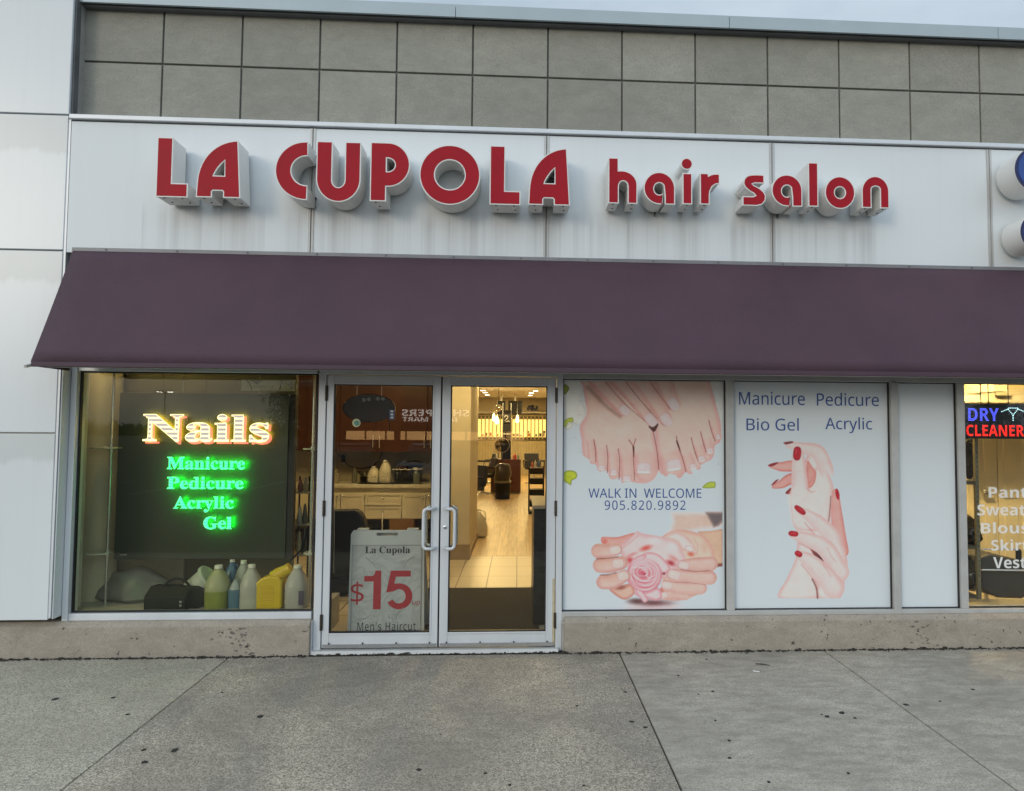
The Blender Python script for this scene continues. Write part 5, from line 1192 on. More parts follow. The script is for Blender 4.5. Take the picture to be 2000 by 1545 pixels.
# yellow jerry can with a slanted neck
x, h, w = on(531, 1117, 1188, 49, .31); Y = .31
t = empty('jerry_can', (x, Y, zlg), 'bright yellow ribbed jerry can with a slanted spout', 'jerry can')
YEL = mat('yellow can plastic', (.62,.43,.015), .32, 0, .06)
h2 = h*.78
pts = [(x-w/2,zlg+.01),(x-w/2+.012,zlg),(x+w/2-.012,zlg),(x+w/2,zlg+.01),(x+w/2,zlg+h2*.90),(x+w*.40,zlg+h2*1.06),(x+w*.05,zlg+h2*1.12),(x-w*.30,zlg+h2*1.02),(x-w/2,zlg+h2*.84)]
obj('body', MB().prism(pts, Y-.08, Y+.08), YEL, t, bevel=.022, seg=3)
for kk in range(9): zz = zlg+.035+kk*.019; obj('rib', MB().box(x-w*.30, x+w*.22, Y-.086, Y-.079, zz, zz+.009), YEL, t, bevel=.003)
obj('spout', MB().tube([(x+w*.1,Y,zlg+h2*.98),(x+w*.34,Y,zlg+h2*1.12),(x+w*.62,Y,zlg+h2*1.27)], [.062,.056,.044], 14), YEL, t, smooth=1)
rg = MB()
for kk in range(4): f = kk/4; rg.tube([(x+w*(.25+.32*f),Y,zlg+h2*(1.07+.17*f)),(x+w*(.285+.32*f),Y,zlg+h2*(1.089+.17*f))], .062-.014*f, 14)
obj('spout_ring', rg, YEL, t, smooth=1)
obj('cap', MB().tube([(x+w*.60,Y,zlg+h2*1.26),(x+w*.70,Y,zlg+h2*1.31)], .048, 14), YEL, t, smooth=1)
# tilted white tub
Y = .40; x, h, w = on(388, 1122, 1165, 46, Y)
Rm = Matrix.Rotation(R(52), 3, 'Y')
t = empty('tipped_tub', (x, Y, zlg), 'white plastic tub lying tipped between the black case and the jugs', 'tub')
zt0 = Z(388, 1146, Y)
obj('tub', MB().lathe([(.085,-.10),(.092,-.09),(.105,.09),(.115,.10)], (x, Y, zt0), 24, 1, 1, Rm), mat('pale green-white tub', (.44,.48,.43), .35), t, smooth=1)
obj('lid', MB().lathe([(.119,.101),(.122,.106),(.122,.122),(.112,.13)], (x, Y, zt0), 24, 1, 1, Rm), mat('pale green-white tub', (.44,.48,.43), .35), t, smooth=1)
obj('prop', MB().box(x-.02, x+.06, Y-.05, Y+.05, zlg, zt0-.10), mat('dark prop', (.03,.03,.03), .6), t)
# black case with handle
Y = .24; x0, x1 = X(286, 1175, Y), X(368, 1175, Y); z1 = Z(330, 1162, Y)
t = empty('black_case', ((x0+x1)/2, Y, zlg), 'black equipment case with a curved handle on the ledge', 'case')
CS = mat('black case shell', (.007,.010,.008), .5, 0, .1, 6, 0, 60, .15)
obj('shell', MB().prism_x([(Y-.05, zlg), (Y+.18, zlg), (Y+.16, z1+.055), (Y+.05, z1+.06), (Y-.05, z1)], x0, x1), CS, t, bevel=.012)
obj('side_wedge', MB().prism([(x1-.02,zlg),(x1+.06,zlg),(x1+.20,z1-.025),(x1+.05,z1+.06),(x1-.03,z1+.06)], Y+.03, Y+.15), CS, t, bevel=.01)
obj('handle', MB().tube([(x0+.10+.22*u, Y+.05, z1+.045+.075*math.sin(math.pi*min(1,u*1.0))**.7) for u in [i/12 for i in range(13)]], .010, 8), CS, t, smooth=1)
for a in (0, 1): obj('catch', MB().box(x1-.045, x1-.028, Y-.056, Y-.049, z1-.05-.03*a, z1-.035-.03*a), M['steel'], t)
# sack
Y = .62; x0, x1 = X(200, 1180, Y), X(330, 1180, Y); xm = (x0+x1)/2; hh = Z(262, 1112, Y)-zlg
sk = MB().lathe([(.26,0),(.31,.03),(.30,hh*.3),(.25,hh*.65),(.17,hh*.9),(.08,hh),(.01,hh*1.01)], (xm, Y, zlg+.001), 30, 1, .55)
sk.xform(lambda p: Vector((p.x+.028*math.sin(p.z*19+p.y*11)+.012*math.sin(p.z*47), p.y+.03*math.sin(p.x*17+p.z*9), p.z+(.02*math.sin(p.x*21) if p.z > zlg+.05 else 0))))
tag(obj('grey_sack', sk, mat('grey sack cloth', (.22,.22,.20), .85, 0, .2, 5, .3, 30), loc=(xm, Y, zlg), smooth=True), 'slumped grey cloth sack behind the black case', 'sack')
# rack with clutter at the right end
Y = .78; x = X(592, 1000, Y)
t = empty('clutter_rack', (x, Y, zlg), 'narrow dark rack stacked with tools beside the door frame', 'rack')
for px in (584, 603): xx = X(px, 1000, Y); obj('upright', MB().tube([(xx, Y, zlg), (xx, Y, Z(592, 930, Y))], .008, 8), M['black'], t)
for py in (960, 1022, 1080): zz = Z(592, py, Y); obj('rack_shelf', MB().box(X(580, py, Y), X(607, py, Y), Y-.08, Y+.1, zz-.012, zz), mat('pale rack shelf', (.34,.32,.24), .5), t)
for i, (py, c) in enumerate(((955,(.20,.05,.03)),(958,(.30,.24,.14)),(1015,(.40,.38,.33)),(1018,(.08,.08,.07)),(1074,(.36,.33,.24)),(1076,(.05,.05,.05)))):
    zz = Z(592, (960,960,1022,1022,1080,1080)[i], Y); xx = X(587+(i % 2)*10, 1000, Y); obj('tool', MB().lathe([(.02,0),(.026,.05),(.012,.10+.02*i),(.004,.12+.02*i)], (xx, Y-.02, zz), 10), mat('tool colour %d' % i, c, .4), t, smooth=1)
tag(obj('white_cable', MB().tube([(X(566,1120,.6),.6,Z(566,1095,.6)), (X(575,1110,.6),.58,Z(575,1088,.6)), (X(592,1085,.6),.6,Z(592,1070,.6)), (X(598,1060,.6),.62,Z(598,1040,.6))], .007, 6), M['black'], loc=(X(580,1090,.6),.6,Z(580,1090,.6)), smooth=1), 'black cable looping up at the right end of the ledge', 'cable')
bpy.data.objects['white_cable'].name = 'black_cable'

# ================================================================ DRY CLEANER'S WINDOW
tag(obj('cleaner_floor', MB().box(xq, 8.7, .14, 6, ZF-.02, ZF), floor_tile), kind='structure')
tag(obj('cleaner_wall', MB().box(xq, 8.7, 2.05, 2.15, 0, CE), mat('yellow cream wall', (.62,.55,.34), .6, 0, .04)), kind='structure')
DR = mat('cream panelled door', (.64,.58,.40), .4, 0, .03)
Yd = 2.0
t = empty('panelled_doors', (X(1960,1000,Yd), Yd, ZF), 'pair of cream panelled doors behind the cleaner\'s window', 'door')
for (a, b) in ((1888, 1947), (1949, 2030)):
    x0, x1 = X(a, 900, Yd), X(b, 900, Yd); lf_ = obj('door_leaf', MB().box(x0, x1, Yd, Yd+.04, ZF, 2.22), DR, t, bevel=.003)
    for (u, v) in ((.12,.44),(.56,.88)):
        for (z0, z1) in ((1.32,2.08),(1.02,1.24),(.2,.92)):
            obj('raised_panel', MB().box(x0+(x1-x0)*u, x0+(x1-x0)*v, Yd-.010, Yd-.001, z0, z1), DR, lf_, bevel=.007)
x, z = X(1918, 958, Yd), Z(1918, 958, Yd)
obj('door_handle', MB().ball((x, Yd-.05, z), .028).tube([(x, Yd-.04, z), (x, Yd, z)], .012, 8), M['steel'], t, smooth=1)
obj('handle_lever', MB().tube([(x, Yd-.05, z-.03), (x+.10, Yd-.05, z-.035)], .010, 8), M['steel'], t, smooth=1)
# shelving post and shelves
Y = .55
t = empty('black_shelving', (X(1900,1000,Y), Y, ZF), 'grey slotted shelf upright with dark shelves in the cleaner\'s window', 'shelving')
x = X(1910, 1000, Y); obj('upright', MB().box(x-.016, x+.016, Y, Y+.03, ZF, Z(1910, 850, Y)), mat('olive grey steel', (.20,.19,.13), .5, .3), t)
hl = MB()
for i in range(26): hl.box(x-.004, x+.004, Y-.001, Y+.002, .45+i*.045, .46+i*.045)
obj('slot', hl, M['blackm'], t)
for py in (940, 1066, 1163): zz = Z(1895, py, Y); obj('shelf', MB().box(X(1875, py, Y), x-.017, Y, Y+.4, zz-.03, zz), mat('dark shelf board', (.10,.09,.06), .5), t)
for (px, py, rx, rz, lab) in ((1892, 905, .06, .14, 'bushy dark brush head on the upper shelf of the cleaner'), (1891, 868, .07, .06, 'black cap-shaped bundle under the red lit sign'),):
    x_, z_ = K(px, py, .7); o = MB().ball((x_, .7, z_), rx, rx, rz, 20, 14); o.xform(lambda p: p+Vector((random.uniform(-.012,.012), random.uniform(-.012,.012), random.uniform(-.012,.012))))
    tag(obj('dark_bundle', o, mat('dark fuzzy cloth', (.035,.033,.03), .9, 0, .4, 30), loc=(x_, .7, z_)), lab, 'bundle')
for (px, py, rx, rz, lab) in ((1893, 1040, .08, .16, 'shiny black garment bag on the middle shelf'), (1893, 1120, .08, .17, 'shiny black garment bag on the lowest shelf')):
    x_, z_ = K(px, py, .7); o = MB().ball((x_, .7, z_), rx, .12, rz, 20, 14); o.xform(lambda p: p+Vector((.012*math.sin(p.z*50), .02*math.sin(p.x*60+p.z*30), .01*math.sin(p.x*45))))
    tag(obj('garment_bag', o, mat('black plastic film', (.014,.014,.014), .2), loc=(x_, .7, z_), smooth=True), lab, 'bag', 'black garment bags on the shelving')
# pressing table and rails
Y = .75
t = empty('pressing_table', (X(1975,1140,Y), Y, ZF), 'dark padded pressing table with chrome bars in the cleaner\'s window', 'table')
pts = [(1917,1088),(1935,1082),(2000,1096),(2090,1120),(2090,1128),(1995,1170),(1950,1168),(1917,1150)]
obj('pad', MB().prism([(X(a,1120,Y), Z(1960,b,Y)) for a, b in pts], Y, Y+.5), mat('dark press pad', (.05,.048,.045), .6), t, bevel=.02)
obj('chrome_bar', MB().tube([(X(1917,1114,Y-.05), Y-.05, Z(1917,1113,Y-.05)), (X(2090,1114,Y-.05), Y-.05, Z(2060,1116,Y-.05))], .010, 8), M['steel'], t, smooth=1)
obj('chrome_bar', MB().tube([(X(1917,1072,Y-.05), Y-.05, Z(1917,1073,Y-.05)), (X(1990,1072,Y-.05), Y-.05, Z(1990,1073,Y-.05)), (X(1990,1090,Y-.05), Y-.05, Z(1990,1092,Y-.05))], .008, 8), M['steel'], t, smooth=1)
obj('grip', MB().box(X(1984,1080,Y-.06), X(1993,1080,Y-.06), Y-.08, Y-.05, Z(1988,1096,Y-.06), Z(1988,1073,Y-.06)), M['black'], t, bevel=.006)
for px in (1925, 2070): obj('leg', MB().tube([(X(px,1150,Y+.2), Y+.2, ZF), (X(px,1150,Y+.2), Y+.2, Z(1960,1150,Y))], .02, 8), M['steel'], t)
tag(obj('cleaner_counter', MB().box(xq+.01, 8.6, .15, .42, ZF, Z(1950, 1176, .3)), mat('pale wooden sill board', (.42,.36,.22), .5), loc=(xn0, .3, ZF), bevel=.004), 'pale board along the foot of the cleaner\'s window', 'ledge')
# box at the ceiling
Y = 1.4
tag(obj('white_duct', MB().box(X(1885,765,Y), X(2100,765,Y), Y, Y+.5, Z(1940,786,Y), Z(1940,772,Y)).box(X(1935,760,Y), X(1960,760,Y), Y-.05, Y+.4, Z(1950,765,Y), Z(1950,740,Y)), mat('cream duct', (.60,.55,.40), .5), loc=(X(1940,780,Y), Y, Z(1940,786,Y))), 'cream boxed duct near the ceiling of the cleaner\'s shop', 'duct')
# lit board
Yl = .20
x0, x1, z0, z1 = X(1884, 822, Yl), X(2022, 822, Yl), Z(1950, 857, Yl), Z(1950, 789, Yl)
t = empty('cleaner_sign', ((x0+x1)/2, Yl, z0), 'black lit board with blue and red dotted words in the cleaner\'s window', 'lit sign')
obj('board', MB().box(x0, x1, Yl, Yl+.03, z0, z1), mat('black sign board', (.012,.012,.016), .35), t, bevel=.004)
def dots(s_, a, b, c, d, col, e, nm, w):
    return lpx(s_, a, b, c, d, Yl-.004, emit(nm, col, e), t, fnt=F_SANS, weight=w, name='lit_letters')
LB = stripe('blue dotted letters', (.10,.12,1.0), (.01,.01,.22), 2.6*(Yl+5.6)/1350, .55, 1.2, .35, 0); LR = stripe('red dotted letters', (1.0,.03,.02), (.30,.005,.005), 2.6*(Yl+5.6)/1350, .55, 1.15, .4, 0)
lpx(boldsans('DRY'), 1891, 1951, 797, 822, Yl-.004, LB, t, fnt=F_SANS, name='lit_letters')
lpx(boldsans('CLEANERS'), 1887.5, 2013, 830, 852, Yl-.004, LR, t, fnt=F_SANS, name='lit_letters')
hg = emit('pale cyan dots', (.55,.92,1.0), 1.2)
def dotline(pts, m, r=.0042):
    mb = MB()
    for (a, b), (c, d) in zip(pts[:-1], pts[1:]):
        n = max(1, int(math.hypot(c-a, d-b)/3.0))
        for i in range(n+1): u = i/n; mb.disc((X(a+(c-a)*u, b, Yl), Yl-.005, Z(a, b+(d-b)*u, Yl)), r, 8, 'y', .003)
    return obj('lit_hanger', mb, m, t)
dotline([(1956,804),(1968,799),(1970,797),(1986,797),(1988,799),(2000,804)], hg); dotline([(1969,800),(1978,811),(1987,800)], hg); dotline([(1978,812),(1978,821)], hg)
wr = MB()
for px in (1918, 1933, 1972): wr.tube([(X(px, 789, Yl), Yl+.015, z1), (X(px-4, 740, Yl), Yl+.015, CE-.003)], .0035, 6)
obj('hanging_cord', wr, M['black'], t)
# red and blue glow ribbon under the words comes from the words themselves; white words stuck inside the glass
for (s_, a, b, c, d) in (('Pant,', 1931, 2014, 951.5, 976), ('Sweater', 1909, 2036, 985, 1007), ('Blouse', 1916, 2030, 1020, 1042), ('Skirt', 1936, 2008, 1053.5, 1075.5), ('Vest', 1940, 2004, 1088, 1110)):
    lpx(boldsans(s_), a, b, c, d, GY-.0015, M['whiteink'], nw, fnt=F_SANS, name='window_word')
downlight(xn0+.6, .95, 150, 'ceiling light of the dry cleaner, tipped towards the panelled doors', None, tilt=R(52))

# ================================================================ PRINTED WINDOW FILM: pictures as fine coloured meshes lying on the film
def spl(pts, n=7, closed=True):
    P = np.array(pts, float); m = len(P); o = []
    for i in range(m if closed else m-1):
        a, b, c, d = (P[(i-1) % m] if closed or i else P[0]), P[i], P[(i+1) % m], (P[(i+2) % m] if closed or i < m-2 else P[-1])
        for k in range(n):
            t = k/n; o.append(.5*((2*b)+(-a+c)*t+(2*a-5*b+4*c-d)*t*t+(-a+3*b-3*c+d)*t**3))
    if not closed: o.append(P[-1])
    return np.array(o)
def s2l(c):
    c = np.asarray(c, float)/255.0
    return np.where(c <= .04045, c/12.92, ((c+.055)/1.055)**2.4)
WHITE = s2l((176,189,202))
class Print:
    """a picture painted on a grid; coordinates are in pixels of the enlarged photograph, ox/oy/k place them"""
    def __init__(s, x0, x1, y0, y1, step):
        s.nx, s.ny = int((x1-x0)/step)+1, int((y1-y0)/step)+1
        s.gx, s.gy = np.meshgrid(np.linspace(x0, x1, s.nx), np.linspace(y0, y1, s.ny)); s.px = step
        s.img = np.tile(np.array((176,189,202.0)), (s.ny, s.nx, 1)); s.set(0, 0, 1)
        rs = np.random.RandomState(3); s.nz = rs.rand(s.ny, s.nx)
    def set(s, ox, oy, k): s.ox, s.oy, s.k = ox, oy, k; s.u = (s.gx-ox)/k; s.v = (s.gy-oy)/k; s.aa = s.px/k*.8
    def win(s, a, b, c, d):
        i0 = max(0, int(np.searchsorted(s.u[0], a))); i1 = int(np.searchsorted(s.u[0], b)); j0 = max(0, int(np.searchsorted(s.v[:,0], c))); j1 = int(np.searchsorted(s.v[:,0], d))
        return (slice(j0, j1), slice(i0, i1)) if i1 > i0 and j1 > j0 else None
    def blend(s, w, al, col):
        al = al[..., None]; s.img[w] = s.img[w]*(1-al)+col*al
    @staticmethod
    def sm(t): t = np.clip(t, 0, 1); return t*t*(3-2*t)
    def dist(s, w, P, closed=True):
        u, v = s.u[w], s.v[w]; best = np.full(u.shape, 1e9); ins = np.zeros(u.shape, bool); n = len(P)
        for i in range(n if closed else n-1):
            a, b = P[i], P[(i+1) % n]; dx, dy = b-a; L = dx*dx+dy*dy+1e-9
            t = np.clip(((u-a[0])*dx+(v-a[1])*dy)/L, 0, 1); best = np.minimum(best, (u-a[0]-t*dx)**2+(v-a[1]-t*dy)**2)
            if closed and a[1] != b[1]: ins ^= ((a[1] > v) != (b[1] > v)) & (u < dx*(v-a[1])/(b[1]-a[1])+a[0])
        return np.sqrt(best), ins
    def poly(s, pts, base, edge=None, wd=60, soft=None, smooth=True, al=1.0, grad=None):
        P = spl(pts) if smooth else np.array(pts, float); m = 10+(soft or 0)
        w = s.win(P[:,0].min()-m, P[:,0].max()+m, P[:,1].min()-m, P[:,1].max()+m)
        if w is None: return
        d, ins = s.dist(w, P); sd = np.where(ins, d, -d); so = soft or s.aa
        a = s.sm((sd+so)/(2*so))*al
        base = np.array(base, float); col = np.tile(base, sd.shape+(1,))
        if grad is not None:
            (x0, y0, x1, y1, c2) = grad; t = np.clip(((s.u[w]-x0)*(x1-x0)+(s.v[w]-y0)*(y1-y0))/((x1-x0)**2+(y1-y0)**2), 0, 1)[..., None]; col = col*(1-t)+np.array(c2, float)*t
        if edge is not None: t = s.sm(np.clip(sd/wd, 0, 1))[..., None]; col = np.array(edge, float)*(1-t)+col*t
        s.blend(w, a, col)
    def limb(s, pts, rad, base, edge, lo=None, al=1.0, fade=None):
        P = spl(pts, 6, False) if len(pts) > 2 else np.array(pts, float); n = len(P)
        rr = np.interp(np.linspace(0, 1, n), np.linspace(0, 1, len(rad)), rad); m = max(rad)+12
        w = s.win(P[:,0].min()-m, P[:,0].max()+m, P[:,1].min()-m, P[:,1].max()+m)
        if w is None: return
        u, v = s.u[w], s.v[w]; best = np.full(u.shape, 1e9); side = np.zeros(u.shape); tt = np.zeros(u.shape)
        for i in range(n-1):
            a, b = P[i], P[i+1]; dx, dy = b-a; L = dx*dx+dy*dy+1e-9; t = np.clip(((u-a[0])*dx+(v-a[1])*dy)/L, 0, 1)
            r = rr[i]+(rr[i+1]-rr[i])*t; d = np.hypot(u-a[0]-t*dx, v-a[1]-t*dy)/r; k = d < best
            best = np.where(k, d, best); side = np.where(k, ((u-a[0])*dy-(v-a[1])*dx)/math.sqrt(L)/r, side); tt = np.where(k, (i+t)/(n-1), tt)
        r0 = np.mean(rad); a = s.sm((1-best)*r0/(2*s.aa)+.5)*al
        if fade: a = a*s.sm(tt/fade)
        base, edge = np.array(base, float), np.array(edge, float); t = s.sm(np.clip((1-best)/.7, 0, 1))[..., None]
        col = edge*(1-t)+base*t
        if lo is not None: q = s.sm(np.clip(side*.5+.45, 0, 1))[..., None]*.75; col = col*(1-q)+np.array(lo, float)*q
        s.blend(w, a, col)
    def line(s, pts, wd, col, al=1.0, taper=True):
        P = spl(pts, 6, False) if len(pts) > 2 else np.array(pts, float); m = wd*2+8
        w = s.win(P[:,0].min()-m, P[:,0].max()+m, P[:,1].min()-m, P[:,1].max()+m)
        if w is None: return
        d, _ = s.dist(w, P, False); s.blend(w, s.sm((wd*1.15-d)/(wd*1.1+s.aa))*al, np.array(col, float))
    def blob(s, cx, cy, rx, ry, col, al=1.0, ang=0, hard=0.0, rim=None, pw=2.0):
        m = max(rx, ry)*1.2+6; w = s.win(cx-m, cx+m, cy-m, cy+m)
        if w is None: return
        c_, n_ = math.cos(R(ang)), math.sin(R(ang)); u, v = s.u[w]-cx, s.v[w]-cy; a, b = (u*c_+v*n_)/rx, (-u*n_+v*c_)/ry
        q = (np.abs(a)**pw+np.abs(b)**pw)**(1/pw)
        soft = max(s.aa/min(rx, ry), 1-hard); al_ = s.sm((1-q)/soft+(.5 if hard else 0))*al
        col = np.array(col, float)
        if rim is not None: t = s.sm(np.clip((1-q)/.3, 0, 1))[..., None]; col = np.array(rim, float)*(1-t)+col*t
        s.blend(w, al_, col)
    def nail(s, cx, cy, w, h, ang, tip=True, col=(198,182,185), rim=(186,146,146), tipang=None):
        s.blob(cx, cy, w/2+5, h/2+5, rim, .8, ang, .8, pw=3.2); s.blob(cx, cy, w/2, h/2, col, 1, ang, .85, rim=(196,172,174), pw=3.4)
        s.blob(cx-w*.12, cy-h*.1, w*.22, h*.28, (222,212,216), .6, ang)
        if tip:
            c_, n_ = math.cos(R(ang)), math.sin(R(ang)); yy = h*.38; s.blob(cx-n_*yy, cy+c_*yy, w*.47, h*.10, (226,226,230), 1, ang, .6, pw=3)
    def mesh(s, name, Y, par):
        px, py = s.gx.ravel(), s.gy.ravel(); n = len(px)
        D = RT[None]*((px-PX)/F)[:,None]-UP[None]*((py-PY)/F)[:,None]+FW[None]; W_ = CAM[None]+D*((Y-CAM[1])/D[:,1])[:,None]
        ij = np.arange(n).reshape(s.ny, s.nx); a, b, c, d = ij[1:,:-1].ravel(), ij[1:,1:].ravel(), ij[:-1,1:].ravel(), ij[:-1,:-1].ravel()
        q = np.stack([a,b,c,d], 1); nf = len(q); org = np.array(ORG[par.name])
        me = bpy.data.meshes.new(name); me.vertices.add(n); me.vertices.foreach_set('co', (W_-org).astype(np.float32).ravel())
        me.loops.add(nf*4); me.loops.foreach_set('vertex_index', q.astype(np.int32).ravel()); me.polygons.add(nf); me.polygons.foreach_set('loop_start', np.arange(0, nf*4, 4, dtype=np.int32)); me.update(calc_edges=True)
        ca = me.color_attributes.new('print', 'FLOAT_COLOR', 'POINT')
        rs = np.random.RandomState(11)
        def cloud(k):
            a = rs.rand(s.ny//k+3, s.nx//k+3); yy, xx = np.arange(s.ny)/k, np.arange(s.nx)/k; i, j = yy.astype(int), xx.astype(int); fy, fx = (yy-i)[:, None], (xx-j)[None]
            return (a[i][:, j]*(1-fy)*(1-fx)+a[i+1][:, j]*fy*(1-fx)+a[i][:, j+1]*(1-fy)*fx+a[i+1][:, j+1]*fy*fx)-.5
        nn = cloud(14)*14+cloud(5)*9+cloud(2)*7; isk = np.clip((s.img[..., 0]-s.img[..., 2]-2)/14, 0, 1)
        s.img = s.img*(1+isk[..., None]*np.array((-.035, .0, .035)))+(nn*isk)[..., None]*np.array((.8, 1.0, 1.0))
        g_ = s.img.mean(2, keepdims=True); im = np.where((s.img[..., :1]-s.img[..., 2:]) > 4, g_+(s.img-g_)*.95, s.img); al = s2l(np.clip(im, 0, 255)).reshape(-1, 3)/WHITE*np.array((.76,.82,.85)); mxa = al.max(1, keepdims=True); al = al/(1+(mxa/.93)**5)**.2*1.05; al = np.clip(al, .004, .85)
        ca.data.foreach_set('color', np.concatenate([al, np.ones((n, 1))], 1).astype(np.float32).ravel())
        if 'printed ink' not in MATS:
            m, nn_, b_ = newmat('printed ink'); at_ = nd(nn_, 'ShaderNodeVertexColor', layer_name='print'); nn_.links.new(at_.outputs['Color'], b_.inputs['Base Color']); b_.inputs['Roughness'].default_value = .45; MATS['printed ink'] = m
        me.materials.append(MATS['printed ink']); o = bpy.data.objects.new(name, me); COL.objects.link(o); o.parent = par; ORG[o.name] = ORG[par.name]; return o

SK, ED, DK = (207,180,171), (200,150,147), (112,58,52)
def paint_feet(p):
    p.set(1080, 720, .18127)
    # crumpled white petals behind
    for pts, c in ((((120,120),(330,118),(330,240),(300,330),(340,400),(365,500),(300,610),(215,600),(120,640)), (200,204,207)), (((1680,120),(1835,130),(1838,600),(1790,560),(1760,420),(1735,330)), (184,192,200))): p.poly(pts, c, (170,176,184), 50)
    for a in range(26):
        x, y = 130+p_rand()*190, 130+p_rand()*430; p.blob(x, y, 25+p_rand()*45, 15+p_rand()*40, (212,215,217) if a % 2 else (178,183,188), .55, p_rand()*180)
    for a in range(14): x, y = 140+p_rand()*180, 140+p_rand()*450; p.line([(x,y),(x+20+p_rand()*30,y-20+p_rand()*40),(x+50+p_rand()*40,y-10+p_rand()*40)], 3, (110,112,116), .6)
    for a in range(9): x, y = 1700+p_rand()*110, 140+p_rand()*430; p.line([(x,y),(x+20,y+14),(x+45+p_rand()*40,y+10+p_rand()*40)], 3, (95,98,105), .6); p.blob(x, y, 30, 22, (206,210,214), .6)
    for x, y in ((235,740),(300,890),(1790,1025)): p.line([(x-30,y+15),(x,y),(x+20,y+12)], 6, (140,145,150), .7); p.line([(x-5,y-35),(x,y)], 4, (140,145,150), .7)
    p.poly([(115,170),(165,190),(172,225),(135,275),(112,265)], (132,140,50), (96,104,40), 20)
    p.poly([(108,585),(150,540),(210,528),(218,575),(170,580),(140,620),(112,630)], (158,166,54), (116,124,44), 16); p.poly([(135,630),(180,590),(215,590),(190,640),(150,655)], (196,200,196), (150,155,150), 14)
    # feet
    p.poly([(335,60),(328,200),(345,340),(366,480),(292,620),(308,760),(325,930),(390,1010),(460,1035),(600,1110),(720,1170),(900,1230),(1040,1220),(1135,1100),(1120,860),(1090,690),(1150,400),(1150,60)], SK, ED, 60)
    p.poly([(1040,60),(1080,500),(1098,690),(1120,860),(1140,1090),(1200,1145),(1290,1140),(1370,1180),(1430,1115),(1500,1130),(1580,1085),(1650,1030),(1725,950),(1745,830),(1800,790),(1812,680),(1800,560),(1765,430),(1735,300),(1690,150),(1680,60)], SK, ED, 60)
    p.blob(480,290,210,190,(172,132,116),.6,35); p.blob(420,420,110,200,(204,168,148),.5); p.blob(760,640,300,140,(213,190,180),.8); p.blob(1500,450,260,200,(212,186,177),.9); p.blob(1560,200,260,110,(198,164,148),.7)
    p.blob(1330,330,120,70,(170,120,104),.5,60)
    for a, b, r in (((400,720),(428,975),46), ((505,820),(527,1058),54), ((640,850),(655,1140),54), ((785,850),(800,1190),66), ((985,860),(1000,1105),122), ((1245,860),(1290,1060),128), ((1425,880),(1490,1075),62), ((1560,800),(1608,985),52), ((1650,720),(1690,895),50), ((1735,600),(1778,735),42)):
        p.limb([a, b], [r, r], (209,179,170), (198,146,142), (202,164,156), 1, .35)
    for pts in (((440,765),(458,880),(462,1000)), ((578,830),(590,960),(585,1120)), ((703,865),(718,1000),(712,1190)), ((820,770),(862,840),(866,960),(880,1200)), ((890,760),(868,830)), ((1060,620),(1090,720),(1125,920),(1140,1085)), ((1330,730),(1352,840),(1400,980),(1432,1110)), ((1490,745),(1530,900),(1570,1000)), ((1590,680),(1620,800),(1650,900)), ((1680,560),(1710,680),(1745,780))): p.line(pts, 15, (186,124,118), .6); p.line(pts, 8, (104,44,40), .95)
    p.poly([(1030,615),(1130,590),(1120,640),(1085,680)], (70,36,32), None); p.poly([(858,840),(878,850),(872,960)], (80,34,30)); p.poly([(1325,770),(1350,800),(1375,890),(1345,840)], (76,34,30))
    for x, y, w, h, a in ((525,1068,72,54,4), (655,1118,66,58,0), (795,1182,86,60,-2), (980,1072,150,118,2), (1300,1040,156,122,-10), (1508,1055,72,62,-14), (1600,972,72,66,-12), (1690,885,66,64,-12), (1780,732,48,56,-12)): p.nail(x, y, w, h, a)
    for x, y, w in ((960,880,70), (970,900,60), (1240,860,60)): p.line([(x-w,y+6),(x,y-6),(x+w,y)], 3, (170,120,104), .6)
    # torn lower edge
    for pts in (((330,940),(400,985),(398,1030),(330,1060),(280,980)), ((470,1090),(512,1120),(520,1098),(575,1110),(585,1160),(640,1200),(560,1230),(440,1160)), ((620,1195),(690,1190),(720,1215),(730,1250),(600,1260)), ((740,1245),(780,1215),(850,1215),(855,1260),(750,1275)), ((1215,1165),(1260,1130),(1330,1150),(1345,1200),(1215,1210)), ((1490,1085),(1540,1080),(1580,1100),(1560,1150),(1500,1130)), ((1585,1045),(1640,1010),(1700,985),(1690,1060),(1600,1080))):
        p.poly(pts, (178,191,203), None, smooth=False)
    # hand laid over the feet
    HB, HE = (203,174,166), (186,132,126)
    p.line([(1060,120),(1290,440)], 30, (120,70,60), .35)
    p.limb([(1150,40),(1290,380)], [120,74], HB, HE, (198,160,150))
    p.line([(380,200),(560,390),(720,510)], 42, (108,66,54), .5)
    p.limb([(895,40),(1070,300),(1218,550)], [118,92,70], HB, HE, (194,156,146)); p.line([(1030,120),(1130,260),(1260,430)], 8, (120,54,48), .9)
    p.limb([(655,40),(860,290),(1060,550)], [112,88,66], HB, HE, (194,156,146)); p.line([(768,120),(900,290),(1115,540)], 9, (96,42,38), .95)
    p.limb([(420,40),(580,240),(762,450)], [112,84,62], HB, HE, (194,156,146)); p.line([(548,120),(680,280),(820,420),(1040,605)], 8, (110,48,42), .9)
    for (x, y) in ((520,225),(770,235),(970,190)):
        for k in range(6): p.line([(x-46+k*5,y+26-k*14),(x,y+8-k*12),(x+42,y+14-k*13)], 3, (140,96,82), .55)
    for x, y, w, h, a in ((768,448,88,118,-42), (1055,552,100,150,-42), (1220,550,104,142,-38), (1300,382,100,140,-34)): p.nail(x, y, w, h, a, False); c_, n_ = math.cos(R(a)), math.sin(R(a)); p.blob(x-n_*h*.45, y+c_*h*.45, w*.42, h*.07, (226,222,224), .8, a)
    # leaves
    lf = [(105,1170),(130,1110),(180,1096),(240,1110),(262,1150),(245,1185),(205,1205),(195,1255),(165,1240),(120,1215)]
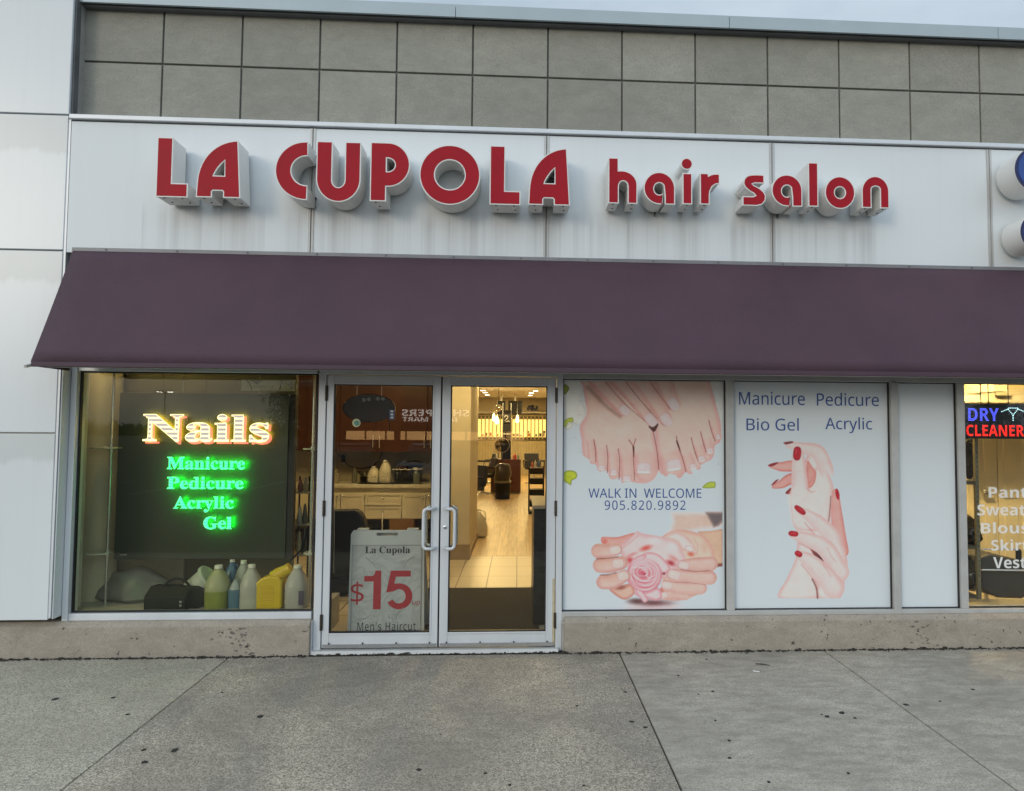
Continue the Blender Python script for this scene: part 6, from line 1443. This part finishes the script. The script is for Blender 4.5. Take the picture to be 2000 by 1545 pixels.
    p.poly(lf, (168,176,40), (110,122,40), 22); p.blob(180,1165,40,30,(150,158,20),.8)
    p.poly([(1615,1285),(1640,1245),(1690,1220),(1745,1222),(1752,1260),(1735,1285)], (160,170,56), (112,122,48), 18, smooth=True)
def paint_rose(p):
    p.set(1080, 940, .18127)
    # lower reflection and shade printed under the hands
    p.blob(1080,1370,430,130,(206,178,180),.9); p.blob(1080,1310,340,60,(96,56,56),.95); p.blob(900,1290,160,50,(80,44,42),.9)
    p.poly([(1268,331),(1842,331),(1842,470),(1740,515),(1600,530),(1400,560),(1190,640),(1170,600),(1250,540),(1285,430)], (198,170,156), (190,190,196), 60, soft=14, smooth=False)
    p.poly([(1640,331),(1842,331),(1842,420),(1790,480),(1730,500),(1690,430)], (92,84,88), (140,116,108), 40, soft=16, smooth=False)
    p.poly([(1560,540),(1700,535),(1842,510),(1842,910),(1730,925),(1690,760)], (200,164,140), (186,140,118), 40, soft=5, smooth=False); p.poly([(1735,890),(1842,880),(1842,915),(1740,925)], (120,70,62), None, soft=10, smooth=False)
    p.poly([(1170,640),(1215,565),(1330,522),(1480,535),(1620,585),(1710,690),(1738,800),(1735,940),(1690,1050),(1640,1120),(1560,1215),(1400,1280),(1250,1282),(1160,1240),(1200,1000),(1300,800)], (212,184,168), (200,150,136), 60)
    p.blob(1340,590,150,70,(232,222,222),.9,15); p.blob(1640,720,70,120,(204,160,142),.6)
    # outer petals
    p.poly([(520,610),(560,598),(700,600),(880,556),(800,660),(720,720),(540,675)], (204,150,142), (196,120,110), 40); p.blob(560,645,50,40,(196,90,76),.8)
    PT = (220,196,196)
    p.poly([(720,700),(900,560),(1000,570),(1180,600),(1330,640),(1400,760),(1430,850),(1330,960),(1200,1050),(900,980),(780,900),(740,800)], PT, (206,160,162), 70)
    p.poly([(880,560),(920,540),(920,580),(820,680),(740,720)], (212,182,182), (196,150,150), 20)
    p.blob(1000,720,110,48,(196,70,62),.95,-18); p.blob(830,850,70,60,(170,48,52),.9,20); p.blob(1270,880,90,52,(150,40,48),.95,25); p.blob(1300,830,110,40,(206,120,116),.8,30); p.blob(850,790,110,30,(196,110,108),.7,-20)
    p.blob(1100,640,120,60,(226,212,214),.9); p.blob(1280,710,110,70,(226,210,212),.9)
    # thumb of the right hand
    p.poly([(1200,600),(1330,540),(1450,600),(1530,700),(1550,790),(1480,760),(1390,745),(1330,660)], (214,198,196), (200,160,150), 50); p.blob(1485,785,62,40,(190,84,66),.95,15); p.nail(1470,725,80,50,20,False,(206,198,198))
    p.line([(1520,620),(1560,700),(1555,790)], 7, (160,96,84), .7)
    for k in range(6): p.line([(1560+k*10,660+k*24),(1640,650+k*26)], 3, (176,128,112), .5)
    # fingers of the right hand
    FB, FE, FL = (210,178,169), (184,132,124), (199,160,150)
    p.limb([(1420,1215),(1190,1225)], [66,46], FB, FE, FL); p.blob(1170,1170,50,36,(176,80,70),.8)
    p.limb([(1590,1150),(1400,1150),(1225,1122)], [70,68,58], FB, FE, FL); p.line([(1280,1205),(1420,1225),(1560,1220)], 6, (140,78,66), .6)
    p.limb([(1690,1040),(1500,1035),(1290,1008)], [76,72,66], FB, FE, FL); p.line([(1300,1085),(1480,1095),(1640,1115)], 7, (130,66,56), .75)
    p.limb([(1700,890),(1550,890),(1400,905)], [76,68,58], FB, FE, FL); p.line([(1380,950),(1520,968),(1690,962)], 8, (112,48,42), .85)
    for x, y, w, h, a in ((1408,905,116,78,12), (1303,1005,128,92,16), (1228,1120,116,70,14), (1195,1228,76,56,-20)): p.nail(x, y, w, h, a, False, (216,192,186))
    # rose head: nested petals, each with a pale rolled rim over a deeper pink hollow
    p.blob(985,1005,190,205,(214,164,170),1,10,.85,rim=(190,128,136))
    p.poly([(880,850),(1000,770),(1130,785),(1230,880),(1262,950),(1180,1000),(1110,900),(1000,865)], (228,200,202), (196,126,134), 34)
    p.poly([(820,960),(845,860),(930,800),(1010,800),(960,860),(880,920)], (226,194,198), (198,128,136), 30)
    p.blob(1195,995,32,24,(110,28,40),.95)
    for cx, cy, rx, ry, a in ((985,1010,168,172,0),(970,1000,146,140,20),(1000,1010,128,124,-15),(965,985,110,98,15),(985,1000,88,84,-20),(965,980,68,56,20),(978,985,46,40,-10),(970,982,26,22,10)):
        p.blob(cx, cy+6, rx+5, ry+5, (176,70,88), .9, a, .75); p.blob(cx, cy, rx, ry, (206,134,144), 1, a, .8, rim=(236,214,216))
    p.blob(960,985,70,44,(178,60,78),.75,12); p.blob(985,1000,26,20,(150,30,54),.85)
    for pts in (((860,930),(940,925),(1000,975),(1020,1010)), ((1000,1010),(1040,1040),(1090,1010),(1090,940)), ((880,1010),(930,1065),(1010,1080),(1090,1050))): p.line(pts, 11, (238,216,218), 1)
    for pts in (((850,1070),(930,1130),(1040,1145),(1130,1100)), ((870,955),(950,950),(985,985)), ((1025,880),(1090,930),(1108,1000)), ((845,1010),(880,1075),(960,1115))): p.line(pts, 6, (178,84,100), .85)
    p.poly([(820,1080),(880,1150),(1000,1195),(1130,1150),(1175,1240),(1120,1287),(1020,1262),(920,1242),(850,1180)], (228,200,203), (196,130,140), 40)
    p.line([(840,1095),(910,1160),(1010,1185),(1120,1145)], 7, (180,90,106), .8)
    p.poly([(880,1165),(960,1185),(1010,1250),(1022,1285),(985,1308),(950,1270)], (222,190,194), (190,126,136), 24); p.line([(970,1195),(1010,1240),(1020,1282)], 6, (170,84,100), .8)
    # fingers of the left hand
    p.poly([(605,1160),(700,1130),(830,1110),(880,1190),(850,1240),(770,1275),(690,1240)], (206,164,148), (176,112,100), 40); p.blob(740,1150,110,34,(120,56,48),.75,-12)
    p.limb([(545,1085),(650,1080),(775,1015)], [78,78,62], FB, FE, (190,142,126)); p.line([(510,1010),(600,1005),(680,985)], 12, (104,46,40), .8)
    p.limb([(510,905),(620,905),(730,880)], [80,80,74], FB, FE, (190,142,126)); p.line([(470,835),(560,832),(700,815)], 12, (112,50,42), .85)
    p.limb([(490,750),(590,750),(680,735)], [78,74,64], FB, FE, (190,142,126))
    p.blob(480,760,80,80,(190,146,132),.4); p.blob(500,930,80,80,(190,146,132),.4)
    for x, y, w, h, a in ((670,742,116,80,-8), (700,888,116,92,-4), (752,1020,112,92,-14)): p.nail(x, y, w, h, a, False, (216,190,182)); p.blob(x+w*.42, y-4, 8, h*.38, (232,220,214), .9, a)
    p.line([(620,990),(660,1005),(720,985),(760,960)], 6, (226,170,140), .9)
def paint_hands(p):
    p.set(1400, 720, .32374)
    FB, FE, FL, RD = (212,199,197), (206,166,163), (207,182,180), (160,30,42)
    p.poly([(375,1385),(425,1260),(478,1130),(482,990),(455,900),(450,800),(520,700),(690,700),(690,870),(650,990),(600,1150),(610,1290),(608,1385)], FB, FE, 30, smooth=True)
    p.poly([(355,1386),(760,1386),(760,1420),(355,1420)], (176,189,202), None, smooth=False)
    # upper hand
    p.limb([(540,715),(470,735),(425,748)], [28,22,10], (204,140,132), (180,96,92)); p.poly([(414,752),(440,722),(450,724),(436,752)], (120,40,44))
    p.limb([(590,650),(450,665),(395,695),(345,712)], [40,34,26,12], (210,150,142), (184,104,98)); p.poly([(328,704),(352,676),(374,668),(350,694)], (128,36,42))
    p.limb([(600,590),(450,588),(390,592),(325,585)], [44,34,28,12], (212,156,148), (186,108,102)); p.poly([(308,584),(345,568),(372,566),(336,590)], (120,40,46))
    p.poly([(535,545),(600,480),(640,520),(680,640),(705,730),(690,870),(660,970),(560,980),(470,960),(452,860),(470,760),(545,720),(545,620)], FB, FE, 34)
    p.poly([(545,560),(575,590),(600,630),(590,690),(560,720),(545,690)], (204,142,134), (190,118,110), 20); p.line([(560,690),(590,640),(600,600)], 8, (190,110,104), .6)
    p.limb([(672,660),(655,600),(610,505),(520,480),(425,458)], [30,46,44,34,14], FB, FE, FL, 1, .25); p.poly([(402,446),(450,438),(462,446),(420,458)], (110,50,52))
    p.limb([(505,800),(497,640),(490,520)], [58,46,34], (213,202,200), FE, FL)
    p.poly([(440,760),(500,700),(560,740),(620,800),(560,960),(470,940),(450,860)], (213,201,199), FB, 30, soft=20); p.line([(545,720),(570,745),(592,738)], 5, (170,100,92), .7); p.line([(468,628),(500,618),(524,626)], 3, (190,150,144), .7)
    p.blob(485,512,24,42,RD,1,4,.8,pw=2.6,rim=(130,20,30)); p.blob(478,505,6,26,(206,90,96),.7,4)
    # lower hand
    p.limb([(752,1100),(725,900),(715,745)], [44,36,20], (214,160,152), (190,120,114), (206,150,144)); p.blob(728,758,12,34,RD,1,-10,.8); p.line([(688,770),(680,880),(668,950)], 6, (90,40,40), .8)
    p.poly([(690,1030),(745,1060),(790,1170),(775,1260),(745,1385),(612,1385),(615,1290),(680,1250),(720,1170)], (214,203,201), FE, 30)
    p.poly([(355,1386),(800,1386),(800,1420),(355,1420)], (176,189,202), None, smooth=False)
    p.poly([(560,1075),(640,1140),(640,1195),(600,1150)], (60,26,26), (150,70,66), 14); p.line([(575,1270),(600,1320),(608,1384)], 9, (96,46,44), .85)
    p.limb([(735,1150),(690,1010),(600,920),(505,855)], [50,50,42,20], FB, FE, FL); p.line([(530,930),(610,1020),(660,1050)], 6, (180,100,96), .7)
    p.limb([(745,1230),(660,1090),(560,1035),(455,1000)], [54,54,44,20], FB, FE, FL); p.line([(500,1055),(580,1100),(640,1180)], 6, (176,96,92), .7)
    p.limb([(705,1320),(640,1235),(560,1160),(490,1118)], [66,58,44,20], FB, FE, FL); p.line([(510,1180),(560,1240),(600,1290)], 6, (180,104,98), .7)
    for pts in (((720,1165),(690,1130),(668,1080)), ((690,1255),(660,1210),(640,1180))): p.line(pts, 5, (176,110,104), .6)
    for x, y, a, w in ((502,853,38,40), (462,996,8,30), (493,1118,30,24)): p.blob(x, y, w, 17, RD, 1, a, .8, pw=2.5, rim=(130,18,28)); p.blob(x+4, y-4, w*.6, 5, (206,92,96), .6, a)
_pr = random.Random(5)
def p_rand(): return _pr.random()

w1, w2 = FILM[0], FILM[1]
YQ = GY+.0022
pr = Print(1101.5, 1411, 745, 1191, 1.0); paint_feet(pr); paint_rose(pr); pr.mesh('printed_picture', YQ, w1)
pr = Print(1490, 1672, 852, 1172, .9); paint_hands(pr); pr.mesh('printed_picture', YQ, w2)
YV = YQ-.0015
for (s_, a, b, c, d) in (('WALK IN  WELCOME', 1149.5, 1370, 954, 972.5), ('905.820.9892', 1181, 1339, 977.5, 996)):
    lpx(s_, a, b, c, d, YV, M['blueink'], w1, fnt=F_SANS, spacing=1.0 if s_[0] == 'W' else 1.12)
for (s_, a, b, c, d) in (('Manicure', 1443.5, 1572, 765.5, 791), ('Pedicure', 1595.5, 1716.5, 767.5, 793), ('Bio Gel', 1458, 1560, 816.5, 841), ('Acrylic', 1612, 1703.5, 815, 846)):
    lpx(s_, a, b, c, d, YV, M['blueink'], w2, fnt=F_SANS)
# ================================================================ ACROSS THE CAR PARK (seen mirrored in the glass)
# shop across the car park: a point reflected at pixel (px, py) lies at the same x, z but at y = -Y
def KR(px, py, Y): return X(px, py, Y), Z(px, py, Y)
D_ = 56.0
t = empty('red_store', (KR(760,838,D_)[0], -D_, 0), 'long dark red shop across the car park, mirrored in the left door', 'building')
sx0, sx1 = KR(585,838,D_)[0], KR(1120,838,D_)[0]; H_ = KR(760,758,D_)[1]
RB = mat('dark red cladding', (.15,.036,.022), .5, 0, .12, .3)
obj('wall', MB().box(sx0, sx1, -D_-12, -D_, -.2, H_), RB, t)
obj('parapet', MB().box(sx0-.2, sx1+.2, -D_-12, -D_+.3, H_+.01, H_+.5), mat('grey parapet', (.25,.24,.24), .6), t)
wl, wt_ = KR(676,850,D_)[0], 2.9
for i in range(9):
    a = wl+i*1.75
    obj('window', MB().box(a, a+1.6, -D_+.001, -D_+.06, .75, 1.5), emit('lit shop window', (1,.55,.18), 3.0), t)
obj('entrance_post', MB().box(KR(768,830,D_-1)[0], KR(779,830,D_-1)[0], -D_+.1, -D_+.6, -.2, H_-.1), mat('rust red post', (.26,.05,.02), .5), t)
sgn = emit('lit white sign letters', (1,.93,.86), 3.0)
def rtext(s_, a, b, c, d):       # mirrored in the glass, so it is written the right way round for people facing the shop
    cx, cy = (a+b)/2, (c+d)/2; x0, x1 = KR(a, cy, D_)[0], KR(b, cy, D_)[0]; z0, z1 = KR(cx, d, D_)[1], KR(cx, c, D_)[1]
    vs, fs = text_mesh(boldsans(s_), F_SANS, 0, 0); xs = [v[0] for v in vs]; ys = [v[1] for v in vs]; a0, a1, b0, b1 = min(xs), max(xs), min(ys), max(ys)
    mb = MB(); mb.add([(x1-(v[0]-a0)/(a1-a0)*(x1-x0), -D_+.12, z0+(v[1]-b0)/(b1-b0)*(z1-z0)) for v in vs], [f[::-1] for f in fs]); o = obj('sign_letters', mb, sgn, t); q = o.modifiers.new('thick', 'SOLIDIFY'); q.thickness = .1; q.offset = 0
rtext('SHOPPERS', 785, 916, 800, 813); rtext('DRUG MART', 786, 893, 815, 823.5)
# street lamp with two lit heads
Yp = 120.0; x, z = KR(322, 765, Yp)
t = empty('street_lamp', (x, -Yp, -.2), 'tall car park lamp with two lit heads, mirrored in the left window', 'street lamp')
obj('pole', MB().tube([(x, -Yp, -.2), (x, -Yp, z)], [.14, .09], 10), M['darkflash'], t, smooth=1)
for s in (-1, 1):
    obj('arm', MB().tube([(x, -Yp, z-.1), (x+s*.8, -Yp, z)], .05, 8), M['darkflash'], t)
    obj('lamp_head', MB().box(x+s*.45, x+s*1.35, -Yp-.25, -Yp+.25, z, z+.22), M['darkflash'], t, bevel=.06)
    obj('lamp_lens', MB().box(x+s*.5, x+s*1.3, -Yp-.2, -Yp+.27, z-.12, z-.001), emit('lit street lamp', (1,1,.9), 14), t)
# parked cars
def car(col):
    t = empty('parked_car', (0,0,0), 'x', 'car', 'cars parked across from the shop')
    body = [(-2.2,.35),(-2.25,.62),(-2.1,.80),(-1.35,.92),(1.55,.95),(2.15,.88),(2.25,.6),(2.2,.32),(1.75,.28),(-1.8,.28)]
    obj('body', MB().prism(body, -.88, .88), col, t, bevel=.08)
    cab_ = [(-1.25,.92),(-.45,1.40),(.75,1.44),(1.65,.96)]
    obj('cabin', MB().prism(cab_, -.74, .74), mat('car glass', (.01,.012,.014), .08), t, bevel=.10)
    obj('roof', MB().prism([(-.5,1.401),(-.35,1.455),(.65,1.485),(.85,1.43)], -.66, .66), col, t, bevel=.03)
    for sx in (-1.35, 1.35):
        for sy in (-.90, .72):
            w = obj('wheel', MB().disc((sx, sy, .32), .32, 22, 'y', .18), M['black'], t); obj('rim', MB().disc((sx, sy-.01 if sy < 0 else sy+.181, .32), .19, 16, 'y', .009), M['steel'], w)
    for sy in (-.66, .66):
        obj('headlight', MB().box(-2.27, -2.12, sy-.18, sy+.18, .62, .76), M['white'], t, bevel=.02); obj('tail_lamp', MB().box(2.14, 2.275, sy-.18, sy+.18, .68, .84), mat('tail red', (.3,.01,.01), .3), t, bevel=.02)
    return t
c1 = car(mat('dark red car paint', (.08,.02,.02), .2, .3, .02)); c2 = car(mat('silver car paint', (.35,.36,.38), .25, .5, .02))
def put(c, x, y, rz, lab, new=True):
    q = dup(c, (x, y, -.2), rz, lab) if new else c
    if not new: c.location = (x, y, -.2); c.rotation_euler = (0, 0, rz); c['label'] = lab
put(c1, -5.4, -17.5, R(88), 'dark red car across from the doors, leftmost in the mirrored row', False); put(c2, -2.7, -17.4, R(92), 'silver car mirrored beside the dark red ones', False)
put(c1, -.1, -17.6, R(90), 'dark red car mirrored right of the silver one'); 
put(c1, 5.5, -18, R(90), 'dark red car parked across from the printed windows'); put(c2, 9.5, -17.8, R(91), 'silver car parked across from the cleaner')
# painted bay lines
ln = mat('white road paint', (.5,.5,.48), .7, 0, .2, 10)
for i in range(14): tag(obj('bay_line', MB().box(-22+i*2.7, -21.9+i*2.7, -20.2, -15, -.1958, -.194), ln), kind='structure')
# trees beyond the car park
def tree(x, y, h, seed, lab):
    rd = random.Random(seed); t = empty('tree', (x, y, -.2), lab, 'tree', 'dark trees beyond the car park')
    obj('trunk', MB().tube([(x, y, -.2), (x+.1, y, h*.25), (x, y, h*.6)], [.25,.2,.08], 8), mat('bark', (.05,.04,.03), .9), t, smooth=1)
    mb = MB(); cl = [(rd.gauss(0,.16)*h, rd.gauss(0,.16)*h, h*(.35+.55*rd.random())) for _ in range(26)]
    for (a, b, c) in cl:
        s = h*.11*(1.25-c/h*.5)
        for _ in range(46):
            p = Vector((x+a+rd.gauss(0,s), y+b+rd.gauss(0,s), c+rd.gauss(0,s*.8))); u = Vector((rd.gauss(0,1),rd.gauss(0,1),rd.gauss(0,1))).normalized()*h*.028; v = u.orthogonal().normalized()*h*.016
            mb.add([p-u, p-v, p+u, p+v], [(0,1,2,3)])
    obj('crown', mb, mat('dark leaf', (.035,.05,.022), .8, 0, .4, 2), t)
for i, (px, h, Y, lab) in enumerate(((566, 6.0, 62, 'shorter pointed tree mirrored left of the red shop'), (588, 6.6, 64, 'taller tree mirrored against the red shop wall'), (1935, 8, 90, 'tree mirrored in the cleaner\'s window'))): tree(KR(px, 838, Y)[0], -Y, h, i+3, lab)
mb = MB(); rd = random.Random(4)
for i in range(1500):
    px = rd.uniform(-260, 220); h = abs(rd.gauss(1.6, .8)) + .5*math.sin(px*.07); mb.add([(px-1.2, -150+rd.gauss(0,3), -.2), (px+1.2, -150+rd.gauss(0,3), -.2), (px+rd.gauss(0,.8), -150+rd.gauss(0,2), h+.9)], [(0,1,2)])
tag(obj('far_woods', mb, mat('dark leaf', (.035,.05,.022), .8)), 'low dark line of distant bushes across the car park', 'woods', kind='stuff')
